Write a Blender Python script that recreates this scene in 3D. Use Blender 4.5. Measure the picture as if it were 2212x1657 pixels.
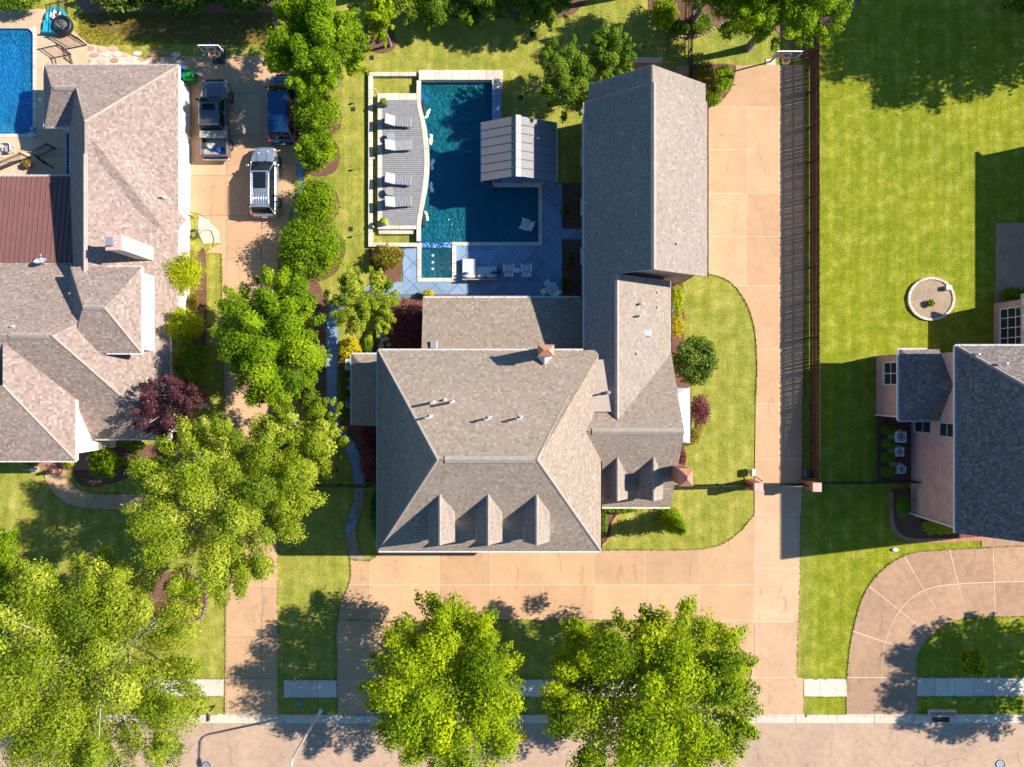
import bpy, bmesh, math, random
import numpy as np
from mathutils import Vector, Matrix
for o in list(bpy.data.objects): bpy.data.objects.remove(o)
scene = bpy.context.scene
COL = scene.collection
R = math.radians
# ------------------------------------------------------------------ camera
CAM_H = 52.0                 # drone height over the ground, looking straight down
S = 29.9                     # photo pixels (2212 wide) per metre on the ground
CU, CV = 1106.0, 828.5
cam = bpy.data.cameras.new('camera'); cam.sensor_width = 36.0
cam.lens = 36.0 * CAM_H / (2212.0 / S); cam.clip_end = 2000.0
camo = bpy.data.objects.new('camera', cam); COL.objects.link(camo)
camo.location = (0, 0, CAM_H); scene.camera = camo
# ------------------------------------------------------------------ sky, sun, exposure
SUN = Vector((1.28, 0.273, 1.0)).normalized()
wd = bpy.data.worlds.new('World'); scene.world = wd; wd.use_nodes = True
nt = wd.node_tree
sky = nt.nodes.new('ShaderNodeTexSky'); sky.sky_type = 'NISHITA'; sky.sun_disc = False
sky.sun_elevation = math.asin(SUN.z); sky.sun_rotation = math.atan2(SUN.x, SUN.y)
sky.air_density = 1.0; sky.dust_density = 0.2; sky.ozone_density = 3.0
nt.nodes['Background'].inputs[1].default_value = 0.092
hs = nt.nodes.new('ShaderNodeHueSaturation'); hs.inputs['Saturation'].default_value = 1.25
nt.links.new(sky.outputs[0], hs.inputs['Color']); nt.links.new(hs.outputs[0], nt.nodes['Background'].inputs[0])
sl = bpy.data.lights.new('sun', 'SUN'); sl.energy = 5.0; sl.angle = R(0.53); sl.color = (1.0, 0.94, 0.845)
so = bpy.data.objects.new('sun', sl); COL.objects.link(so)
so.rotation_euler = (-SUN).to_track_quat('-Z', 'Y').to_euler(); so.location = (60, 13, 47)
scene.view_settings.view_transform = 'Standard'; scene.view_settings.look = 'None'
scene.view_settings.exposure = 1.03; scene.view_settings.gamma = 1.0

def g2(u, v, z=0.0):
    k = (CAM_H - z) / CAM_H / S
    return ((u - CU) * k, (CV - v) * k)
def G(u, v, z=0.0):
    x, y = g2(u, v, z); return Vector((x, y, z))
rnd = random.Random(7)
rng = np.random.default_rng(11)

# ------------------------------------------------------------------ material helpers
class N:
    def __init__(s, name):
        s.m = bpy.data.materials.new(name); s.m.use_nodes = True
        s.t = s.m.node_tree; s.t.nodes.clear()
        s.out = s.new('ShaderNodeOutputMaterial')
    def new(s, typ, **kw):
        n = s.t.nodes.new(typ)
        for k, v in kw.items(): setattr(n, k, v)
        return n
    def link(s, a, b): s.t.links.new(a, b)
    def val(s, node, i, v):
        if hasattr(v, 'is_output'): s.link(v, node.inputs[i])
        else: node.inputs[i].default_value = v
    def coord(s, kind='Object', scale=None):
        c = s.new('ShaderNodeTexCoord').outputs[kind]
        if scale:
            m = s.new('ShaderNodeMapping'); m.inputs['Scale'].default_value = scale
            s.link(c, m.inputs['Vector']); c = m.outputs[0]
        return c
    def noise(s, co, scale, detail=3, rough=0.55):
        n = s.new('ShaderNodeTexNoise'); n.inputs['Scale'].default_value = scale
        n.inputs['Detail'].default_value = detail; n.inputs['Roughness'].default_value = rough
        s.link(co, n.inputs['Vector']); return n.outputs['Fac']
    def ramp(s, fac, stops, interp='LINEAR'):
        r = s.new('ShaderNodeValToRGB'); r.color_ramp.interpolation = interp
        e = r.color_ramp.elements
        while len(e) < len(stops): e.new(0.5)
        for k, (p, c) in enumerate(stops): e[k].position = p; e[k].color = (*c, 1) if len(c) == 3 else c
        s.link(fac, r.inputs[0]); return r.outputs[0]
    def mix(s, fac, a, b, mode='MIX'):
        m = s.new('ShaderNodeMix', data_type='RGBA', blend_type=mode)
        s.val(m, 0, fac); s.val(m, 6, (*a, 1) if isinstance(a, tuple) and len(a) == 3 else a)
        s.val(m, 7, (*b, 1) if isinstance(b, tuple) and len(b) == 3 else b)
        return m.outputs[2]
    def math(s, op, a, b=None, c=None):
        m = s.new('ShaderNodeMath', operation=op)
        s.val(m, 0, a)
        if b is not None: s.val(m, 1, b)
        if c is not None: s.val(m, 2, c)
        return m.outputs[0]
    def bump(s, h, strength=0.3, dist=0.02):
        b = s.new('ShaderNodeBump'); b.inputs['Strength'].default_value = strength
        b.inputs['Distance'].default_value = dist; s.link(h, b.inputs['Height']); return b.outputs[0]
    def pbsdf(s, col, rough=0.8, metal=0.0, normal=None, spec=0.3, **kw):
        p = s.new('ShaderNodeBsdfPrincipled')
        s.val(p, 'Base Color', (*col, 1) if isinstance(col, tuple) and len(col) == 3 else col)
        s.val(p, 'Roughness', rough); s.val(p, 'Metallic', metal); s.val(p, 'Specular IOR Level', spec)
        for k, v in kw.items(): s.val(p, k, v)
        if normal is not None: s.link(normal, p.inputs['Normal'])
        return p.outputs[0]
    def done(s, sh):
        s.link(sh, s.out.inputs['Surface']); return s.m

def sep(n, co):
    x = n.new('ShaderNodeSeparateXYZ'); n.link(co, x.inputs[0]); return x.outputs

M = {}
def plain(key, col, rough=0.7, metal=0.0, spec=0.3, var=0.12, scale=3.0, bump=0.0, coat=0.0):
    n = N(key); co = n.coord()
    f = n.noise(co, scale, 4)
    d = tuple(c * (1 - var) for c in col); l = tuple(min(1, c * (1 + var)) for c in col)
    c = n.ramp(f, [(0.3, d), (0.7, l)])
    nb = n.bump(n.noise(co, 60, 2), bump, 0.01) if bump else None
    M[key] = n.done(n.pbsdf(c, rough, metal, nb, spec, **({'Coat Weight': coat, 'Coat Roughness': 0.05} if coat else {})))

def shingle(key, stops, tint_noise=0.12):
    n = N(key); uv = n.coord('UV'); x = sep(n, uv)
    row = n.math('FLOOR', n.math('DIVIDE', x[1], 0.15))
    off = n.new('ShaderNodeTexWhiteNoise', noise_dimensions='1D'); n.link(row, off.inputs['W'])
    uu = n.math('ADD', n.math('DIVIDE', x[0], 0.165), n.math('MULTIPLY', off.outputs[0], 3.0))
    colid = n.math('FLOOR', uu)
    cv = n.new('ShaderNodeCombineXYZ'); n.link(colid, cv.inputs[0]); n.link(row, cv.inputs[1])
    wn = n.new('ShaderNodeTexWhiteNoise', noise_dimensions='2D'); n.link(cv.outputs[0], wn.inputs['Vector'])
    base = n.ramp(wn.outputs['Value'], stops)
    big = n.noise(n.coord('Object'), 0.35, 3)
    base = n.mix(0.6, base, n.ramp(big, [(0.3, (1 - tint_noise,) * 3), (0.7, (1 + tint_noise,) * 3)]), 'MULTIPLY')
    gr = n.noise(uv, 70, 2)
    base = n.mix(0.5, base, n.ramp(gr, [(0.3, (0.75,) * 3), (0.7, (1.25,) * 3)]), 'MULTIPLY')
    fr = n.math('FRACT', uu)
    edge = n.math('LESS_THAN', fr, 0.045)
    base = n.mix(n.math('MULTIPLY', edge, 0.45), base, (0.05, 0.045, 0.04))
    M[key] = n.done(n.pbsdf(base, 0.92, 0, n.bump(gr, 0.25, 0.01), 0.15))
shingle('shingle_tan', [(0.0, (0.205, 0.156, 0.119)), (0.2, (0.252, 0.195, 0.151)), (0.85, (0.278, 0.218, 0.171)), (1.0, (0.335, 0.271, 0.218))], .06)
shingle('shingle_grey', [(0.0, (0.212, 0.170, 0.136)), (0.2, (0.252, 0.205, 0.166)), (0.85, (0.277, 0.227, 0.186)), (1.0, (0.325, 0.272, 0.227))], .06)
shingle('shingle_pink', [(0.0, (0.198, 0.141, 0.116)), (0.25, (0.248, 0.184, 0.154)), (0.8, (0.28, 0.213, 0.181)), (1.0, (0.345, 0.274, 0.237))], .06)
shingle('shingle_slate', [(0.0, (0.125, 0.10, 0.092)), (0.3, (0.162, 0.135, 0.125)), (0.75, (0.19, 0.16, 0.149)), (1.0, (0.25, 0.217, 0.203))], .06)

def concrete(key, col, var=0.10, stain=0.25, grain=1.0, rough=0.9, crack_=0.30):
    n = N(key); co = n.coord('Object')
    big = n.noise(co, 0.35, 4, 0.6); mid = n.noise(co, 2.2, 5, 0.65); fine = n.noise(co, 45, 3, 0.7)
    c = n.ramp(big, [(0.3, tuple(x * (1 - var) for x in col)), (0.7, tuple(min(1, x * (1 + var)) for x in col))])
    c = n.mix(stain, c, n.ramp(mid, [(0.3, (0.72, 0.70, 0.68)), (0.62, (1.1, 1.1, 1.1))]), 'MULTIPLY')
    c = n.mix(0.55 * grain, c, n.ramp(fine, [(0.25, (0.62, 0.6, 0.58)), (0.75, (1.35, 1.35, 1.35))]), 'MULTIPLY')
    st = n.noise(n.coord('Object', (1, 0.25, 1)), 1.1, 5, 0.7)
    c = n.mix(n.math('MULTIPLY', n.math('GREATER_THAN', st, 0.62), 0.22), c, (0.16, 0.11, 0.08))
    vs_ = n.new('ShaderNodeTexVoronoi'); vs_.inputs['Scale'].default_value = 0.55; n.link(co, vs_.inputs['Vector'])
    oil = n.math('MULTIPLY', n.math('LESS_THAN', n.math('ADD', vs_.outputs['Distance'], n.math('MULTIPLY', n.noise(co, 7, 3), 0.18)), 0.17), n.math('GREATER_THAN', n.noise(co, 0.25, 2), 0.5))
    c = n.mix(n.math('MULTIPLY', oil, 0.22), c, (0.10, 0.07, 0.055))
    oi = n.new('ShaderNodeObjectInfo')
    c = n.mix(1.0, c, n.ramp(oi.outputs['Random'], [(0.0, (0.90, 0.89, 0.88)), (1.0, (1.09, 1.08, 1.07))]), 'MULTIPLY')
    vo = n.new('ShaderNodeTexVoronoi', feature='DISTANCE_TO_EDGE'); vo.inputs['Scale'].default_value = 0.22
    wv = n.new('ShaderNodeVectorMath', operation='ADD'); n.link(co, wv.inputs[0])
    nz = n.new('ShaderNodeTexNoise'); nz.inputs['Scale'].default_value = 1.2; nz.inputs['Detail'].default_value = 4; n.link(co, nz.inputs['Vector'])
    n.link(nz.outputs['Color'], wv.inputs[1]); n.link(wv.outputs[0], vo.inputs['Vector'])
    crack = n.math('LESS_THAN', vo.outputs['Distance'], 0.0035)
    gate = n.math('GREATER_THAN', n.noise(co, 0.12, 1), 0.56)
    c = n.mix(n.math('MULTIPLY', n.math('MULTIPLY', crack, gate), crack_), c, (0.12, 0.085, 0.06))
    M[key] = n.done(n.pbsdf(c, rough, 0, n.bump(fine, 0.25, 0.01), 0.2))
concrete('drive_tan', (0.49, 0.305, 0.175))
concrete('drive_pale', (0.50, 0.325, 0.20))
concrete('drive_brown', (0.36, 0.23, 0.145), stain=0.6)
concrete('pool_deck_tan', (0.56, 0.38, 0.25))
concrete('walk_white', (0.56, 0.49, 0.40))
concrete('kerb_white', (0.55, 0.46, 0.36), stain=0.4)
concrete('caulk', (0.62, 0.47, 0.34), grain=0.3)
concrete('road', (0.45, 0.315, 0.225), stain=0.5, var=0.10, crack_=0.6)
concrete('limestone', (0.58, 0.50, 0.42), stain=0.3, grain=0.5)
concrete('bluestone', (0.20, 0.29, 0.41), var=0.14, stain=0.35, grain=0.5)
concrete('bluestone_joint', (0.12, 0.15, 0.19), grain=0.3)
concrete('flagstone', (0.30, 0.235, 0.17), var=0.3, stain=0.5)
concrete('stucco', (0.80, 0.74, 0.66), stain=0.12, grain=0.25)
concrete('stucco_grey', (0.30, 0.29, 0.30), stain=0.15, grain=0.25)

def grass(key='grass'):
    n = N(key); co = n.coord('Object'); x = sep(n, co)
    big = n.noise(co, 0.14, 4, 0.6); mid = n.noise(co, 1.1, 6, 0.72); fine = n.noise(co, 9, 4, 0.75)
    blade = n.noise(n.coord('Object', (1, 0.5, 1)), 32, 3, 0.75)
    streak = n.noise(n.coord('Object', (1.0, 0.10, 1)), 2.6, 4, 0.7)
    dry = n.ramp(mid, [(0.26, (0.17, 0.195, 0.025)), (0.50, (0.285, 0.28, 0.050)), (0.74, (0.44, 0.38, 0.12))])
    lush = n.ramp(mid, [(0.24, (0.125, 0.170, 0.009)), (0.50, (0.222, 0.245, 0.016)), (0.76, (0.40, 0.37, 0.085))])
    # lusher turf on the eastern neighbour's side of the fence
    right = n.ramp(n.math('MULTIPLY_ADD', x[0], 0.5, -10.2), [(0.0, (0, 0, 0)), (1.0, (1, 1, 1))])
    c = n.mix(right, dry, lush)
    c = n.mix(0.6, c, n.ramp(big, [(0.32, (0.74, 0.86, 0.7)), (0.66, (1.22, 1.12, 1.15))]), 'MULTIPLY')
    c = n.mix(0.7, c, n.ramp(streak, [(0.3, (0.78, 0.84, 0.78)), (0.7, (1.18, 1.14, 1.15))]), 'MULTIPLY')
    stripe = n.math('SINE', n.math('MULTIPLY_ADD', x[0], 5.2, n.math('MULTIPLY', big, 2.0)))
    c = n.mix(0.6, c, n.ramp(stripe, [(0.2, (0.88, 0.9, 0.88)), (0.8, (1.08, 1.08, 1.08))]), 'MULTIPLY')
    c = n.mix(0.9, c, n.ramp(fine, [(0.28, (0.55, 0.58, 0.5)), (0.72, (1.45, 1.4, 1.4))]), 'MULTIPLY')
    c = n.mix(0.8, c, n.ramp(blade, [(0.28, (0.42, 0.45, 0.38)), (0.72, (1.55, 1.5, 1.5))]), 'MULTIPLY')
    h = n.math('ADD', n.math('MULTIPLY', blade, 1.0), n.math('MULTIPLY', fine, 1.0))
    M[key] = n.done(n.pbsdf(c, 0.95, 0, n.bump(h, 0.8, 0.06), 0.1))
grass()
def soil(key, a, b, c_):
    n = N(key); co = n.coord('Object')
    f = n.noise(co, 14, 6, 0.8); g = n.noise(co, 1.0, 3)
    c = n.ramp(f, [(0.32, a), (0.5, b), (0.68, c_)])
    c = n.mix(0.5, c, n.ramp(g, [(0.3, (0.75,) * 3), (0.7, (1.2,) * 3)]), 'MULTIPLY')
    M[key] = n.done(n.pbsdf(c, 0.95, 0, n.bump(f, 0.8, 0.05), 0.1))
soil('mulch', (0.06, 0.028, 0.018), (0.15, 0.075, 0.05), (0.30, 0.17, 0.12))
soil('litter', (0.08, 0.045, 0.03), (0.22, 0.12, 0.075), (0.42, 0.26, 0.17))
soil('dirt', (0.22, 0.15, 0.10), (0.33, 0.24, 0.165), (0.48, 0.37, 0.27))
soil('bare_lawn', (0.20, 0.17, 0.08), (0.34, 0.26, 0.13), (0.50, 0.40, 0.25))

def brick(key, c1, c2, mortar, scale=1.0, w=.21, rh=.076, ms=.009):
    n = N(key); uv = n.coord('UV'); b = n.new('ShaderNodeTexBrick')
    n.link(uv, b.inputs['Vector']); b.inputs['Scale'].default_value = scale
    b.inputs['Color1'].default_value = (*c1, 1); b.inputs['Color2'].default_value = (*c2, 1); b.inputs['Mortar'].default_value = (*mortar, 1)
    b.inputs['Brick Width'].default_value = w; b.inputs['Row Height'].default_value = rh; b.inputs['Mortar Size'].default_value = ms
    f = n.noise(uv, 1.3, 4)
    c = n.mix(0.5, b.outputs['Color'], n.ramp(f, [(0.3, (0.8,) * 3), (0.7, (1.2,) * 3)]), 'MULTIPLY')
    bp = n.new('ShaderNodeBump'); bp.invert = True; bp.inputs['Strength'].default_value = 0.6; bp.inputs['Distance'].default_value = 0.01
    n.link(b.outputs['Fac'], bp.inputs['Height'])
    M[key] = n.done(n.pbsdf(c, 0.9, 0, bp.outputs[0], 0.2))
brick('brick_pink', (0.56, 0.27, 0.225), (0.40, 0.18, 0.155), (0.72, 0.60, 0.55), 1.0, .28, .115, .016)
brick('brick_red', (0.40, 0.14, 0.075), (0.27, 0.085, 0.05), (0.42, 0.33, 0.26))
brick('brick_tan', (0.42, 0.27, 0.19), (0.33, 0.20, 0.15), (0.50, 0.42, 0.34))

def leaf(key, stops, trans=0.35, gloss=0.08):
    n = N(key); a = n.new('ShaderNodeAttribute'); a.attribute_name = 'var'
    c = n.ramp(a.outputs['Fac'], stops)
    d = n.pbsdf(c, 0.55, 0, None, gloss)
    t = n.new('ShaderNodeBsdfTranslucent')
    tc = n.mix(1.0, c, (1.2, 1.25, 0.4), 'MULTIPLY'); n.link(tc, t.inputs[0])
    mx = n.new('ShaderNodeMixShader'); mx.inputs[0].default_value = trans
    n.link(d, mx.inputs[1]); n.link(t.outputs[0], mx.inputs[2])
    M[key] = n.done(mx.outputs[0])
leaf('leaf_lime', [(0.0, (0.08, 0.14, 0.003)), (0.5, (0.24, 0.325, 0.004)), (1.0, (0.47, 0.51, 0.008))], 0.34)
leaf('leaf_olive', [(0.0, (0.07, 0.12, 0.003)), (0.5, (0.235, 0.30, 0.006)), (1.0, (0.52, 0.525, 0.06))], 0.34, 0.2)
leaf('leaf_green', [(0.0, (0.06, 0.12, 0.010)), (0.5, (0.14, 0.22, 0.014)), (1.0, (0.28, 0.34, 0.03))])
leaf('leaf_bright', [(0.0, (0.06, 0.125, 0.004)), (0.5, (0.16, 0.26, 0.005)), (1.0, (0.33, 0.42, 0.010))], 0.34)
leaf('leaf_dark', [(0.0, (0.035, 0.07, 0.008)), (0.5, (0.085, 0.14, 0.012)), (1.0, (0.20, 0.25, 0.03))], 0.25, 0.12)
leaf('leaf_chart', [(0.0, (0.22, 0.27, 0.006)), (0.5, (0.38, 0.42, 0.008)), (1.0, (0.54, 0.54, 0.018))])
leaf('leaf_yellow', [(0.0, (0.36, 0.30, 0.012)), (0.5, (0.54, 0.45, 0.015)), (1.0, (0.70, 0.58, 0.03))])
leaf('leaf_grass', [(0.0, (0.08, 0.11, 0.01)), (0.5, (0.17, 0.20, 0.02)), (1.0, (0.32, 0.30, 0.06))], 0.25)
leaf('leaf_plum', [(0.0, (0.025, 0.008, 0.013)), (0.5, (0.068, 0.017, 0.027)), (1.0, (0.17, 0.058, 0.062))], 0.25, 0.3)
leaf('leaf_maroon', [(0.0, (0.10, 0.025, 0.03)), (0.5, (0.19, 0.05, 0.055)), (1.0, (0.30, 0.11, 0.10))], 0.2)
leaf('leaf_russet', [(0.0, (0.10, 0.09, 0.01)), (0.5, (0.24, 0.20, 0.02)), (1.0, (0.42, 0.27, 0.05))])
plain('bark', (0.20, 0.16, 0.13), 0.95, scale=6, var=0.35, bump=0.5)
plain('bark_pale', (0.42, 0.37, 0.32), 0.95, scale=6, var=0.3, bump=0.4)
plain('white_paint', (0.80, 0.78, 0.75), 0.5, var=0.04)
plain('gutter_white', (0.78, 0.76, 0.73), 0.4, var=0.04)
plain('gutter_brown', (0.10, 0.075, 0.06), 0.5)
plain('fascia', (0.45, 0.40, 0.34), 0.7)
plain('iron', (0.018, 0.018, 0.02), 0.45, var=0.2, spec=0.5)
plain('cedar', (0.10, 0.055, 0.035), 0.9, var=0.4, scale=2.0, bump=0.3)
plain('cedar_new', (0.42, 0.22, 0.12), 0.85, var=0.25, scale=3.0)
plain('composite', (0.245, 0.24, 0.24), 0.75, var=0.14, scale=4, bump=0.2)
plain('composite_gap', (0.03, 0.03, 0.03), 0.9)
plain('metal_grey', (0.20, 0.19, 0.19), 0.6, 0.0, var=0.05, scale=1.0)
plain('metal_light', (0.33, 0.31, 0.29), 0.5, 0.0, var=0.05)
plain('metal_brown', (0.19, 0.088, 0.075), 0.5, 0.1, var=0.07, scale=1.0)
plain('copper', (0.56, 0.245, 0.15), 0.45, 0.35, var=0.12, scale=4)
plain('galv', (0.62, 0.63, 0.65), 0.35, 0.5, var=0.08)
plain('ac_case', (0.50, 0.55, 0.58), 0.5, 0.2, var=0.06)
plain('lead', (0.30, 0.30, 0.31), 0.55, 0.4, var=0.1)
plain('membrane', (0.36, 0.29, 0.24), 0.85, var=0.06, scale=1.0)
plain('dark_glass', (0.010, 0.014, 0.018), 0.08, 0.0, spec=0.25, var=0.1)
plain('window_glass', (0.02, 0.03, 0.045), 0.05, 0.0, spec=0.8, var=0.1)
plain('car_silver', (0.52, 0.54, 0.58), 0.24, 0.75, var=0.02, coat=1.0)
plain('car_blue', (0.012, 0.055, 0.14), 0.2, 0.55, var=0.03, coat=1.0)
plain('car_grey', (0.13, 0.125, 0.135), 0.22, 0.6, var=0.03, coat=1.0)
plain('car_black', (0.014, 0.014, 0.016), 0.35, var=0.1, spec=0.5)
plain('rubber', (0.022, 0.022, 0.024), 0.85, var=0.2)
plain('alloy', (0.55, 0.55, 0.57), 0.3, 0.8, var=0.06)
plain('lamp_clear', (0.75, 0.77, 0.8), 0.1, 0.2, spec=0.8, var=0.02)
plain('lamp_red', (0.42, 0.012, 0.015), 0.15, spec=0.7, var=0.05)
plain('bed_liner', (0.30, 0.28, 0.25), 0.8, var=0.2)
plain('fabric_white', (0.50, 0.49, 0.48), 0.9, var=0.05, bump=0.2)
plain('fabric_lounge', (0.33, 0.33, 0.34), 0.9, var=0.06, bump=0.2)
plain('fabric_grey', (0.19, 0.19, 0.21), 0.9, var=0.06, bump=0.2)
plain('fabric_pale', (0.28, 0.28, 0.305), 0.9, var=0.06, bump=0.2)
plain('adirondack', (0.62, 0.66, 0.70), 0.6, var=0.06)
plain('plastic_green', (0.012, 0.27, 0.035), 0.45, var=0.08, spec=0.4)
plain('plastic_blue', (0.01, 0.08, 0.38), 0.45, var=0.1, spec=0.4)
plain('plastic_teal', (0.02, 0.33, 0.45), 0.4, var=0.15, spec=0.4)
plain('plastic_black', (0.012, 0.018, 0.025), 0.5, var=0.2, spec=0.4)
plain('tarp_blue', (0.01, 0.09, 0.40), 0.6, var=0.3, scale=8)
plain('pot_blue', (0.02, 0.09, 0.22), 0.3, var=0.2, spec=0.6)
plain('hoop_orange', (0.75, 0.16, 0.12), 0.5, var=0.1)
plain('board_clear', (0.10, 0.12, 0.13), 0.15, spec=0.6, var=0.1)
plain('foam', (0.80, 0.85, 0.88), 0.6, var=0.08, scale=9)
plain('dry_grass', (0.50, 0.38, 0.22), 0.9, var=0.3)
plain('statue_white', (0.72, 0.70, 0.66), 0.7, var=0.08)
plain('rug_blue', (0.06, 0.22, 0.38), 0.95, var=0.1)
plain('rug_white', (0.52, 0.58, 0.62), 0.95, var=0.06)
plain('terracotta', (0.42, 0.19, 0.12), 0.85, var=0.2)
plain('grate', (0.05, 0.05, 0.055), 0.6, 0.4, var=0.2)
plain('pool_plaster', (0.010, 0.075, 0.18), 0.8, var=0.18, scale=1.5)
plain('spa_plaster', (0.04, 0.24, 0.32), 0.8, var=0.12, scale=1.5)
plain('shelf_stone', (0.03, 0.15, 0.17), 0.8, var=0.25, scale=2)
plain('shelf_joint', (0.25, 0.55, 0.58), 0.8)
plain('vinyl_blue', (0.012, 0.26, 0.68), 0.7, var=0.12, scale=1.0)
plain('roof_tab', (0.30, 0.25, 0.21), 0.9)

def mosaic():
    n = N('mosaic'); co = n.coord('Object'); v = n.new('ShaderNodeTexVoronoi'); v.inputs['Scale'].default_value = 13
    n.link(co, v.inputs['Vector'])
    c = n.ramp(v.outputs['Color'], [(0.2, (0.008, 0.03, 0.10)), (0.55, (0.02, 0.12, 0.36)), (0.85, (0.35, 0.55, 0.70))])
    M['mosaic'] = n.done(n.pbsdf(c, 0.15, 0, None, 0.6))
mosaic()
def water(key, tint, scatter, amount, scale, strength):
    n = N(key); co = n.coord('Object')
    w1 = n.new('ShaderNodeTexNoise'); w1.inputs['Scale'].default_value = scale; w1.inputs['Detail'].default_value = 3; w1.inputs['Distortion'].default_value = 1.4
    n.link(co, w1.inputs['Vector'])
    w2 = n.noise(co, scale * 0.22, 2)
    h = n.math('ADD', w1.outputs['Fac'], n.math('MULTIPLY', w2, 0.8))
    b = n.bump(h, strength, 0.55)
    tr = n.new('ShaderNodeBsdfTransparent'); tr.inputs[0].default_value = (*tint, 1)
    df = n.new('ShaderNodeBsdfDiffuse'); df.inputs[0].default_value = (*scatter, 1); n.link(b, df.inputs['Normal'])
    m1 = n.new('ShaderNodeMixShader'); m1.inputs[0].default_value = amount
    n.link(tr.outputs[0], m1.inputs[1]); n.link(df.outputs[0], m1.inputs[2])
    b2 = n.bump(h, strength * .6, 0.16); gl = n.new('ShaderNodeBsdfGlossy'); gl.inputs['Roughness'].default_value = 0.10; n.link(b2, gl.inputs['Normal'])
    fr = n.new('ShaderNodeFresnel'); fr.inputs[0].default_value = 1.33; n.link(b2, fr.inputs['Normal'])
    m2 = n.new('ShaderNodeMixShader'); n.link(fr.outputs[0], m2.inputs[0]); n.link(m1.outputs[0], m2.inputs[1]); n.link(gl.outputs[0], m2.inputs[2])
    M[key] = n.done(m2.outputs[0])
water('pool_water', (0.26, 0.62, 0.86), (0.03, 0.46, 0.56), 0.27, 3.6, 1.0)
water('spa_water', (0.45, 0.80, 0.92), (0.05, 0.34, 0.42), 0.25, 5.0, 0.9)
water('vinyl_water', (0.45, 0.82, 0.96), (0.03, 0.42, 0.80), 0.40, 5.0, 1.0)

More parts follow.
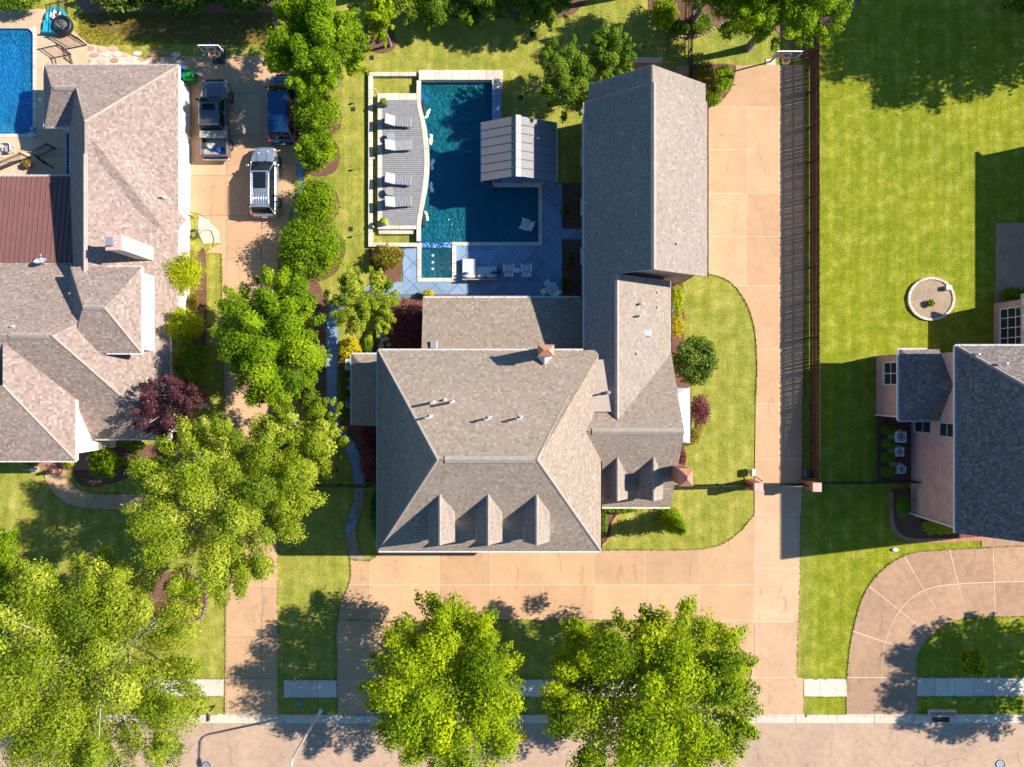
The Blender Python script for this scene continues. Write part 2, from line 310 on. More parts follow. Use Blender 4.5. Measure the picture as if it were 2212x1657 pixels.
# ------------------------------------------------------------------ object helpers
def tag(o, label=None, cat=None, group=None, kind=None):
    if label: o['label'] = label
    if cat: o['category'] = cat
    if group: o['group'] = group
    if kind: o['kind'] = kind
    return o
def thing(name, loc, label, cat, group=None, rz=0.0):
    o = bpy.data.objects.new(name, None); COL.objects.link(o)
    o.empty_display_size = 0.2
    o.location = loc; o.rotation_euler = (0, 0, rz)
    return tag(o, label, cat, group)
def attach(o, parent, local):
    if parent is None: return
    o.parent = parent
    if not local and parent.type == 'EMPTY':
        o.matrix_parent_inverse = Matrix.Translation(-Vector(parent.location))
class MB:
    """collects shapes; .obj() links them as ONE mesh object"""
    def __init__(s): s.v = []; s.f = []; s.mi = []; s.uv = None
    def add(s, vs, fs, mi=0):
        b = len(s.v); s.v += [tuple(p) for p in vs]
        s.f += [tuple(i + b for i in f) for f in fs]; s.mi += [mi] * len(fs); return s
    def box(s, x0, x1, y0, y1, z0, z1, mi=0, mat=None):
        vs = [Vector((x, y, z)) for z in (z0, z1) for y in (y0, y1) for x in (x0, x1)]
        if mat is not None: vs = [mat @ p for p in vs]
        return s.add(vs, [(0, 2, 3, 1), (4, 5, 7, 6), (0, 1, 5, 4), (2, 6, 7, 3), (0, 4, 6, 2), (1, 3, 7, 5)], mi)
    def bbox(s, x0, x1, y0, y1, z0, z1, b=0.02, mi=0, mat=None):
        """box with chamfered top edges"""
        vs = []
        for (xa, xb, ya, yb, z) in ((x0, x1, y0, y1, z0), (x0, x1, y0, y1, z1 - b), (x0 + b, x1 - b, y0 + b, y1 - b, z1)):
            vs += [Vector((xa, ya, z)), Vector((xb, ya, z)), Vector((xb, yb, z)), Vector((xa, yb, z))]
        if mat is not None: vs = [mat @ p for p in vs]
        fs = [(3, 2, 1, 0), (8, 9, 10, 11)]
        for k in (0, 4):
            for i in range(4): j = (i + 1) % 4; fs.append((k + i, k + j, k + 4 + j, k + 4 + i))
        return s.add(vs, fs, mi)
    def prism(s, poly, z0, z1, mi=0, side=None):
        n = len(poly)
        a = sum(poly[i][0] * poly[(i + 1) % n][1] - poly[(i + 1) % n][0] * poly[i][1] for i in range(n))
        if a < 0: poly = poly[::-1]
        vs = [(p[0], p[1], z0) for p in poly] + [(p[0], p[1], z1) for p in poly]
        s.add(vs, [tuple(range(n, 2 * n)), tuple(range(n - 1, -1, -1))], mi)
        b = len(s.v) - 2 * n
        for i in range(n):
            j = (i + 1) % n; s.f.append((b + i, b + j, b + n + j, b + n + i)); s.mi.append(mi if side is None else side)
        return s
    def sheet(s, poly, z, mi=0):
        n = len(poly)
        a = sum(poly[i][0] * poly[(i + 1) % n][1] - poly[(i + 1) % n][0] * poly[i][1] for i in range(n))
        if a < 0: poly = poly[::-1]
        return s.add([(p[0], p[1], z) for p in poly], [tuple(range(n))], mi)
    def tube(s, pts, rad, n=6, mi=0, cap=True):
        pts = [Vector(p) for p in pts]
        if not hasattr(rad, '__len__'): rad = [rad] * len(pts)
        vs = []
        for i, p in enumerate(pts):
            d = (pts[min(i + 1, len(pts) - 1)] - pts[max(i - 1, 0)]).normalized()
            up = Vector((0, 0, 1)) if abs(d.z) < 0.9 else Vector((1, 0, 0))
            a = d.cross(up).normalized(); b = d.cross(a)
            for k in range(n):
                t = 2 * math.pi * k / n; vs.append(p + (a * math.cos(t) + b * math.sin(t)) * rad[i])
        fs = [(i * n + k, i * n + (k + 1) % n, (i + 1) * n + (k + 1) % n, (i + 1) * n + k) for i in range(len(pts) - 1) for k in range(n)]
        if cap: fs += [tuple(range(n)), tuple(range(len(pts) * n - 1, (len(pts) - 1) * n - 1, -1))]
        return s.add(vs, fs, mi)
    def cyl(s, x, y, z0, z1, r, r1=None, n=16, mi=0): return s.lathe(x, y, [(r, z0), (r if r1 is None else r1, z1)], n, mi)
    def lathe(s, x, y, prof, n=16, mi=0, cap=True):
        vs = [(x + r * math.cos(2 * math.pi * k / n), y + r * math.sin(2 * math.pi * k / n), z) for r, z in prof for k in range(n)]
        fs = [(i * n + k, i * n + (k + 1) % n, (i + 1) * n + (k + 1) % n, (i + 1) * n + k) for i in range(len(prof) - 1) for k in range(n)]
        if cap: fs += [tuple(range(n - 1, -1, -1)), tuple(range((len(prof) - 1) * n, len(prof) * n))]
        return s.add(vs, fs, mi)
    def loft(s, rings, mi=0, cap=True):
        n = len(rings[0]); vs = [p for r in rings for p in r]
        fs = [(i * n + k, i * n + (k + 1) % n, (i + 1) * n + (k + 1) % n, (i + 1) * n + k) for i in range(len(rings) - 1) for k in range(n)]
        if cap: fs += [tuple(range(n - 1, -1, -1)), tuple(range((len(rings) - 1) * n, len(rings) * n))]
        return s.add(vs, fs, mi)
    def quad(s, a, b, c, d, mi=0): return s.add([a, b, c, d], [(0, 1, 2, 3)], mi)
    def torus(s, x, y, z, r, t, n=24, m=8, mi=0, axis=None):
        vs = []
        for i in range(n):
            a = 2 * math.pi * i / n
            for k in range(m):
                b = 2 * math.pi * k / m; p = Vector(((r + t * math.cos(b)) * math.cos(a), (r + t * math.cos(b)) * math.sin(a), t * math.sin(b)))
                if axis is not None: p = axis @ p
                vs.append(p + Vector((x, y, z)))
        return s.add(vs, [(i * m + k, ((i + 1) % n) * m + k, ((i + 1) % n) * m + (k + 1) % m, i * m + (k + 1) % m) for i in range(n) for k in range(m)], mi)
    def blob(s, c, r, n=10, m=6, jit=0.0, mi=0):
        vs = []
        for i in range(m + 1):
            ph = math.pi * i / m - math.pi / 2
            for k in range(n):
                t = 2 * math.pi * k / n; j = 1 + rnd.uniform(-jit, jit)
                vs.append((c[0] + r[0] * math.cos(ph) * math.cos(t) * j, c[1] + r[1] * math.cos(ph) * math.sin(t) * j, c[2] + r[2] * math.sin(ph) * j))
        return s.add(vs, [(i * n + k, i * n + (k + 1) % n, (i + 1) * n + (k + 1) % n, (i + 1) * n + k) for i in range(m) for k in range(n)], mi)
    def mesh(s, name, mats, smooth=False):
        me = bpy.data.meshes.new(name); me.from_pydata(s.v, [], s.f)
        if not isinstance(mats, (list, tuple)): mats = [mats]
        for m in mats: me.materials.append(M[m])
        if len(mats) > 1: me.polygons.foreach_set('material_index', s.mi)
        uvl = me.uv_layers.new(name='UVMap').data
        if s.uv is not None:
            for p in me.polygons:
                for li in p.loop_indices: uvl[li].uv = s.uv[me.loops[li].vertex_index]
        else:
            for p in me.polygons:
                n = p.normal; ax = 2 if abs(n.z) > 0.75 else (0 if abs(n.x) > abs(n.y) else 1)
                for li in p.loop_indices:
                    c = me.vertices[me.loops[li].vertex_index].co
                    uvl[li].uv = (c.x, c.y) if ax == 2 else ((c.y, c.z) if ax == 0 else (c.x, c.z))
        if smooth:
            me.polygons.foreach_set('use_smooth', [True] * len(me.polygons))
        me.update(); return me
    def obj(s, name, mats, parent=None, local=False, smooth=False):
        o = bpy.data.objects.new(name, s.mesh(name, mats, smooth)); COL.objects.link(o); attach(o, parent, local); return o
def copy_tree(o, parent=None):
    c = o.copy(); COL.objects.link(c)
    if parent is not None: c.parent = parent
    for ch in o.children: copy_tree(ch, c)
    return c
def clip(poly, nx, ny, d):
    """keep the part of a 2-D polygon with nx*x+ny*y <= d"""
    out = []
    for i in range(len(poly)):
        a, b = poly[i], poly[(i + 1) % len(poly)]
        da, db = nx * a[0] + ny * a[1] - d, nx * b[0] + ny * b[1] - d
        if da <= 0: out.append(a)
        if da * db < 0:
            t = da / (da - db); out.append((a[0] + (b[0] - a[0]) * t, a[1] + (b[1] - a[1]) * t))
    return out
def area(p): return abs(sum(p[i][0] * p[(i + 1) % len(p)][1] - p[(i + 1) % len(p)][0] * p[i][1] for i in range(len(p)))) / 2
def clip_box(poly, x0, x1, y0, y1):
    for (a, b, d) in ((1, 0, x1), (-1, 0, -x0), (0, 1, y1), (0, -1, -y0)):
        poly = clip(poly, a, b, d)
        if len(poly) < 3: return []
    return poly
def slabs(parent, poly_px, us, vs, z0, z1, mat, name='panel', gap=0.03, tilt=0.004):
    """cut an outline (photo pixels on the ground) into slabs along the joint lines us, vs"""
    poly = [g2(*p) for p in poly_px]
    xs = sorted(g2(u, 0)[0] for u in us); ys = sorted(g2(0, v)[1] for v in vs)
    for i in range(len(xs) - 1):
        for j in range(len(ys) - 1):
            c = clip_box(poly, xs[i] + gap / 2, xs[i + 1] - gap / 2, ys[j] + gap / 2, ys[j + 1] - gap / 2)
            if len(c) >= 3 and area(c) > 0.05:
                MB().prism(c, z0, z1 + rnd.uniform(0, tilt)).obj(name, mat, parent)
def catmull(pts, n=6):
    out = []
    for i in range(len(pts) - 1):
        p0, p1, p2, p3 = [np.array(pts[max(0, min(len(pts) - 1, k))], float) for k in (i - 1, i, i + 1, i + 2)]
        for j in range(n):
            t = j / n
            out.append(tuple(0.5 * (2 * p1 + (p2 - p0) * t + (2 * p0 - 5 * p1 + 4 * p2 - p3) * t * t + (3 * p1 - p0 - 3 * p2 + p3) * t ** 3)))
    out.append(tuple(float(c) for c in pts[-1])); return out
# ================================================================== SETTING: ground, streets, paving
zc = [0.006]
def nz():
    zc[0] += 0.0012; return zc[0]
def struct(name, mb, mat, z=None): return tag(mb.obj(name, mat), kind='structure')
HOLES = [(903, 1066, 172, 606), (1066, 1167, 398, 606), (-120, 72, 62, 290)]
hx = sorted({-230.0, 230.0, *[g2(h[k], 0)[0] for h in HOLES for k in (0, 1)]})
hy = sorted({-230.0, 230.0, *[g2(0, h[k])[1] for h in HOLES for k in (2, 3)]})
gm = MB()
for i in range(len(hx) - 1):
    for j in range(len(hy) - 1):
        cx, cy = (hx[i] + hx[i + 1]) / 2, (hy[j] + hy[j + 1]) / 2
        u, v = cx * S + CU, CV - cy * S
        if any(h[0] < u < h[1] and h[2] < v < h[3] for h in HOLES): continue
        gm.add([(hx[i], hy[j], 0), (hx[i + 1], hy[j], 0), (hx[i + 1], hy[j + 1], 0), (hx[i], hy[j + 1], 0)], [(0, 1, 2, 3)])
bmg = bmesh.new(); me_ = bpy.data.meshes.new('ground'); me_.from_pydata(gm.v, [], gm.f); bmg.from_mesh(me_)
bmesh.ops.remove_doubles(bmg, verts=bmg.verts, dist=1e-4); bmg.to_mesh(me_); bmg.free(); me_.materials.append(M['grass'])
gro = bpy.data.objects.new('ground', me_); COL.objects.link(gro); tag(gro, kind='structure')

def pxs(poly): return [g2(*p) for p in poly]
def smooth_px(poly, n=5): return catmull(poly + [poly[0]], n)[:-1]
def bed(poly, mat='mulch', name='mulch_bed', n=4, curved=True):
    p = smooth_px(poly, n) if curved else poly
    return struct(name, MB().sheet(pxs(p), nz()), mat)
# road, gutter and kerb
struct('road', MB().box(-230, 230, g2(0, 1980)[1], g2(0, 1562)[1], -0.3, 0.012), 'road')
gut = struct('gutter', MB().box(-230, 230, g2(0, 1562)[1] , g2(0, 1547.5)[1], -0.3, 0.016), 'bluestone_joint')
kerb = struct('kerb', MB().box(-230, 230, g2(0, 1546)[1], g2(0, 1544)[1], -0.3, 0.02), 'bluestone_joint')
def low(u): return 481 < u < 606 or 726 < u < 905 or 1600 < u < 1742 or 1822 < u < 1984
u = -40
while u < 2260:
    w = rnd.uniform(78, 92)
    x0, x1 = g2(u, 0)[0], g2(u + w, 0)[0]
    MB().bbox(x0 + .012, x1 - .012, g2(0, 1561.8)[1], g2(0, 1547.6)[1], -0.05, 0.03 + rnd.uniform(0, .004), 0.008).obj('gutter_slab', 'kerb_white', gut)
    n = 4
    for k in range(n):
        ua, ub = u + w * k / n, u + w * (k + 1) / n
        h = 0.045 if low((ua + ub) / 2) else 0.14
        MB().bbox(g2(ua, 0)[0] + .005, g2(ub, 0)[0] - .005, g2(0, 1547.4)[1], g2(0, 1542.6)[1], -0.05, h, 0.02).obj('kerb_stone', 'kerb_white', kerb)
    u += w
# pavement (sidewalk)
side = struct('sidewalk', MB().sheet(pxs([(-60, 1466), (484, 1466), (484, 1504), (-60, 1504)]), .01)
              .sheet(pxs([(614, 1468), (727, 1468), (729, 1507), (613, 1507)]), .01).sheet(pxs([(905, 1467), (1580, 1467), (1580, 1505), (905, 1505)]), .01)
              .sheet(pxs([(1737, 1465), (1829, 1465), (1828, 1505), (1736, 1505)]), .01).sheet(pxs([(1981, 1463), (2320, 1463), (2320, 1504), (1980, 1504)]), .01), 'bluestone_joint')
for (a, b, c, d, us, mt) in ((-60, 484, 1466, 1504, [-60, -20, 21, 62, 103, 144, 185, 226, 267, 308, 349, 402, 443, 484], 'walk_white'),
                             (613, 728, 1468, 1507, [613, 686.5, 728], 'walk_white'),
                             (905, 1580, 1467, 1505, [905 + 45 * k for k in range(16)], 'walk_white'),
                             (1736, 1829, 1465, 1505, [1736, 1771, 1829], 'walk_white'),
                             (1980, 2320, 1463, 1504, [1980, 2020, 2061, 2101, 2144, 2186, 2228, 2270, 2320], 'walk_white')):
    slabs(side, [(a, c), (b, c), (b, d), (a, d)], us, [c, d], 0.0, 0.045, mt, 'panel', 0.02)
# ---- main driveway: NE arm, front band and two street legs
def paved(name, polys, zfill=0.040, mat='caulk'):
    m = MB()
    for p in polys: m.sheet(pxs(p), zfill)
    return struct(name, m, mat)
ne = [(1590, 142), (1684, 141), (1688, 230), (1688, 415), (1737, 416), (1739, 600), (1736, 760), (1733, 872), (1732, 1045), (1630, 1047), (1632, 992), (1632, 872), (1635, 800)] + \
     catmull([(1635, 790), (1632, 730), (1622, 680), (1603, 640), (1575, 608), (1540, 594), (1500, 590)], 4) + [(1480, 590), (1480, 238), (1535, 232)] + catmull([(1535, 232), (1562, 214), (1578, 190), (1588, 160)], 3)
ne = [(1590, 142), (1739, 141), (1739, 600), (1736, 760), (1733, 872), (1732, 1045), (1630, 1047)] + ne[11:]
leg_e = [(1630, 1047), (1732, 1047), (1729, 1110), (1727, 1300), (1721, 1463), (1735, 1465), (1734, 1543), (1600, 1543), (1612, 1500), (1624, 1452), (1622, 1420), (1629, 1343), (1629, 1188)]
band = [(1629, 1110)] + catmull([(1629, 1110), (1606, 1140), (1575, 1166), (1545, 1180), (1505, 1186), (1460, 1188)], 4) + [(1300, 1188), (1300, 1150), (850, 1150), (838, 1186)] + \
       [(815, 1199), (797, 1212), (757, 1208)] + catmull([(757, 1215), (758, 1245), (750, 1272), (737, 1300), (730, 1338)], 4) + \
       [(730, 1340), (880, 1340), (1540, 1338)] + catmull([(1540, 1340), (1565, 1368), (1595, 1397), (1622, 1420)], 4) + [(1629, 1425)]
leg_w = [(730, 1338)] + catmull([(729, 1345), (727, 1372), (728, 1420), (728, 1470), (730, 1543)], 3) + [(905, 1543), (890, 1505), (850, 1470)] + catmull([(830, 1460), (822, 1420), (830, 1380), (850, 1352), (880, 1339)], 4)
drive = paved('driveway', [ne, leg_e, band, leg_w])
slabs(drive, ne, [1470, 1527, 1613, 1684, 1745], [130, 232, 324, 418, 511, 617, 754, 872, 992, 1047], 0, .045, 'drive_tan')
slabs(drive, leg_e, [1590, 1629, 1740], [1047, 1110, 1227, 1343, 1463, 1545], 0, .045, 'drive_pale')
slabs(drive, band, [725, 800, 875, 949, 1060, 1173, 1283, 1393, 1510, 1629], [1110, 1263, 1340, 1430], 0, .045, 'drive_tan')
slabs(drive, leg_w, [720, 803, 910], [1338, 1386, 1469, 1545], 0, .045, 'drive_tan')
# ---- neighbour's driveway and motor court on the west side
court = [(400, 122), (480, 121), (575, 121), (612, 130), (640, 180), (641, 290), (641, 410), (625, 470), (600, 560), (604, 640), (600, 760), (600, 1250), (601, 1543), (486, 1543), (488, 1250), (487, 900), (480, 640), (479, 548), (445, 546), (478, 525), (474, 500), (455, 478), (430, 462), (400, 455)]
dw = paved('neighbour_driveway', [court], mat='bluestone_joint')
slabs(dw, court, [395, 489, 566, 660], [118, 202, 292, 379, 466, 560, 680, 800, 920, 1040, 1160, 1270, 1375, 1465, 1545], 0, .045, 'drive_tan', gap=0.025)
fanw = [(430, 465), (452, 476), (474, 500), (477, 525), (440, 527), (428, 500)]
struct('entry_walk', MB().prism(pxs(fanw), 0, .05), 'walk_white')
struct('side_walk', MB().prism(pxs([(642, 292), (657, 300), (655, 420), (640, 470), (630, 470), (642, 410)]), 0, .05), 'bluestone')
# curved driveway of the eastern neighbour, laid as two lanes of slabs
st = [((1828, 1543), (1979, 1543)), ((1829, 1463), (1980, 1463)), ((1842, 1363), (1983, 1411)), ((1876, 1265), (2011, 1372)), ((1952, 1200), (2041, 1349)), ((2051, 1187), (2089, 1335)), ((2145, 1182), (2150, 1333)), ((2230, 1179), (2230, 1331)), ((2330, 1176), (2330, 1330))]
outer = catmull([a for a, b in st], 6); inner = catmull([b for a, b in st], 6)
dr3 = paved('curved_driveway', [outer + inner[::-1]], .040, 'caulk')
def lerp(a, b, t): return (a[0] + (b[0] - a[0]) * t, a[1] + (b[1] - a[1]) * t)
for k in range(len(st) - 1):
    for (t0, t1) in ((0.0, .4955), (.5045, 1.0)):
        rows = []
        for i in range(k * 6, k * 6 + 7):
            e = 0.06 if i == k * 6 else (-0.06 if i == k * 6 + 6 else 0)
            o_, n_ = outer[i], inner[i]
            if e:
                q = i + (1 if e > 0 else -1); o_ = lerp(o_, outer[q], abs(e)); n_ = lerp(n_, inner[q], abs(e))
            rows.append((lerp(o_, n_, t0), lerp(o_, n_, t1)))
        poly = [g2(*r[0]) for r in rows] + [g2(*r[1]) for r in rows[::-1]]
        MB().prism(poly, 0, .045 + rnd.uniform(0, .004)).obj('panel', 'drive_brown', dr3)
struct('entry_court', MB().prism(pxs([(2118, 1120), (2330, 1120), (2330, 1176), (2120, 1181)]), 0, .05), 'drive_brown')
struct('terrace', MB().bbox(g2(2150, 0)[0], g2(2400, 0)[0], g2(0, 700)[1], g2(0, 482)[1], 0, .12, .02), 'drive_brown')
# ---- ladders of stones along a path
def ladder(parent, st, cols, mat, name, sub=4, jit=0.0, gap=0.06, z=0.05):
    o_ = catmull([a for a, b in st], sub); n_ = catmull([b for a, b in st], sub)
    for i in range(len(o_) - 1):
        off = rnd.uniform(-.12, .12) if jit else 0
        for c in range(cols):
            t0, t1 = c / cols + (off if 0 < c else 0), (c + 1) / cols + (off if c + 1 < cols else 0)
            a, b = lerp(o_[i], n_[i], t0), lerp(o_[i], n_[i], t1); d, e = lerp(o_[i + 1], n_[i + 1], t0), lerp(o_[i + 1], n_[i + 1], t1)
            q = [g2(*p) for p in (a, b, e, d)]
            cx, cy = sum(p[0] for p in q) / 4, sum(p[1] for p in q) / 4
            q = [(p[0] + (cx - p[0]) * gap * 2 + rnd.uniform(-jit, jit), p[1] + (cy - p[1]) * gap * 2 + rnd.uniform(-jit, jit)) for p in q]
            MB().prism(q, 0, z + rnd.uniform(-.006, .006)).obj(name, mat if isinstance(mat, str) else rnd.choice(mat), parent)
bw = [((860, 611), (860, 635)), ((800, 615), (805, 640)), ((745, 632), (762, 652)), ((715, 655), (737, 675)), ((705, 700), (732, 705)), ((705, 760), (732, 760)), ((705, 829), (729, 829)), ((708, 874), (730, 880)), ((722, 915), (736, 925)), ((737, 949), (765, 955)), ((760, 1009), (783, 1001)), ((763, 1044), (788, 1046))]
bwp = struct('bluestone_walk', MB().sheet(pxs(catmull([a for a, b in bw], 4) + catmull([b for a, b in bw], 4)[::-1]), .03), 'bluestone_joint')
ladder(bwp, bw, 1, 'bluestone', 'paver', 2, gap=.006)
fp = [((764, 1052), (788, 1052)), ((764, 1080), (787, 1085)), ((755, 1105), (780, 1112)), ((747, 1130), (771, 1132)), ((746, 1150), (770, 1155)), ((750, 1180), (776, 1185)), ((756, 1207), (793, 1211))]
fpp = struct('flagstone_path', MB().sheet(pxs(catmull([a for a, b in fp], 4) + catmull([b for a, b in fp], 4)[::-1]), .03), 'dirt')
ladder(fpp, fp, 2, ['flagstone', 'flagstone', 'bluestone', 'terracotta'], 'flagstone', 2, jit=.05, gap=.05)
# front walk of the western house
fw = [((97, 1008), (146, 1010)), ((98, 1035), (150, 1032)), ((112, 1062), (165, 1052)), ((140, 1086), (185, 1063)), ((180, 1099), (215, 1067)), ((260, 1102), (265, 1067)), ((340, 1102), (340, 1067)), ((420, 1102), (420, 1067)), ((490, 1102), (490, 1067))]
fwp = struct('front_walk', MB().sheet(pxs(catmull([a for a, b in fw], 4) + catmull([b for a, b in fw], 4)[::-1]), .03), 'bluestone_joint')
ladder(fwp, fw, 1, 'drive_tan', 'panel', 1, gap=.004)
por = struct('brick_porch', MB().box(*[g2(60, 0)[0], g2(196, 0)[0]], *[g2(0, 1014)[1], g2(0, 960)[1]], 0, .14), 'brick_red')
MB().box(g2(96, 0)[0], g2(130, 0)[0], g2(0, 1019)[1], g2(0, 1014.2)[1], 0, .08).obj('step', 'brick_red', por)
# ---- planting beds, worn and littered ground
bed([(150, -40), (600, -40), (600, 40), (560, 92), (430, 90), (300, 78), (200, 55)], 'litter', 'leaf_litter')
for (a, c, r1, r2) in ((690, 172, 47, 38), (692, 252, 50, 46), (694, 340, 44, 42), (689, 440, 48, 46), (678, 545, 70, 66)):
    bed([(a + r1 * math.cos(6.2832 * k / 9) * rnd.uniform(.93, 1.07), c + r2 * math.sin(6.2832 * k / 9) * rnd.uniform(.93, 1.07)) for k in range(9)])
bed([(625, 600), (690, 612), (694, 700), (690, 830), (632, 830)])
bed([(785, 60), (840, 55), (857, 90), (845, 110), (815, 115), (790, 95)])
bed([(797, 537), (869, 537), (866, 609), (840, 612), (815, 590), (798, 565)], curved=False)
bed([(838, 655), (912, 637), (925, 640), (925, 760), (840, 762), (733, 775), (735, 748), (790, 735), (812, 715)])
bed([(733, 770), (770, 770), (770, 920), (830, 920), (830, 1045), (790, 1045), (786, 1000), (768, 955), (738, 920)], curved=False)
bed([(1010, 634), (1016, 634), (1016, 645), (935, 647), (932, 636)], curved=False)
bed([(1438, 600), (1474, 612), (1478, 680), (1478, 740), (1500, 770), (1520, 800), (1500, 830), (1480, 845), (1495, 880), (1494, 920), (1478, 955), (1470, 1000), (1430, 1020), (1420, 800)])
bed([(1290, 1080), (1350, 1090), (1330, 1115), (1318, 1135), (1318, 1155), (1306, 1172), (1280, 1180)])
bed([(1214, 395), (1275, 395), (1275, 645), (1214, 645)], curved=False)
bed([(1500, 140), (1588, 141), (1578, 185), (1565, 208), (1540, 228), (1490, 232), (1490, 150)])
bed([(1400, -40), (1490, -40), (1490, 78), (1455, 74), (1420, 55), (1402, 20)])
bed([(1490, -40), (1640, -40), (1600, 30), (1550, 55), (1515, 74), (1490, 80)])
bed([(1640, -40), (1880, -40), (1765, 90), (1750, 140), (1640, 20)], 'litter', 'leaf_litter')
bed([(155, 975), (330, 960), (390, 965), (300, 1020), (215, 1052), (165, 1040)])
bed([(350, 1240), (395, 1232), (430, 1252), (448, 1290), (443, 1330), (410, 1346), (350, 1342), (320, 1290)])
bed([(1893, 895), (1975, 895), (1975, 1042), (1893, 1042)], curved=False)
bed([(1926, 1055), (1975, 1055), (1975, 1118), (2118, 1150), (2118, 1163), (1980, 1166), (1945, 1157), (1928, 1135)], curved=False)
bed([(600, 660), (700, 640), (704, 830), (690, 900), (640, 860), (605, 800)])
bed([(860, -60), (1250, -60), (1240, 30), (1100, 38), (960, 36), (870, 28)])
bed([(430, 545), (444, 545), (446, 690), (432, 820), (360, 850), (350, 560)])
# low mound of soil in the round bed and the ring of stones that holds it
rb = thing('round_flower_bed', G(2010, 646), 'round raised flower bed ringed with pale stone blocks on the eastern lawn', 'flower bed')
dome = MB(); nn = 28
dome.add([(*g2(2010, 646), .16)] + [(*g2(2010 + 45 * math.cos(6.2832 * k / nn), 646 + 41 * math.sin(6.2832 * k / nn)), .10) for k in range(nn)], [(0, 1 + (k + 1) % nn, 1 + k) for k in range(nn)])
dome.obj('soil', 'dirt', rb)
for k in range(44):
    a0, a1 = 6.2832 * (k + .06) / 44, 6.2832 * (k + .94) / 44
    q = [g2(2010 + r * math.cos(a) , 646 + r * .92 * math.sin(a)) for r, a in ((51, a0), (51, a1), (45.5, a1), (45.5, a0))]
    MB().prism(q, 0, .17 + rnd.uniform(-.015, .02)).obj('stone', 'limestone', rb)
# brick edging of the eastern house and rough stone edging of the western bed
be = thing('brick_edging', G(1945, 1157), 'curved brick edging round the planting bed of the brick house', 'edging')
pe = catmull([(1925, 1062), (1925, 1100), (1927, 1132), (1937, 1152), (1955, 1163), (1985, 1167), (2050, 1166), (2118, 1163)], 16)
acc = [0.0]
for i in range(1, len(pe)): acc.append(acc[-1] + math.dist(pe[i], pe[i - 1]))
def along(path, ac, d):
    d = max(0, min(ac[-1] - 1e-6, d)); i = next(k for k in range(1, len(ac)) if ac[k] >= d); t = (d - ac[i - 1]) / max(1e-9, ac[i] - ac[i - 1])
    p = lerp(path[i - 1], path[i], t); dx, dy = path[i][0] - path[i - 1][0], path[i][1] - path[i - 1][1]; l = math.hypot(dx, dy)
    return p, (dx / l, dy / l)
d = 0.0
while d < acc[-1] - 3:
    (p, t), (q, t2) = along(pe, acc, d + .2), along(pe, acc, d + 3.1)
    w = 4.2
    MB().prism([g2(p[0] + t[1] * w, p[1] - t[0] * w), g2(q[0] + t2[1] * w, q[1] - t2[0] * w), g2(q[0] - t2[1] * w, q[1] + t2[0] * w), g2(p[0] - t[1] * w, p[1] + t[0] * w)], 0, .11 + rnd.uniform(0, .01)).obj('brick', 'terracotta', be)
    d += 3.3
def stone_edge(label, path, step, size, mat='limestone'):
    e = thing('stone_edging', G(*path[0]), label, 'edging')
    p = catmull(path, 10); ac = [0.0]
    for i in range(1, len(p)): ac.append(ac[-1] + math.dist(p[i], p[i - 1]))
    d = 0
    while d < ac[-1]:
        (c, t) = along(p, ac, d); k = rnd.uniform(.75, 1.2)
        pts = [g2(c[0] + math.cos(a) * size * k * rnd.uniform(.8, 1.15), c[1] + math.sin(a) * size * k * .8 * rnd.uniform(.8, 1.15)) for a in [6.2832 * j / 7 for j in range(7)]]
        MB().prism(pts, 0, rnd.uniform(.09, .16)).obj('stone', mat, e); d += step * k
stone_edge('rough stone edging round the island bed near the western drive', [(405, 1233), (432, 1250), (447, 1285), (444, 1318), (432, 1338), (400, 1346), (352, 1346)], 7, 3.4, 'flagstone')
stone_edge('brick edging arc beside the front wing of the main house', [(1352, 1104), (1332, 1114), (1322, 1130), (1321, 1148), (1312, 1166), (1300, 1178)], 4.5, 2.6, 'terracotta')
stone_edge('stone edging of the bed at the top fence', [(1403, 25), (1420, 56), (1455, 76), (1485, 80), (1515, 77), (1550, 58), (1600, 34)], 7, 3.2, 'flagstone')
# stepping stones by the maroon bush
for (a, b, r) in ((820, 722, 9), (826, 735, 6), (834, 732, 6.5), (823, 747, 7.5), (840, 745, 5), (832, 756, 5)):
    struct('stepping_stone', MB().prism([g2(a + math.cos(t) * r * rnd.uniform(.8, 1.1), b + math.sin(t) * r * rnd.uniform(.7, 1.05)) for t in [6.2832 * j / 8 for j in range(8)]], 0, .05), 'limestone')
# ================================================================== POOL GARDEN
DZ = 0.45                                   # height of the raised deck
poolside = catmull([(911, 179), (910.5, 220), (913, 240), (919, 263), (924, 288), (928, 325), (929, 363), (926, 400), (921, 430), (914.5, 465), (911, 490), (910.5, 524)], 5)
deckside = catmull([(902, 179), (901.5, 220), (904, 240), (909.5, 263), (913.5, 288), (917, 325), (918, 363), (915.5, 400), (911, 430), (905, 465), (902, 490), (901.5, 524)], 5)
pool = thing('swimming_pool', G(985, 350), 'dark blue swimming pool with shallow chair ledge and attached spa beside the grey deck', 'pool')
WZ = -0.06
def pbox(u0, u1, v0, v1, z0, z1, mb=None, **k):
    mb = mb or MB(); x0, y1 = g2(u0, v0); x1, y0 = g2(u1, v1); return mb.box(x0, x1, y0, y1, z0, z1, **k)
b = MB()
b.sheet(pxs([(900, 172), (1066, 172), (1066, 526), (900, 526)]), -1.25)
pbox(903.5, 1063.2, 172.1, 177.6, -1.4, -.01, b); pbox(1063.2, 1066, 172.1, 405, -1.4, -.01, b)
pbox(1063.2, 1166.5, 398.5, 405, -1.4, .0, b); pbox(1163.2, 1166.5, 405, 530, -1.4, .0, b); pbox(978, 1166.5, 523, 605, -1.4, .0, b)
b.prism(pxs([(p[0] - .6, p[1]) for p in poolside] + [(903.5, 524), (903.5, 179)]), -1.4, DZ - .12)
pbox(903.5, 978, 600.5, 605.5, -1.4, .0, b); pbox(903.5, 910, 524, 601, -1.4, .0, b)
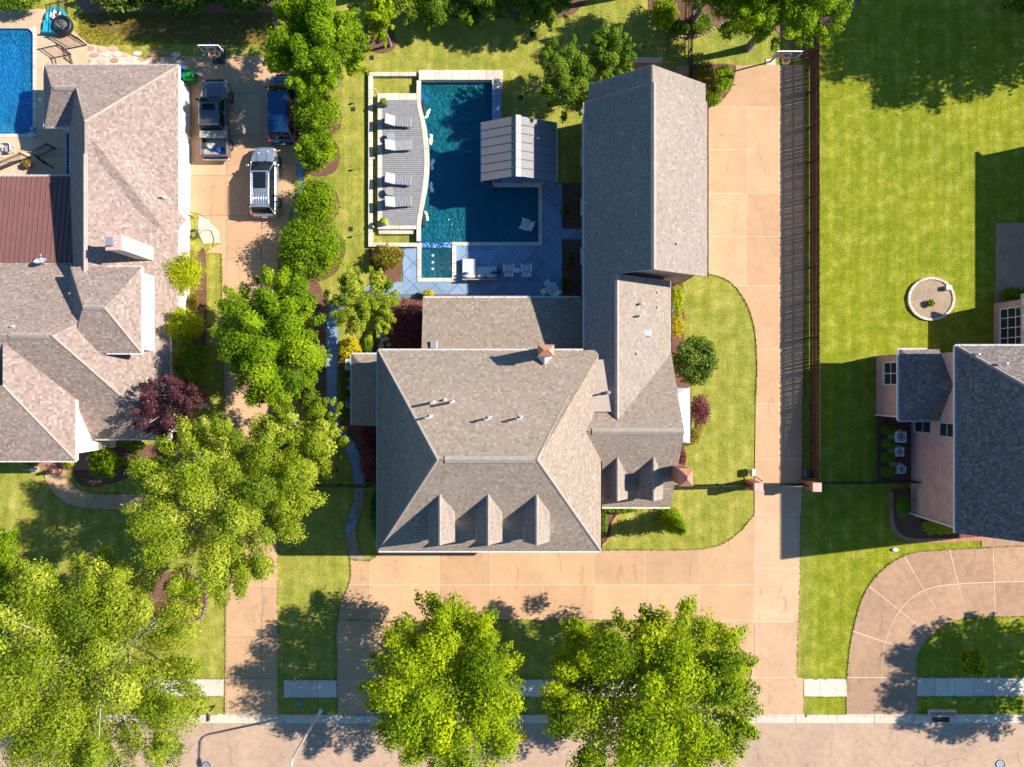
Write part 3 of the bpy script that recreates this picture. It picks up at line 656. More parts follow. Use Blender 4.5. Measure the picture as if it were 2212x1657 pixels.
b.obj('basin', 'pool_plaster', pool)
ledge = pbox(1081, 1163.2, 405, 523, -1.4, -.36).obj('ledge', 'shelf_joint', pool)
pbox(1072, 1081, 405, 523, -1.4, -.62).obj('step', 'pool_plaster', pool)
pbox(1063, 1072, 405, 523, -1.4, -.9).obj('step', 'pool_plaster', pool)
# random ashlar tiles on the ledge, each its own stone
def ashlar(parent, u0, u1, v0, v1, unit, z, mat):
    nx, ny = int((u1 - u0) / unit), int((v1 - v0) / unit); used = set()
    for j in range(ny):
        for i in range(nx):
            if (i, j) in used: continue
            w, h = rnd.choice([(1, 1), (2, 1), (1, 2), (2, 2), (3, 1), (1, 3), (2, 1)])
            w = min(w, nx - i); h = min(h, ny - j)
            while any((i + a, j + c) in used for a in range(w) for c in range(h)):
                if w > 1: w -= 1
                else: h -= 1
            for a in range(w):
                for c in range(h): used.add((i + a, j + c))
            pbox(u0 + i * unit + .35, u0 + (i + w) * unit - .35, v0 + j * unit + .35, v0 + (j + h) * unit - .35, z, z + .022 + rnd.uniform(0, .006)).obj('tile', mat, parent)
ashlar(ledge, 1082.5, 1162, 406.5, 521.5, 11.3, -.359, 'shelf_stone')
bench = pbox(911.5, 926, 191, 223, -1.4, -.30).obj('underwater_bench', 'bluestone', pool)
MB().sheet(pxs([(p[0] - .3, p[1]) for p in poolside] + [(1163.4, 523.6), (1163.4, 404.6), (1063.4, 404.6), (1063.4, 177.4)]), WZ).obj('water', 'pool_water', pool)
# spa
sb = MB(); pbox(910, 978, 536, 601, -1.4, -.95, sb); pbox(910.5, 928, 536, 601, -.95, -.45, sb); pbox(928, 978, 588, 601, -.95, -.45, sb)
sb.obj('spa_seat', 'spa_plaster', pool)
MB().sheet(pxs([(910.3, 535.5), (976.5, 535.5), (976.5, 600.6), (910.3, 600.6)]), .02).obj('spa_water', 'spa_water', pool)
pbox(910.2, 976.2, 524.3, 535, -1.4, .035).obj('spillway', 'mosaic', pool)
for (a, c) in ((935, 552), (934.5, 567), (934.5, 581)):
    m = MB(); x, y = g2(a, c); m.blob((x, y, .03), (.10, .09, .02), 9, 4, .2).obj('bubble_patch', 'foam', pool, smooth=True)
# waterfalls spilling from the curved wall
for (a, c, t) in ((921.5, 245, 22), (929.5, 301, 8), (932.5, 355, 2), (931, 404, -8), (920, 466, -15)):
    x, y = g2(a, c); m = MB()
    for k in range(7):
        s_ = (k - 3) * .10; dx, dy = math.sin(R(t)) * -s_, math.cos(R(t)) * s_
        m.blob((x + dx * -1 + rnd.uniform(-.02, .09), y + dy, WZ + .01), (.09 + rnd.uniform(0, .06), .10, .035), 8, 4, .3)
    m.obj('waterfall_foam', 'foam', pool, smooth=True)
# coping: curved wall caps and straight stones
def cap_strip(a, c, z0, z1, per, mat='limestone', name='coping_stone'):
    for i in range(0, len(a) - 1, per):
        j = min(i + per, len(a) - 1)
        q = [g2(*p) for p in a[i:j + 1]] + [g2(*p) for p in c[i:j + 1]][::-1]
        cx, cy = sum(p[0] for p in q) / len(q), sum(p[1] for p in q) / len(q)
        MB().prism([(p[0] + (cx - p[0]) * .012, p[1] + (cy - p[1]) * .012) for p in q], z0, z1).obj(name, mat, pool)
cap_strip(poolside, deckside, DZ - .115, DZ + .02, 5)
def row(u0, u1, v0, v1, z0, z1, n, mat='limestone', vert=False, name='coping_stone', par=pool):
    for k in range(n):
        a0, a1 = k / n, (k + 1) / n
        if vert: q = (u0, u1, v0 + (v1 - v0) * a0 + .25, v0 + (v1 - v0) * a1 - .25)
        else: q = (u0 + (u1 - u0) * a0 + .25, u0 + (u1 - u0) * a1 - .25, v0, v1)
        x0, y1 = g2(q[0], q[2]); x1, y0 = g2(q[1], q[3]); MB().bbox(x0, x1, y0, y1, z0, z1 + rnd.uniform(0, .004), .012).obj(name, mat, par)
row(906, 1086, 157, 178, -.1, DZ, 5)
row(1063.2, 1085, 178.3, 198, -.1, DZ, 1, vert=True)
row(1063.2, 1073, 198.3, 268, -.1, DZ - .04, 5, 'bluestone', vert=True); row(1073.3, 1083.5, 198.3, 268, -.1, DZ - .06, 5, 'bluestone', vert=True)
row(1063.2, 1171, 396, 405, -.02, .085, 5); row(1163.2, 1171.5, 405.3, 531, -.02, .085, 5, vert=True)
row(976.5, 1163, 523.5, 531, -.02, .085, 9); row(976.5, 985.5, 531.2, 609, -.02, .085, 4, vert=True)
row(901.5, 976.3, 600.6, 609, -.02, .085, 4); row(901.5, 910.2, 524.6, 600.4, -.02, .10, 4, vert=True)
# patio of large diagonal bluestone slabs
pat = struct('bluestone_patio', MB().sheet(pxs([(870, 537), (901.5, 537), (901.5, 646), (855, 646), (855, 612), (870, 612)]), .012)
             .sheet(pxs([(901.5, 609), (1214, 609), (1214, 646), (901.5, 646)]), .012).sheet(pxs([(985.5, 531), (1214, 531), (1214, 609), (985.5, 609)]), .012)
             .sheet(pxs([(1171.5, 398), (1214, 398), (1214, 531), (1171.5, 531)]), .012).sheet(pxs([(1063, 268), (1200, 268), (1200, 397), (1063, 397)]), .012)
             .sheet(pxs([(1214, 495), (1262, 495), (1262, 517), (1214, 517)]), .012), 'bluestone_joint')
def diag(rect, step=1.12, gap=.014):
    (u0, u1, v0, v1) = rect; x0, y1 = g2(u0, v0); x1, y0 = g2(u1, v1); c = math.sqrt(.5)
    pa = [(x0, y0), (x1, y0), (x1, y1), (x0, y1)]
    pr = [c * (p[0] + p[1]) for p in pa]; qr = [c * (p[0] - p[1]) for p in pa]
    for i in range(math.floor(min(pr) / step), math.ceil(max(pr) / step)):
        for j in range(math.floor(min(qr) / step), math.ceil(max(qr) / step)):
            o = pa; so_ = (i % 2) * 0
            for (nx, ny, dd) in ((c, c, (i + 1) * step - gap), (-c, -c, -i * step - gap), (c, -c, (j + 1) * step - gap + so_), (-c, c, -j * step - gap)):
                o = clip(o, nx, ny, dd)
                if len(o) < 3: break
            if len(o) >= 3 and area(o) > .02: MB().prism(o, 0, .05 + rnd.uniform(0, .004)).obj('paver', 'bluestone', pat)
for r_ in ((870, 901.3, 537, 609), (855, 1214, 609, 636), (1016, 1214, 636, 646), (985.7, 1171.5, 531.2, 609), (1171.7, 1214, 398, 609), (1085, 1171.5, 268, 396), (1171.5, 1200, 268, 398), (1214, 1262, 495, 517)): diag(r_)
# low stone wall round the deck terrace
tw = thing('terrace_wall', G(800, 350), 'low pale stone retaining wall round the pool deck lawn strip', 'wall')
row(797, 806, 159, 534.5, 0, .28, 10, vert=True, name='wall_stone', par=tw)
row(806.2, 902, 159, 167.5, 0, .28, 5, name='wall_stone', par=tw); row(806.2, 901, 526, 534.5, 0, .28, 5, name='wall_stone', par=tw)
# deck
deck = thing('pool_deck', G(870, 355), 'raised grey plank pool deck with pale stone border along the pool', 'deck')
pbox(827, 917, 221.5, 489.5, .0, DZ - .05).obj('frame', 'composite_gap', deck)
nb = 64
for k in range(nb):
    v0, v1 = 222 + 267 * k / nb, 222 + 267 * (k + 1) / nb
    vm = (v0 + v1) / 2
    ue = np.interp(vm, [p[1] for p in deckside], [p[0] for p in deckside]) - .4
    x0, y1 = g2(828.3, v0 + .3); x1, y0 = g2(ue, v1 - .3)
    MB().bbox(x0, x1, y0, y1, DZ - .05, DZ + rnd.uniform(-.002, .002), .004).obj('board', 'composite', deck)
row(818, 827.8, 207, 498, 0, DZ + .01, 9, vert=True, name='border_stone', par=deck)
row(828, 901, 207, 221.7, 0, DZ + .01, 4, name='border_stone', par=deck); row(828, 901, 489.7, 498, 0, DZ + .01, 4, name='border_stone', par=deck)
row(819, 897, 498.3, 507, 0, .26, 3, name='step_stone', par=deck)
# cabana over the ledge
cab = thing('pool_cabana', G(1118, 330), 'open cabana with grey standing seam gable roof over the pool edge', 'cabana')
ze, zr = 3.0, 4.25
xl, xr, xm = g2(1040, 0, ze)[0], g2(1202, 0, ze)[0], g2(1116, 0, zr)[0]
yt, yb = g2(0, 264, ze)[1], g2(0, 391.5, ze)[1]
for sgn, xe in ((-1, xl), (1, xr)):
    for k in range(7):
        y0, y1 = yt + (yb - yt) * k / 7, yt + (yb - yt) * (k + 1) / 7
        m = MB()
        for (a, c, z_) in ((y0, y1, 0),):
            m.add([(xe, a - .01, ze), (xe, c + .01, ze), (xm, c + .01, zr), (xm, a - .01, zr), (xe, a - .01, ze - .06), (xe, c + .01, ze - .06), (xm, c + .01, zr - .06), (xm, a - .01, zr - .06)],
                  [(0, 1, 2, 3), (7, 6, 5, 4), (0, 4, 5, 1), (2, 6, 7, 3), (1, 5, 6, 2), (0, 3, 7, 4)])
        pnl = m.obj('roof_panel', 'metal_grey', cab)
        if k:
            MB().tube([(xe, y0, ze + .03), (xm, y0, zr + .03)], .03, 4).obj('seam', 'metal_grey', pnl)
    MB().box(xe - .05, xe + .05, yb, yt, ze - .16, ze - .062).obj('eave_beam', 'gutter_white', cab)
MB().add([(xm - .05, yb - .04, zr + .05), (xm + .30, yb - .04, zr - .06), (xm + .30, yt + .04, zr - .06), (xm - .05, yt + .04, zr + .05), (xm - .05, yb - .04, zr - .02), (xm + .30, yb - .04, zr - .16), (xm + .30, yt + .04, zr - .16), (xm - .05, yt + .04, zr - .02)],
         [(0, 1, 2, 3), (7, 6, 5, 4), (0, 4, 5, 1), (2, 6, 7, 3), (1, 5, 6, 2), (0, 3, 7, 4)]).obj('ridge_cap', 'metal_light', cab)
for y in (yb + .45, yt - .4):
    MB().box(xl + .4, xr - .4, y - .06, y + .06, 2.75, 2.93).obj('beam', 'cedar_new', cab)
    for x in (xl + .75, xr - .75): MB().box(x - .08, x + .08, y - .08, y + .08, .05, 2.75).obj('post', 'cedar_new', cab)
# ---- outdoor furniture
def lounger(label, u, v, rz, cover):
    t = thing('sun_lounger', (*g2(u, v, DZ), DZ), label, 'sun lounger', 'sun loungers on the pool deck', R(rz))
    f = MB().box(-.9, .95, -.33, -.29, .24, .29).box(-.9, .95, .29, .33, .24, .29).box(.9, .95, -.29, .29, .24, .29).box(-.9, -.86, -.29, .29, .24, .29); f.obj('frame', 'metal_light', t, True)
    for x in (-.8, .85):
        for y in (-.31, .31): MB().box(x - .025, x + .025, y - .025, y + .025, 0, .24).obj('leg', 'metal_light', t, True)
    m = MB()
    for k in range(12):
        x0 = -.18 + k * .094; m.bbox(x0, x0 + .088, -.34, .34, .29, .37, .02, k % 2)
    m.obj('seat_cushion', cover, t, True)
    back = Matrix.Translation((-.2, 0, .33)) @ Matrix.Rotation(R(38), 4, 'Y') @ Matrix.Rotation(R(180), 4, 'Z')
    bk = MB().bbox(0, .82, -.36, .36, -.03, .06, .025, 0, back).obj('backrest', 'fabric_lounge', t, True)
    MB().tube([(-.62, -.30, .29), (-.75, -.30, .78)], .015, 5).tube([(-.62, .30, .29), (-.75, .30, .78)], .015, 5).obj('back_stay', 'iron', t, True)
lounger('sun lounger nearest the house end of the pool deck, first from the flower planter', 861, 266, -4, ['fabric_grey', 'fabric_pale'])
lounger('sun lounger on the deck just below the upper round table', 861, 318, 3, ['fabric_pale', 'fabric_pale'])
lounger('sun lounger on the deck just above the lower round table', 861, 391, -4, ['fabric_grey', 'fabric_pale'])
lounger('sun lounger at the far lower end of the deck by the white planter', 861, 439, 4, ['fabric_grey', 'fabric_pale'])
for (a, c, l) in ((844, 294, 'round pale side table between the upper two sun loungers'), (840.5, 413, 'round pale side table between the lower two sun loungers')):
    x, y = g2(a, c, .9); t = thing('side_table', (x, y, DZ), l, 'side table', 'round tables on the deck')
    MB().lathe(0, 0, [(.28, .40), (.30, .42), (.30, .45), (.28, .46)], 24).obj('top', 'fabric_pale', t, True); MB().lathe(0, 0, [(.20, 0), (.17, .2), (.22, .40)], 20).obj('base', 'metal_grey', t, True)
def leafset(n, c, r, size, up=.3):
    d = rng.normal(size=(n, 3)); d[:, 2] = np.abs(d[:, 2]) * 1.0 - .1; d /= np.linalg.norm(d, axis=1)[:, None]
    p = np.array(c) + d * np.array(r) * rng.uniform(.55, 1.05, (n, 1)); return p, d
def np_mesh(name, V, F, mat, var):
    me = bpy.data.meshes.new(name); n, f = len(V), len(F)
    me.vertices.add(n); me.vertices.foreach_set('co', V.astype(np.float32).ravel())
    me.loops.add(f * 4); me.loops.foreach_set('vertex_index', F.astype(np.int32).ravel())
    me.polygons.add(f); me.polygons.foreach_set('loop_start', np.arange(0, f * 4, 4, dtype=np.int32)); me.polygons.foreach_set('loop_total', np.full(f, 4, dtype=np.int32))
    a = me.attributes.new('var', 'FLOAT', 'FACE'); a.data.foreach_set('value', var.astype(np.float32))
    me.materials.append(M[mat]); me.update(calc_edges=True); return me
def leaf_mesh(name, P, Dn, size, mat, var=None, asp=.6, spread=.45):
    n = len(P); nr = Dn * .9 + rng.normal(size=(n, 3)) * spread; nr[:, 2] += .35; nr /= np.linalg.norm(nr, axis=1)[:, None]
    h = rng.normal(size=(n, 3)); t = np.cross(nr, h); t /= np.linalg.norm(t, axis=1)[:, None] + 1e-9; b_ = np.cross(nr, t)
    sz = size * np.clip(rng.lognormal(0, .38, (n, 1)), .45, 2.0)
    V = np.stack([P - t * sz * .5, P + b_ * sz * asp * .5 + nr * sz * .06, P + t * sz * .5, P - b_ * sz * asp * .5 + nr * sz * .06], 1).reshape(-1, 3)
    F = np.arange(n * 4).reshape(-1, 4)
    if var is None: var = np.clip(rng.normal(.5, .22, n), 0, 1)
    return np_mesh(name, V, F, mat, var)
def leaf_obj(name, P, Dn, size, mat, parent=None, var=None, local=False, asp=.6, spread=.45):
    o = bpy.data.objects.new(name, leaf_mesh(name, P, Dn, size, mat, var, asp, spread)); COL.objects.link(o); attach(o, parent, local); return o
def planter(label, u, v, mat, leafm, flower=None):
    x, y = g2(u, v, .8); t = thing('planter', (x, y, DZ + .011), label, 'planter')
    MB().bbox(-.20, .20, -.20, .20, 0, .42, .03).obj('box', mat, t, True)
    P, D_ = leafset(420, (0, 0, .48), (.24, .24, .26), .09); leaf_obj('plant', P, D_, .10, leafm, t, local=True)
    if flower:
        P, D_ = leafset(90, (0, 0, .5), (.22, .22, .26), .09); leaf_obj('flower', P, D_, .09, flower, t, local=True)
planter('blue square planter with yellow flowers at the top corner of the deck', 829, 221, 'pot_blue', 'leaf_bright', 'leaf_yellow')
planter('white square planter with a green plant at the bottom corner of the deck', 829, 479, 'fabric_white', 'leaf_chart')
def torch(label, u, v, hu, hv):
    x, y = g2(u, v); t = thing('garden_torch', (x, y, 0), label, 'torch', 'garden torches beside the deck')
    MB().cyl(0, 0, 0, 1.45, .014, n=6).obj('pole', 'iron', t, True); MB().lathe(0, 0, [(.03, 1.42), (.075, 1.5), (.075, 1.62), (.03, 1.7)], 10).obj('head', 'galv', t, True)
torch('slim garden torch at the upper corner of the pool deck', 817, 212, 0, 0)
torch('slim garden torch beside the middle of the pool deck', 816.5, 356, 0, 0)
torch('slim garden torch at the lower corner of the pool deck', 815, 500, 0, 0)
# sofa with chaise, rug, chairs
sf = thing('corner_sofa', G(1030, 590), 'white outdoor sofa with chaise standing on the shaded bluestone patio', 'sofa')
def px3(u0, u1, v0, v1, z0, z1, b=.04): 
    zm = z1; x0, y1 = g2(u0, v0, zm); x1, y0 = g2(u1, v1, zm); return MB().bbox(x0, x1, y0, y1, z0, z1, b)
px3(998, 1073, 590, 603, .05, .28, .02).obj('base', 'metal_light', sf); px3(998, 1029, 559.5, 590, .05, .28, .02).obj('base', 'metal_light', sf); px3(1029, 1073, 577, 590, .05, .27, .02).obj('base', 'metal_light', sf)
px3(998, 1028.6, 559, 597, .285, .46).obj('chaise_cushion', 'fabric_white', sf); px3(1029.2, 1073, 576, 597, .285, .45).obj('seat_cushion', 'fabric_white', sf)
px3(998, 1073, 602.2, 604.6, .285, .74, .02).obj('backrest', 'metal_light', sf)
for (a, c) in ((999, 1027), (1029, 1048), (1049, 1072)):
    x0, y0 = g2(a, 602, .6); x1, _ = g2(c, 602, .6); m = MB()
    m.blob(((x0 + x1) / 2, y0 + .16, .60), ((x1 - x0) / 2, .15, .20), 16, 8).obj('back_cushion', 'fabric_white', sf, smooth=True)
for (a, c, r_) in ((1006, 590, 25), (1066, 588, -15)):
    x, y = g2(a, c, .6); MB().blob((x, y, .56), (.24, .09, .17), 12, 8).obj('throw_pillow', 'pot_blue', sf, smooth=True)
rug = thing('patio_rug', G(1038, 560), 'blue and white checked rug in front of the white sofa', 'rug')
pbox(1008, 1069, 542, 580, .056, .066).obj('rug_body', 'rug_blue', rug)
for k in range(11): a = 1010 + 5.7 * k; pbox(a - .45, a + .45, 542.3, 579.7, .066, .069).obj('stripe', 'rug_white', rug)
for k in range(8): a = 544 + 4.9 * k; pbox(1008.3, 1068.7, a - .4, a + .4, .066, .0705).obj('stripe', 'rug_white', rug)
def adirondack(label, u, v, rz, z=.054, mat='adirondack', group='slatted garden chairs by the pool'):
    x, y = g2(u, v, .4); t = thing('slatted_chair', (x, y, z), label, 'chair', group, R(rz))
    for s_ in (-1, 1):
        MB().bbox(s_ * .34 - .06, s_ * .34 + .06, -.22, .42, .50, .53, .01).obj('armrest', mat, t, True)
        MB().box(s_ * .31 - .03, s_ * .31 + .03, .30, .36, 0, .50).obj('leg', mat, t, True)
        MB().add([(s_ * .29 - .02, .34, .30), (s_ * .29 + .02, .34, .30), (s_ * .29 + .02, -.46, .0), (s_ * .29 - .02, -.46, .0), (s_ * .29 - .02, .34, .40), (s_ * .29 + .02, .34, .40), (s_ * .29 + .02, -.46, .09), (s_ * .29 - .02, -.46, .09)],
                 [(0, 1, 2, 3), (7, 6, 5, 4), (0, 4, 5, 1), (2, 6, 7, 3), (1, 5, 6, 2), (0, 3, 7, 4)]).obj('leg', mat, t, True)
    for k in range(5):
        yy = .34 - k * .115; zz = .40 - k * .025; MB().box(-.27, .27, yy - .10, yy, zz, zz + .02).obj('seat_slat', mat, t, True)
    for k in range(5):
        a = (k - 2) * .115; L_ = .80 - abs(k - 2) * .05
        MB().add([(a - .045, -.22, .30), (a + .045, -.22, .30), (a * 1.35 + .05, -.22 - L_ * .45, .30 + L_ * .85), (a * 1.35 - .05, -.22 - L_ * .45, .30 + L_ * .85),
                  (a - .045, -.245, .30), (a + .045, -.245, .30), (a * 1.35 + .05, -.245 - L_ * .45, .30 + L_ * .85), (a * 1.35 - .05, -.245 - L_ * .45, .30 + L_ * .85)],
                 [(0, 1, 2, 3), (7, 6, 5, 4), (0, 4, 5, 1), (2, 6, 7, 3), (1, 5, 6, 2), (0, 3, 7, 4)]).obj('back_slat', mat, t, True)
    return t
def cushioned(t): MB().bbox(-.24, .24, -.10, .30, .40, .47, .03).obj('cushion', 'fabric_white', t, True)
cushioned(adirondack('pale slatted garden chair right beside the potted dry grass', 1099, 583, 0))
cushioned(adirondack('pale slatted garden chair on the right of the small round table', 1137, 583, 0))
adirondack('slatted garden chair turned askew with footstool at the patio corner', 1194, 626, 38)
adirondack('slatted chair standing in the shallow water of the pool ledge', 1136, 484, 70, z=-.331)
t = thing('round_table', (*g2(1117, 584, .4), .054), 'small round slatted table between the two cushioned chairs', 'side table')
MB().lathe(0, 0, [(.20, .42), (.20, .45)], 20).obj('top', 'adirondack', t, True)
for k in range(3): MB().tube([(.15 * math.cos(k * 2.1), .15 * math.sin(k * 2.1), 0), (.12 * math.cos(k * 2.1), .12 * math.sin(k * 2.1), .42)], .02, 6).obj('leg', 'adirondack', t, True)
t = thing('footstool', (*g2(1182.5, 612.5, .3), .054), 'pale square footstool in front of the askew chair', 'footstool', rz=R(38))
for k in range(5): MB().box(-.25, .25, -.24 + k * .098, -.16 + k * .098, .30, .33).obj('slat', 'adirondack', t, True)
for sx in (-1, 1):
    for sy in (-1, 1): MB().box(sx * .21 - .03, sx * .21 + .03, sy * .2 - .03, sy * .2 + .03, 0, .30).obj('leg', 'adirondack', t, True)
t = thing('square_table', (*g2(1174, 630, .4), .054), 'small square white table beside the askew chair', 'side table', rz=R(38))
for k in range(4): MB().box(-.19, .19, -.19 + k * .097, -.10 + k * .097, .40, .425).obj('slat', 'white_paint', t, True)
for sx in (-1, 1):
    for sy in (-1, 1): MB().box(sx * .16 - .025, sx * .16 + .025, sy * .16 - .025, sy * .16 + .025, 0, .40).obj('leg', 'white_paint', t, True)
t = thing('potted_grass', (*g2(1077, 586, .4), .054), 'dark pot of dry ornamental grass at the end of the sofa', 'potted plant')
MB().lathe(0, 0, [(.14, 0), (.20, .35), (.21, .38), (.17, .38)], 16).obj('pot', 'plastic_black', t, True)
m = MB()
for k in range(46):
    a, q = rnd.uniform(0, 6.28), rnd.uniform(.05, .30); m.tube([(.06 * math.cos(a), .06 * math.sin(a), .36), (q * .6 * math.cos(a), q * .6 * math.sin(a), .65), (q * math.cos(a), q * math.sin(a), .75)], [.012, .010, .003], 3, cap=False)
m.obj('grass_blades', 'dry_grass', t, True)
# ================================================================== HOUSES
def V3(*a): return Vector(a)
def slope(parent, pts, mat, fascia='fascia', ex=.15, lift=.030, thick=.16, name='roof_slope'):
    pts = [Vector(p) for p in pts]; p0 = pts[0]; u = (pts[1] - p0).normalized()
    n = Vector((0, 0, 0))
    for i in range(len(pts)):
        a, c = pts[i] - p0, pts[(i + 1) % len(pts)] - p0; n += a.cross(c)
    n.normalize()
    if n.z < 0: n = -n
    w = n.cross(u)
    if w.z < 0: w = -w
    q = [((p - p0).dot(u), (p - p0).dot(w)) for p in pts]
    v1 = max(c[1] for c in q); m = MB(); uv = []
    k = math.floor(min(c[1] for c in q) / ex + 1e-4)
    def at(c, h): return p0 + u * c[0] + w * c[1] + n * h
    while k * ex < v1 - 1e-4:
        a, c = k * ex, (k + 1) * ex
        s_ = clip(clip(q, 0, 1, c), 0, -1, -a)
        if len(s_) >= 3:
            vs = [at(e, lift * (1 - (e[1] - a) / ex) + .004) for e in s_]
            m.add(vs, [tuple(range(len(vs)))]); uv += [(e[0], e[1] * .9999 + 1e-4) for e in s_]
            for i in range(len(s_)):
                e, f = s_[i], s_[(i + 1) % len(s_)]
                if abs(e[1] - a) < 1e-6 and abs(f[1] - a) < 1e-6 and abs(e[0] - f[0]) > .01:
                    m.add([at(e, 0), at(f, 0), at(f, lift + .004), at(e, lift + .004)], [(0, 1, 2, 3)]); uv += [(e[0], e[1] + .01), (f[0], f[1] + .01), (f[0], f[1] + .01), (e[0], e[1] + .01)]
        k += 1
    dn = Vector((0, 0, -thick)); nn = len(pts); up = n * .003
    m.add([p + up for p in pts] + [p + dn for p in pts], [tuple(range(nn, 2 * nn))] + [(i, (i + 1) % nn, nn + (i + 1) % nn, nn + i) for i in range(nn)], 1); uv += [(c.x, c.y) for c in pts] * 2
    m.uv = uv
    o = m.obj(name, [mat, fascia], parent)
    return o
def gutter(parent, a, b, mat='gutter_white', r=.055, hang=True):
    a, b = Vector(a), Vector(b); d = (b - a); L_ = d.length; d.normalize(); mx = Matrix.Translation(a) @ d.to_track_quat('X', 'Z').to_matrix().to_4x4()
    m = MB().box(0, L_, -r, r, -.14, -.12, 0, mx).box(0, L_, -r, -r + .012, -.12, .0, 0, mx).box(0, L_, r - .012, r, -.12, .0, 0, mx)
    if hang:
        k = .5
        while k < L_: m.box(k - .015, k + .015, -r, r, -.012, .004, 0, mx); k += 1.1
    return m.obj('gutter', mat, parent)
def ridgecap(parent, a, b, w=.16, h=.05, mat='roof_tab', name='ridge_cap'):
    a, b = Vector(a), Vector(b); d = (b - a); L_ = d.length; mx = Matrix.Translation(a) @ d.to_track_quat('X', 'Z').to_matrix().to_4x4()
    m = MB(); m.add([mx @ Vector(p) for x in (0, L_) for p in ((x, -w, -w * .55), (x, -w, -w * .55 + .03), (x, 0, h), (x, w, -w * .55 + .03), (x, w, -w * .55))],
                    [(0, 1, 6, 5), (1, 2, 7, 6), (2, 3, 8, 7), (3, 4, 9, 8), (4, 3, 2, 1, 0), (5, 6, 7, 8, 9)])
    return m.obj(name, mat, parent)
def hipline(parent, a, b, mat): return ridgecap(parent, a, b, .11, .045, mat, 'hip_cap')
def window(parent, axis, pos, a0, a1, z0, z1, nx=2, nz_=2, frame='white_paint', glass='window_glass', sill='limestone', name='window'):
    """axis 'x-' means the wall faces -x at x=pos, a0..a1 runs along y"""
    sg = 1 if axis[1] == '+' else -1
    def bx(m, p0, p1, q0, q1, r0, r1):
        lo, hi = sorted((pos + sg * p0, pos + sg * p1))
        return m.box(lo, hi, q0, q1, r0, r1) if axis[0] == 'x' else m.box(q0, q1, lo, hi, r0, r1)
    m = MB(); f = .06
    bx(m, .003, .06, a0, a1, z0, z0 + f); bx(m, .003, .06, a0, a1, z1 - f, z1); bx(m, .003, .06, a0, a0 + f, z0 + f, z1 - f); bx(m, .003, .06, a1 - f, a1, z0 + f, z1 - f)
    for k in range(1, nx): c = a0 + (a1 - a0) * k / nx; bx(m, .003, .05, c - .025, c + .025, z0 + f, z1 - f)
    for k in range(1, nz_): c = z0 + (z1 - z0) * k / nz_; bx(m, .003, .048, a0 + f, a1 - f, c - .025, c + .025)
    w = m.obj(name, frame, parent)
    for i in range(nx):
        for k in range(nz_):
            ya, yb_ = a0 + (a1 - a0) * i / nx + .03, a0 + (a1 - a0) * (i + 1) / nx - .03
            za, zb = z0 + (z1 - z0) * k / nz_ + .03, z0 + (z1 - z0) * (k + 1) / nz_ - .03
            bx(MB(), .004, .03, ya, yb_, za, zb).obj('pane', glass, w)
    if sill: bx(MB(), .003, .12, a0 - .06, a1 + .06, z0 - .09, z0 - .005).obj('sill', sill, w)
    return w
def vent(parent, u, v, z, h, r=.06, kind='pipe'):
    x, y = g2(u, v, z)
    if kind == 'pipe':
        MB().lathe(x, y, [(r * 1.9, z - .25), (r * 1.7, z + .05), (r * 1.05, z + .10), (r, z + h), (r * .6, z + h)], 12).obj('vent_pipe', 'galv', parent)
    elif kind == 'hook':
        MB().tube([(x, y, z - .2), (x, y, z + h), (x - .05, y - .05, z + h + .12), (x - .2, y - .06, z + h + .12), (x - .26, y - .06, z + h + .02)], r, 10).obj('gooseneck_vent', 'galv', parent)
        MB().bbox(x - .12, x + .12, y - .12, y + .12, z - .25, z + .06, .02).obj('vent_flashing', 'galv', parent)
    else:
        MB().bbox(x - .26, x + .26, y - .26, y + .26, z - .2, z + .2, .07).obj('box_vent', 'galv' if kind == 'box' else 'lead', parent)
def downspout(parent, x, y, z): MB().box(x - .05, x + .05, y - .05, y + .05, 0, z).obj('downspout', 'gutter_white', parent)

# ------------------------------------------------------------------ main house in the centre
H = thing('main_house', (0, -3, 0), 'large house in the centre with tan shingle hip roof, dormers and long garage wing', 'house')
L_, R_, T_, B_, ze, zr = -8.44, 5.58, 2.09, -10.55, 6.6, 12.0
ry, rx0, rx1 = -4.23, -4.14, 1.39
tan, gry = 'shingle_tan', 'shingle_grey'
slope(H, [(L_, B_, ze), (R_, B_, ze), (rx1, ry, zr), (rx0, ry, zr)], tan)
slope(H, [(R_, T_, ze), (L_, T_, ze), (rx0, ry, zr), (rx1, ry, zr)], tan)
slope(H, [(L_, T_, ze), (L_, B_, ze), (rx0, ry, zr)], tan)
slope(H, [(R_, B_, ze), (R_, T_, ze), (rx1, ry, zr)], tan)
ridgecap(H, (rx0 + .4, ry, zr + .02), (rx1 - .1, ry, zr + .02), .2, .06)
for c in ((L_, B_), (L_, T_)): hipline(H, (c[0], c[1], ze + .03), (rx0, ry, zr + .03), 'roof_tab')
for c in ((R_, B_),): hipline(H, (c[0], c[1], ze + .03), (rx1, ry, zr + .03), 'roof_tab')
hipline(H, (4.3, .9, 7.6), (rx1, ry, zr + .03), 'roof_tab')
gutter(H, (L_ - .05, T_, ze), (L_ - .05, B_, ze)); gutter(H, (L_, B_ - .05, ze), (R_, B_ - .05, ze), 'gutter_white'); gutter(H, (R_ + .05, B_, ze), (R_ + .05, -4.9, ze), 'gutter_brown', hang=False); gutter(H, (R_ - 1.1, T_ + .05, ze), (L_, T_ + .05, ze))
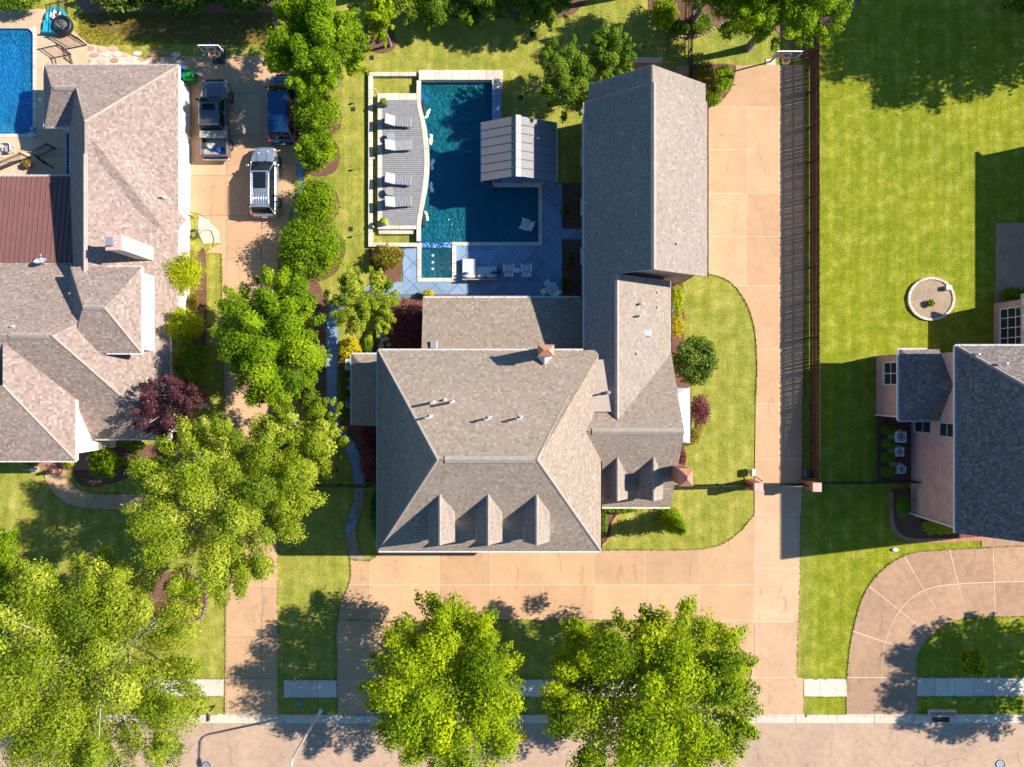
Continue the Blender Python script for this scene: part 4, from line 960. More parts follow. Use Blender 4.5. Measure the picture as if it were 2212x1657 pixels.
# garage wing and link
gx0, gx1, gxm, gze, gzr = 4.64, 12.43, 8.45, 6.1, 9.1
slope(H, [(gx0, 17.95, gze), (gx0, 6.8, gze), (gxm, 6.8, gzr), (gxm, 17.95, gzr)], gry)
slope(H, [(gx1, 6.8, gze), (gx1, 17.95, gze), (gxm, 17.95, gzr), (gxm, 6.8, gzr)], gry)
slope(H, [(4.9, 19.12, 5.92), (4.9, 17.96, 5.92), (gxm - .05, 17.96, 8.85), (gxm - .05, 19.12, 8.85)], gry)
slope(H, [(12.33, 17.96, 6.06), (12.33, 19.12, 6.06), (gxm - .05, 19.12, 8.85), (gxm - .05, 17.96, 8.85)], gry)
ridgecap(H, (gxm, 6.8, gzr + .02), (gxm, 17.95, gzr + .02), .16, .05)
gutter(H, (gx0 - .05, 2.2, gze), (gx0 - .05, 17.95, gze), hang=False); gutter(H, (gx1 + .05, 17.95, gze), (gx1 + .05, 6.8, gze), 'gutter_brown', hang=False)
mr = 6.49
slope(H, [(gx0, 6.79, gze), (gx0, -.4, gze), (mr, -2.19, 7.55), (mr, 6.79, 7.55)], gry)
slope(H, [(10.52, 1.96, 4.3), (10.52, 6.79, 4.3), (mr, 6.79, 7.55), (mr, -2.3, 7.55)], gry)
ridgecap(H, (mr, 6.79, 7.57), (mr, -2.1, 7.57), .15, .05)
gutter(H, (10.57, 6.79, 4.3), (10.57, 1.96, 4.3), 'gutter_brown', hang=False)
# front wing (ridge runs east-west) with its two slopes
slope(H, [(4.3, -8.23, 4.0), (10.55, -8.23, 4.0), (10.55, -2.93, 8.0), (4.49, -2.93, 8.0)], tan)
slope(H, [(10.55, 1.96, 4.31), (4.4, 1.96, 4.31), (4.4, -2.93, 8.0), (10.55, -2.93, 8.0)], tan)
ridgecap(H, (4.9, -2.93, 8.02), (10.55, -2.93, 8.02), .2, .06)
gutter(H, (5.3, -8.28, 4.0), (10.55, -8.28, 4.0))
# low cricket closing the valley between the roofs
ck = MB(); zz = [6.98, 7.2, 7.32]; yy_ = [1.5, -.6, -1.75]
vs = []
for z_, y_ in zip(zz, yy_): vs += [(5.58 - (z_ - 6.6) / 1.289 - .05, y_, z_ + .045), (4.64 + (z_ - 6.1) / .784 + .05, y_, z_ + .045)]
ck.add(vs, [(0, 1, 3, 2), (2, 3, 5, 4)]); ck.obj('valley_cricket', 'membrane', H)
# family room behind and low wing on the west side
slope(H, [(4.9, 5.79, 3.5), (-5.99, 5.79, 3.5), (-5.99, 1.9, 4.4), (4.9, 1.9, 4.4)], tan)
gutter(H, (4.6, 5.84, 3.5), (-5.99, 5.84, 3.5), hang=True)
slope(H, [(-10.86, 1.99, 3.2), (-10.86, -2.81, 3.2), (-8.12, -2.81, 4.85), (-8.12, -.75, 4.85)], gry)
slope(H, [(-8.12, 1.99, 3.2), (-10.86, 1.99, 3.2), (-8.12, -.75, 4.85)], tan)
gutter(H, (-10.91, 1.99, 3.2), (-10.91, -2.81, 3.2), hang=False); gutter(H, (-8.2, 2.04, 3.2), (-10.86, 2.04, 3.2))
# dormers
def dormer(x, zr_, ze_, yb, ya, hw, zf):
    """ridge at x; front at yb (south), ridge meets the roof at ya"""
    yr = ya + 0.0; ye = yb + (ya - yb) * .70
    d = MB(); d.add([(x - hw + .12, yb + .1, zf - .3), (x + hw - .12, yb + .1, zf - .3), (x + hw - .12, yb + .1, ze_ - .02), (x, yb + .1, zr_ - .10), (x - hw + .12, yb + .1, ze_ - .02),
                     (x - hw + .12, ya, zf - .3), (x + hw - .12, ya, zf - .3), (x + hw - .12, ya, ze_ - .02), (x, ya, zr_ - .10), (x - hw + .12, ya, ze_ - .02)],
                    [(0, 1, 2, 3, 4), (0, 4, 9, 5), (1, 6, 7, 2)])
    dm = d.obj('dormer', 'white_paint', H)
    slope(dm, [(x + hw, yb, ze_), (x + hw, ye, ze_), (x, yr, zr_), (x, yb, zr_)], gry, thick=.10)
    slope(dm, [(x - hw, ye, ze_), (x - hw, yb, ze_), (x, yb, zr_), (x, yr, zr_)], gry, thick=.10)
    ridgecap(dm, (x, yb, zr_ + .01), (x, yr - .05, zr_ + .01), .10, .04)
    MB().box(x - .38, x + .38, yb + .03, yb + .095, zf + .15, ze_ - .08).obj('window_frame', 'white_paint', dm)
    MB().box(x - .32, x + .32, yb + .015, yb + .032, zf + .21, ze_ - .14).obj('pane', 'window_glass', dm)
for x in (-4.20, -1.38, 1.44): dormer(x, 10.1, 9.1, -9.42, -6.40, .78, 7.6)
for x in (6.64, 8.91): dormer(x, 6.72, 5.8, -7.40, -4.58, .76, 4.7)
# walls
W = MB().box(-8.1, 5.22, -10.2, 1.74, 0, 6.45); W.obj('wall', 'brick_tan', H)
W = MB().prism([(5.0, 7.1), (12.05, 7.1), (12.05, 18.8), (5.0, 18.8)], 0, 6.0); W.obj('wall', 'brick_tan', H)
for (y0, y1) in ((7.08, 7.16), (18.74, 18.82)):
    MB().add([(5.0, y0, 6.0), (12.05, y0, 6.0), (gxm, y0, 8.75), (5.0, y1, 6.0), (12.05, y1, 6.0), (gxm, y1, 8.75)], [(0, 1, 2), (5, 4, 3), (0, 3, 4, 1), (1, 4, 5, 2), (2, 5, 3, 0)]).obj('gable_wall', 'stucco_grey', H)
MB().box(5.23, 10.15, -7.85, 7.07, 0, 3.9).obj('wall', 'brick_tan', H)
MB().add([(10.10, -7.85, 3.9), (10.10, 1.6, 3.9), (10.10, -2.93, 7.7), (10.16, -7.85, 3.9), (10.16, 1.6, 3.9), (10.16, -2.93, 7.7)], [(0, 1, 2), (5, 4, 3), (0, 3, 4, 1), (1, 4, 5, 2), (2, 5, 3, 0)]).obj('gable_wall', 'brick_tan', H)
MB().box(5.0, 5.22, 2.0, 7.05, 0, 5.98).obj('wall', 'brick_tan', H)
MB().box(-5.6, 4.98, 1.76, 5.4, 0, 3.4).obj('wall', 'brick_tan', H)
MB().box(-10.45, -8.12, -2.55, 1.6, 0, 3.1).obj('wall', 'brick_tan', H)
for x in (-6.6, -4.2, .2, 2.8): window(H, 'y-', -10.2, x, x + 1.1, .8, 2.6, 2, 3); window(H, 'y-', -10.2, x, x + 1.1, 3.9, 5.6, 2, 3)
MB().box(-1.9, -.7, -10.27, -10.205, 0, 2.3).obj('front_door', 'cedar_new', H)
for y in (8.0, 11.6, 15.2): 
    g_ = MB().box(12.053, 12.1, y, y + 2.9, 0, 2.3).obj('garage_door', 'white_paint', H)
for x in (-4.6, -2.0, .6): window(H, 'y+', 5.4, x, x + 1.6, .3, 2.5, 2, 1)
for y in (8.5, 12.0, 15.5): window(H, 'x-', 5.0, y, y + 1.1, .8, 2.4, 2, 2)
window(H, 'y-', -7.85, 6.1, 7.2, .8, 2.5); window(H, 'y-', -7.85, 8.3, 9.4, .8, 2.5)
# bay with metal roof on the east gable
x0, x1 = 10.16, g2(1490, 0, 3.1)[0]; y0, y1 = g2(0, 957, 3.1)[1], g2(0, 838, 3.1)[1]
MB().box(x0, x1 - .25, y0 + .3, y1 - .3, 0, 2.9).obj('bay_wall', 'brick_tan', H)
bm_ = MB(); bm_.add([(x1, y0, 3.1), (x1, y1, 3.1), (x0, y1 - .9, 3.75), (x0, y0 + .9, 3.75), (x0, y1, 3.1), (x0, y0, 3.1)], [(0, 1, 2, 3), (1, 4, 2), (5, 0, 3)])
bm_.obj('bay_roof', 'galv', H); gutter(H, (x1 + .05, y0, 3.1), (x1 + .05, y1, 3.1), 'gutter_brown', .04, False)
# chimneys
def chimney(x0, x1, y0, y1, zb, zt, cap, wall, par, peak=.35):
    c = MB().box(x0, x1, y0, y1, zb, zt).obj('chimney', wall, par)
    e = .06; xm, ym = (x0 + x1) / 2, (y0 + y1) / 2; rx = max(0, (x1 - x0 - (y1 - y0)) / 2)
    m = MB(); z = zt + .02; xr = rx; yr = max(0, ((y1 - y0) - (x1 - x0)) / 2)
    m.add([(x0 - e, y0 - e, z), (x1 + e, y0 - e, z), (x1 + e, y1 + e, z), (x0 - e, y1 + e, z), (xm - xr, ym - yr, z + peak), (xm + xr, ym + yr, z + peak), (x0 - e, y0 - e, z - .1), (x1 + e, y0 - e, z - .1), (x1 + e, y1 + e, z - .1), (x0 - e, y1 + e, z - .1)],
          ([(0, 1, 5, 4), (2, 3, 4, 5), (1, 2, 5), (3, 0, 4)] if rx else [(0, 1, 4), (1, 2, 5, 4), (2, 3, 5), (3, 0, 4, 5)]) + [(6, 7, 1, 0), (7, 8, 2, 1), (8, 9, 3, 2), (9, 6, 0, 3), (9, 8, 7, 6)])
    k = m.obj('chimney_cap', cap, c)
    for a, b_ in ((0, 4), (1, 4 if not rx else 5), (2, 5), (3, 5 if not rx else 4)): MB().tube([m.v[a], m.v[b_]], .02, 4).obj('cap_seam', cap, c)
    return c
cx, cy = g2(1180, 757, 9.6)
chimney(cx - .42, cx + .42, cy - .28, cy + .30, 6.0, 9.3, 'copper', 'brick_red', H, .3)
MB().add([(cx - .5, cy - .28, 7.25), (cx + .5, cy - .28, 7.25), (cx, cy - .28, 7.75), (cx - .5, cy - .30, 7.0), (cx + .5, cy - .30, 7.0), (cx, cy - .80, 7.62)], [(0, 2, 5), (2, 1, 5), (0, 5, 3), (1, 4, 5)]).obj('chimney_flashing', 'galv', H)
chimney(10.18, 10.92, -6.18, -5.22, 0, 8.3, 'copper', 'brick_red', H, .42)
# roof vents (photo positions, height solved on the slope each one pierces)
def on_roof(u, v, f, z=8.0):
    for _ in range(12): z = f(*g2(u, v, z))
    return z
north = lambda x, y: 6.6 + .854 * (2.09 - y)
link_e = lambda x, y: 4.3 + .8065 * (10.52 - x)
gar_e = lambda x, y: 6.1 + .754 * (12.43 - x)
fam = lambda x, y: 3.5 + .2314 * (5.79 - y)
for (u, v) in ((937, 869), (978, 868)): vent(H, u, v, on_roof(u, v, north), 1.25, .075)
vent(H, 961, 864, on_roof(961, 864, north), .3, .07)
for (u, v) in ((931, 900), (1057, 903), (1125, 902)): vent(H, u, v, on_roof(u, v, north), .8, .06, 'hook')
vent(H, 937, 746, 4.25, 0, 1, 'lead'); vent(H, 1397, 719, on_roof(1397, 719, link_e), 0, 1, 'box')
for (u, v, f) in ((1462, 527, gar_e), (1421, 632, link_e), (1421, 664, link_e), (1376, 764, link_e)): vent(H, u, v, on_roof(u, v, f), .22, .06)
vent(H, 1388, 656, on_roof(1388, 656, link_e), .5, .07, 'hook'); vent(H, 1380, 683, on_roof(1380, 683, link_e), .75, .06); vent(H, 1314, 848, 7.5, .6, .06)

# ------------------------------------------------------------------ western house
A = thing('west_house', (-28, 8, 0), 'western neighbour house with pinkish shingle roof, white trim and white chimney', 'house')
pk = 'shingle_pink'
slope(A, [(-22.86, 21.77, 2.7), (-31.99, 21.77, 2.7), (-30.6, 19.69, 4.13), (-28.9, 19.69, 4.13), (-27.2, 16.69, 6.2)], pk)
slope(A, [(-22.86, 4.0, 2.7), (-22.86, 21.77, 2.7), (-27.2, 16.69, 6.2), (-27.2, 4.0, 6.2)], pk)
slope(A, [(-30.1, 19.6, 2.9), (-30.1, 7.0, 2.9), (-27.2, 4.4, 6.2), (-27.2, 16.69, 6.2), (-28.85, 19.6, 4.3)], pk)
slope(A, [(-31.99, 17.6, 2.7), (-29.0, 17.6, 2.7), (-28.7, 19.69, 4.13), (-30.6, 19.69, 4.13)], pk)
slope(A, [(-31.99, 21.77, 2.7), (-31.99, 17.6, 2.7), (-30.6, 19.69, 4.13)], pk)
ridgecap(A, (-30.5, 19.69, 4.15), (-29.0, 19.69, 4.15), .18, .06); ridgecap(A, (-27.2, 14.6, 6.22), (-27.2, 4.8, 6.22), .18, .07)
hipline(A, (-22.9, 21.75, 2.73), (-27.2, 16.69, 6.23), 'roof_tab')
gutter(A, (-22.81, 21.77, 2.7), (-22.81, 8.1, 2.7)); gutter(A, (-22.86, 21.82, 2.7), (-31.99, 21.82, 2.7)); gutter(A, (-32.04, 21.77, 2.7), (-32.04, 17.6, 2.7)); gutter(A, (-31.99, 17.55, 2.7), (-30.1, 17.55, 2.7)); gutter(A, (-30.15, 17.5, 2.9), (-30.15, 14.3, 2.9))
# raised saddle whose shaded lee side crosses the east slope as a dark diagonal band
def on_e(x, y, h=0): return Vector((x, y, 2.7 + .8065 * (-22.86 - x) + h))
sa, sb_ = on_e(-27.0, 15.8, .035), on_e(-23.25, 9.9, .035)
def dg(t, n_, h):        # t along the diagonal, n_ metres to its upper side
    x, y = sa.x + (sb_.x - sa.x) * t, sa.y + (sb_.y - sa.y) * t
    return on_e(x + .84 * n_, y + .53 * n_, h)
b1, b2, r1, r2, n1, n2 = dg(.22, -.45, .035), dg(.72, -.45, .035), dg(.25, .15, .50), dg(.70, .15, .50), dg(.10, 1.4, .035), dg(.90, 1.4, .035)
slope(A, [b1, b2, r2, r1], pk, thick=.03, lift=.012); slope(A, [sa, b1, r1], pk, thick=.03, lift=.004); slope(A, [b2, sb_, r2], pk, thick=.03, lift=.004)
for q_ in ([n2, n1, r1, r2], [n1, sa, r1], [sb_, n2, r2]): slope(A, q_, pk, thick=.03, lift=.004)
# south block
slope(A, [(-27.4, 7.98, 3.6), (-40, 7.98, 3.6), (-40, 2.95, 7.8), (-28.26, 2.95, 7.8), (-24.6, 5.7, 5.5)], pk)
slope(A, [(-40, -3.76, 3.0), (-23.3, -3.76, 3.0), (-28.26, 2.95, 7.8), (-40, 2.95, 7.8)], pk)
slope(A, [(-23.3, -3.76, 3.0), (-23.3, 8.02, 3.0), (-26.0, 5.2, 5.6), (-28.26, 2.95, 7.8)], pk)
ridgecap(A, (-30.9, 2.95, 7.82), (-28.5, 2.95, 7.82), .2, .07)
hipline(A, (-23.3, -3.76, 3.03), (-28.26, 2.95, 7.83), 'roof_tab')
gutter(A, (-28.5, -3.81, 3.0), (-23.3, -3.81, 3.0)); gutter(A, (-23.25, -3.76, 3.0), (-23.25, 8.0, 3.0)); gutter(A, (-29.5, 8.03, 3.6), (-40, 8.03, 3.6))
slope(A, [(-28.5, -5.03, 5.0), (-28.5, 3.0, 5.0), (-31.45, 3.0, 7.55), (-31.45, -.1, 7.55)], pk)
slope(A, [(-40, -5.03, 5.0), (-28.5, -5.03, 5.0), (-31.45, -.1, 7.55), (-40, -.1, 7.55)], pk)
hipline(A, (-28.5, -5.03, 5.03), (-31.45, -.1, 7.58), 'roof_tab')
gutter(A, (-28.45, -5.03, 5.0), (-28.45, -.9, 5.0)); gutter(A, (-40, -5.08, 5.0), (-28.5, -5.08, 5.0))
# upper storey with its own hip roof
ex, ey0, ey1, ez, rz_ = -23.7, 1.97, 7.44, 6.0, 7.6
slope(A, [(ex, ey0, ez), (ex, ey1, ez), (-25.16, 4.7, rz_)], pk)
slope(A, [(ex, ey1, ez), (-28.2, ey1, ez), (-26.45, 4.7, rz_), (-25.16, 4.7, rz_)], pk)
slope(A, [(-28.2, ey0, ez), (ex, ey0, ez), (-25.16, 4.7, rz_), (-26.45, 4.7, rz_)], pk)
slope(A, [(-28.2, ey1, ez), (-28.2, ey0, ez), (-26.45, 4.7, rz_)], pk)
ridgecap(A, (-26.45, 4.7, rz_ + .02), (-25.2, 4.7, rz_ + .02), .18, .07); hipline(A, (ex, ey0, ez + .03), (-25.16, 4.7, rz_ + .03), 'roof_tab')
gutter(A, (ex + .05, ey0, ez), (ex + .05, ey1, ez)); gutter(A, (ex, ey1 + .05, ez), (-26, ey1 + .05, ez)); gutter(A, (-26, ey0 - .05, ez), (ex, ey0 - .05, ez))
MB().box(-27.9, -24.02, 2.2, 7.2, 3.0, 5.88).obj('upper_wall', 'stucco', A)
for z in (3.7, 4.4, 5.1): MB().box(-24.018, -24.0, 2.2, 7.2, z, z + .03).obj('siding_lap', 'stucco', A)
# walls and garage doors
MB().box(-29.7, -23.28, 4.5, 21.35, 0, 2.58).obj('wall', 'stucco', A)
MB().box(-31.6, -29.72, 17.9, 21.35, 0, 2.58).obj('wall', 'stucco', A)
MB().box(-40, -23.75, -3.4, 7.6, 0, 2.88).obj('wall', 'brick_pink', A)
MB().box(-40, -28.62, -4.6, -3.42, 0, 4.86).obj('wall', 'stucco', A)
MB().box(-28.75, -28.62, -3.4, 0.2, 2.88, 4.88).obj('wall', 'stucco', A)
for (y0, y1) in ((18.3, 21.0), (12.9, 17.2)):
    gd = MB().box(-23.277, -23.22, y0, y1, .05, 2.25).obj('garage_door', 'white_paint', A)
    for k in range(4): MB().box(-23.217, -23.20, y0 + .1, y1 - .1, .15 + k * .53, .58 + k * .53).obj('door_panel', 'white_paint', gd)
MB().box(-23.277, -23.2, 10.6, 11.6, .05, 2.2).obj('side_door', 'white_paint', A)
MB().box(-23.277, -23.0, 9.2, 9.9, .9, 1.7).obj('meter_box', 'white_paint', A)
downspout(A, -23.2, 12.2, 2.6); downspout(A, -23.2, 17.7, 2.6)
# tall white chimney
ch = MB().box(-24.95, -24.05, 8.25, 9.15, 3.0, 7.55).obj('chimney', 'stucco', A)
MB().bbox(-25.02, -23.98, 8.18, 9.22, 7.55, 7.75, .03).obj('chimney_cap', 'brick_pink', ch)
MB().box(-24.9, -24.45, 8.45, 8.95, 7.75, 7.95).obj('flue', 'lead', ch)
for (u, v, z) in ((156, 635, 6.0), (30, 705, 7.3), (352, 426, 3.6)): vent(A, u, v, z, .3, .05)
# brown metal patio roof as separate seamed panels
bx0, bx1, by0, by1 = -41.0, -29.35, 8.05, 14.19
for k in range(34):
    a, c = bx0 + (bx1 - bx0) * k / 34, bx0 + (bx1 - bx0) * (k + 1) / 34
    p = MB().add([(a + .005, by1, 2.75), (c - .005, by1, 2.75), (c - .005, by0, 3.55), (a + .005, by0, 3.55), (a + .005, by1, 2.69), (c - .005, by1, 2.69), (c - .005, by0, 3.49), (a + .005, by0, 3.49)],
                 [(3, 2, 1, 0), (4, 5, 6, 7), (0, 1, 5, 4), (1, 2, 6, 5), (3, 0, 4, 7)]).obj('metal_panel', 'metal_brown', A)
    MB().box(a - .018, a + .018, 0, math.hypot(6.14, .8), 0, .045, 0, Matrix.Translation((0, by1, 2.752)) @ Matrix.Rotation(math.atan2(-.8, 6.14) + math.pi, 4, 'X') @ Matrix.Scale(-1, 4, (0, 0, 1))).obj('seam', 'metal_brown', p)
gutter(A, (-40, 14.24, 2.75), (-29.9, 14.24, 2.75))
for x in (-38, -34, -30.2): MB().box(x - .07, x + .07, 13.7, 13.84, 0, 2.7).obj('post', 'white_paint', A)
# glazed lean-to in the notch
lt = MB().box(-30.95, -29.72, 14.3, 17.4, 0, 2.1).obj('sunroom_wall', 'brick_pink', A)
for (a, c) in ((14.4, 15.0), (15.05, 16.2), (16.25, 17.3)): MB().box(-30.85, -29.75, a, c, 2.12, 2.16).obj('glass_roof_panel', 'window_glass', A)
# satellite dish
dish = thing('satellite_dish', (*g2(100, 570, 3.6), 3.5), 'grey satellite dish mounted above the brown metal roof', 'satellite dish')
MB().tube([(0, 0, -.1), (0, 0, .55)], .03, 8).obj('mast', 'galv', dish, True)
MB().tube([(0, 0, .55), (.03, .45, .75)], .02, 6).tube([(.03, .45, .75), (.08, .5, .8)], .05, 6).obj('feed_arm', 'galv', dish, True)
mx = Matrix.Translation((-.05, .05, .6)) @ Matrix.Rotation(R(-50), 4, 'X')
m = MB(); rings = []
for (r_, z_) in ((.02, 0), (.18, .02), (.33, .06), (.42, .10)): rings.append([mx @ Vector((r_ * math.cos(6.2832 * k / 20), r_ * .85 * math.sin(6.2832 * k / 20), z_)) for k in range(20)])
m.loft(rings, cap=False).obj('reflector', 'galv', dish, True, True)

# ------------------------------------------------------------------ eastern house
E_ = thing('east_house', (32, -4, 0), 'eastern two storey brick house with dark shaded shingle roof', 'house')
sl_ = 'shingle_slate'
slope(E_, [(28.5, 2.42, 5.8), (28.5, -9.61, 5.8), (34.0, -9.61, 11.46), (34.0, -3.0, 11.46)], sl_)
slope(E_, [(39.5, 2.42, 5.8), (28.5, 2.42, 5.8), (34.0, -3.0, 11.46)], sl_)
slope(E_, [(39.5, -9.61, 5.8), (39.5, 2.42, 5.8), (34.0, -3.0, 11.46), (34.0, -9.61, 11.46)], sl_)
hipline(E_, (28.5, 2.42, 5.83), (34.0, -3.0, 11.49), 'roof_tab')
gutter(E_, (28.45, 2.42, 5.8), (28.45, -9.61, 5.8)); gutter(E_, (39.5, 2.47, 5.8), (28.5, 2.47, 5.8))
MB().prism([(28.8, -9.3), (39.2, -9.3), (39.2, 2.05), (28.8, 2.05)], 0, 5.66).obj('wall', 'brick_pink', E_)
MB().add([(28.8, -9.28, 5.66), (39.2, -9.28, 5.66), (34, -9.28, 11.1)], [(0, 1, 2)]).obj('gable_wall', 'brick_pink', E_)
slope(E_, [(26.08, 2.29, 3.5), (26.08, -2.48, 3.5), (28.78, -.1, 5.0)], sl_)
slope(E_, [(28.78, 2.29, 3.5), (26.08, 2.29, 3.5), (28.78, -.1, 5.0)], sl_); slope(E_, [(26.08, -2.48, 3.5), (28.78, -2.48, 3.5), (28.78, -.1, 5.0)], sl_)
gutter(E_, (26.03, 2.29, 3.5), (26.03, -2.48, 3.5)); gutter(E_, (28.0, 2.34, 3.5), (26.08, 2.34, 3.5)); gutter(E_, (26.08, -2.53, 3.5), (28.7, -2.53, 3.5))
MB().box(26.3, 28.78, -2.2, 2.0, 0, 3.36).obj('bay_wall', 'brick_pink', E_)
window(E_, 'x-', 26.3, -.1, 1.5, 1.2, 3.0, 2, 2); downspout(E_, 26.24, -2.26, 3.4); downspout(E_, 28.74, -9.36, 5.6)
window(E_, 'x-', 28.8, -3.45, -2.6, .6, 2.6, 1, 2, 'ac_case'); window(E_, 'x-', 28.8, -3.55, -2.6, 3.6, 5.2, 1, 2, 'ac_case')
for y in (-5.2, -7.6): window(E_, 'y-', -9.3, 31 - y * .5, 32.2 - y * .5, .8, 2.6)
MB().prism([(34.8, 2.06), (44, 2.06), (44, 5.75), (34.8, 5.75)], 0, 3.3).obj('wall', 'brick_pink', E_)
slope(E_, [(34.45, 6.05, 3.4), (34.45, 2.5, 3.4), (37.0, 2.5, 4.6), (37.0, 6.05, 4.6)], sl_)
window(E_, 'x-', 34.8, 2.5, 5.3, .75, 3.1, 4, 3, 'white_paint')
MB().box(41.6, 50, 7.0, 18.1, 0, 6.0).obj('wall', 'brick_pink', E_)
slope(E_, [(41.3, 18.4, 6.1), (41.3, 6.7, 6.1), (45.8, 6.7, 9.0), (45.8, 18.4, 9.0)], sl_)
slope(E_, [(50.3, 6.7, 6.1), (50.3, 18.4, 6.1), (45.8, 18.4, 9.0), (45.8, 6.7, 9.0)], sl_)
for (u, v, z) in ((2112, 765, 6.7), (2173, 785, 7.6)): vent(E_, u, v, z, .2, .05)
# ================================================================== FENCES AND GATE
fx = 21.5
fence = thing('wooden_fence', (fx, 8, 0), 'long brown wooden picket fence between the drive and the eastern lawn', 'fence')
fy0, fy1 = -6.75, 28.6
pick = [MB().add([(-.012, -.062, 0), (.012, -.062, 0), (.012, .062, 0), (-.012, .062, 0), (-.012, -.062, h - .04), (.012, -.062, h - .04), (.012, .062, h - .04), (-.012, .062, h - .04), (-.012, 0, h), (.012, 0, h)],
                 [(0, 1, 5, 4), (2, 3, 7, 6), (0, 4, 8, 7, 3), (1, 2, 6, 9, 5), (4, 5, 9, 8), (6, 7, 8, 9)]).mesh('picket', 'cedar') for h in (1.68, 1.70, 1.72)]
nrow = int((fy1 - fy0) / .136)
for k in range(nrow):
    if k > 258 : break
    o = bpy.data.objects.new('picket', rnd.choice(pick)); COL.objects.link(o); o.parent = fence
    o.location = (rnd.uniform(-.006, .006), fy0 + (k + .5) * .136 + rnd.uniform(-.004, .004) - 8, .03); o.rotation_euler = (0, rnd.uniform(-.008, .008), rnd.uniform(-.03, .03))
fy1 = fy0 + min(nrow, 259) * .136
for z in (.3, .9, 1.45): MB().box(fx - .065, fx - .020, fy0, fy1, z, z + .09).obj('rail', 'cedar', fence)
for k in range(15): y = fy0 + (fy1 - fy0) * k / 14; MB().box(fx - .16, fx - .068, y - .045, y + .045, 0, 1.6).obj('post', 'cedar', fence)

def iron_fence(label, a, b, h=1.5, name='iron_fence', step=.12, lz=0):
    a, b = Vector((*a, 0)), Vector((*b, 0)); d = b - a; L_ = d.length; t = thing(name, a, label, 'fence', rz=math.atan2(d.y, d.x))
    for z in (.15, h - .25, h - .06): MB().box(0, L_, -.018, .018, z, z + .035).obj('rail', 'iron', t, True)
    n = max(1, round(L_ / 2.2))
    for k in range(n + 1): MB().bbox(L_ * k / n - .035, L_ * k / n + .035, -.035, .035, 0, h + .06, .02).obj('post', 'iron', t, True)
    m = MB(); k = step
    while k < L_ - .05: m.box(k - .009, k + .009, -.009, .009, .06, h); k += step
    m.obj('baluster_row', 'iron', t, True); return t
iron_fence('black iron fence from the gate pillar to the brick chimney', (10.95, -7.35), (16.78, -7.2))
iron_fence('black iron fence from the right gate pillar to the brick house', (21.5, -7.1), (28.75, -7.0), 1.35)
iron_fence('black iron fence across the shaded lawn left of the main house', (-14.5, -7.25), (-8.15, -7.3), 1.45)
iron_fence('black iron fence running up behind the garage wing', (12.62, 19.0), (12.75, 28.4), 1.4)
iron_fence('black iron fence beside the blue float at the western pool', g2(148, 0), g2(146, 66), 1.3)
iron_fence('black iron fence slanting across the flagstones of the western pool', g2(142, 72), g2(188, 98), 1.2)
iron_fence('curved run of black iron fence above the western house roof', g2(126, 98), g2(154, 118), 1.2)
iron_fence('black iron railing from the flagstones toward the western roof', g2(154, 118), g2(160, 142), 1.2)
iron_fence('black iron fence in the shaded court beside the western pool', g2(84, 340), g2(122, 322), 1.2)
iron_fence('open black iron gate leaf in the shaded western court', g2(84, 340), g2(116, 362), 1.2)
iron_fence('sunlit black iron fence at the lower edge of the western pool', g2(-20, 378), g2(66, 342), 1.2)
gp = []
for (x, y, l) in ((17.1, -7.2, 'brick gate pillar on the left side of the drive'), (21.15, -7.2, 'brick gate pillar on the right side of the drive')):
    t = thing('gate_pillar', (x, y, 0), l, 'pillar', 'brick pillars of the driveway gate')
    MB().box(-.29, .29, -.29, .29, 0, 2.0).obj('shaft', 'brick_red', t, True); MB().bbox(-.32, .32, -.32, .32, 2.0, 2.12, .03).obj('cap', 'brick_pink', t, True)
gt = thing('driveway_gate', (17.4, -7.2, 0), 'black iron driveway gate closed between the two brick pillars', 'gate')
for s_ in (0, 1):
    x0 = 17.42 + 1.72 * s_; x1 = x0 + 1.70
    lf = MB().box(x0, x1, -7.225, -7.175, .12, .18).box(x0, x1, -7.225, -7.175, .85, .90); lf.box(x0, x0 + .05, -7.225, -7.175, .18, 1.5).box(x1 - .05, x1, -7.225, -7.175, .18, 1.5)
    pts = [(x0 + 1.70 * k / 8, -7.2, 1.5 + .35 * math.sin(math.pi * ((k / 8 if s_ == 0 else 1 - k / 8)) / 2)) for k in range(9)]; lf.tube(pts, .028, 5)
    lf = lf.obj('leaf', 'iron', gt); m = MB(); k = .12
    while k < 1.65: zt = 1.5 + .35 * math.sin(math.pi * ((k / 1.7) if s_ == 0 else 1 - k / 1.7) / 2); m.box(x0 + k - .009, x0 + k + .009, -7.209, -7.191, .15, zt); k += .12
    m.obj('baluster_row', 'iron', lf)
for (a, c, x2, l, mt) in ((1627, 1021, 17.9, 'white topped gate motor box left of the drive', 'fabric_white'), (1743, 1023, 20.4, 'dark green gate motor box against the wooden fence', 'pot_blue')):
    x, y = g2(a, c, .6); t = thing('gate_operator', (x, y, 0), l, 'gate motor')
    MB().bbox(-.15, .15, -.26, .26, .25, .68, .05).obj('housing', mt, t, True); MB().box(-.05, .05, -.05, .05, 0, .25).obj('post', 'iron', t, True)
    MB().tube([(.0, -.15, .5), (x2 - x, -7.0 - y, .6)], .03, 6).obj('arm', 'iron', t, True)
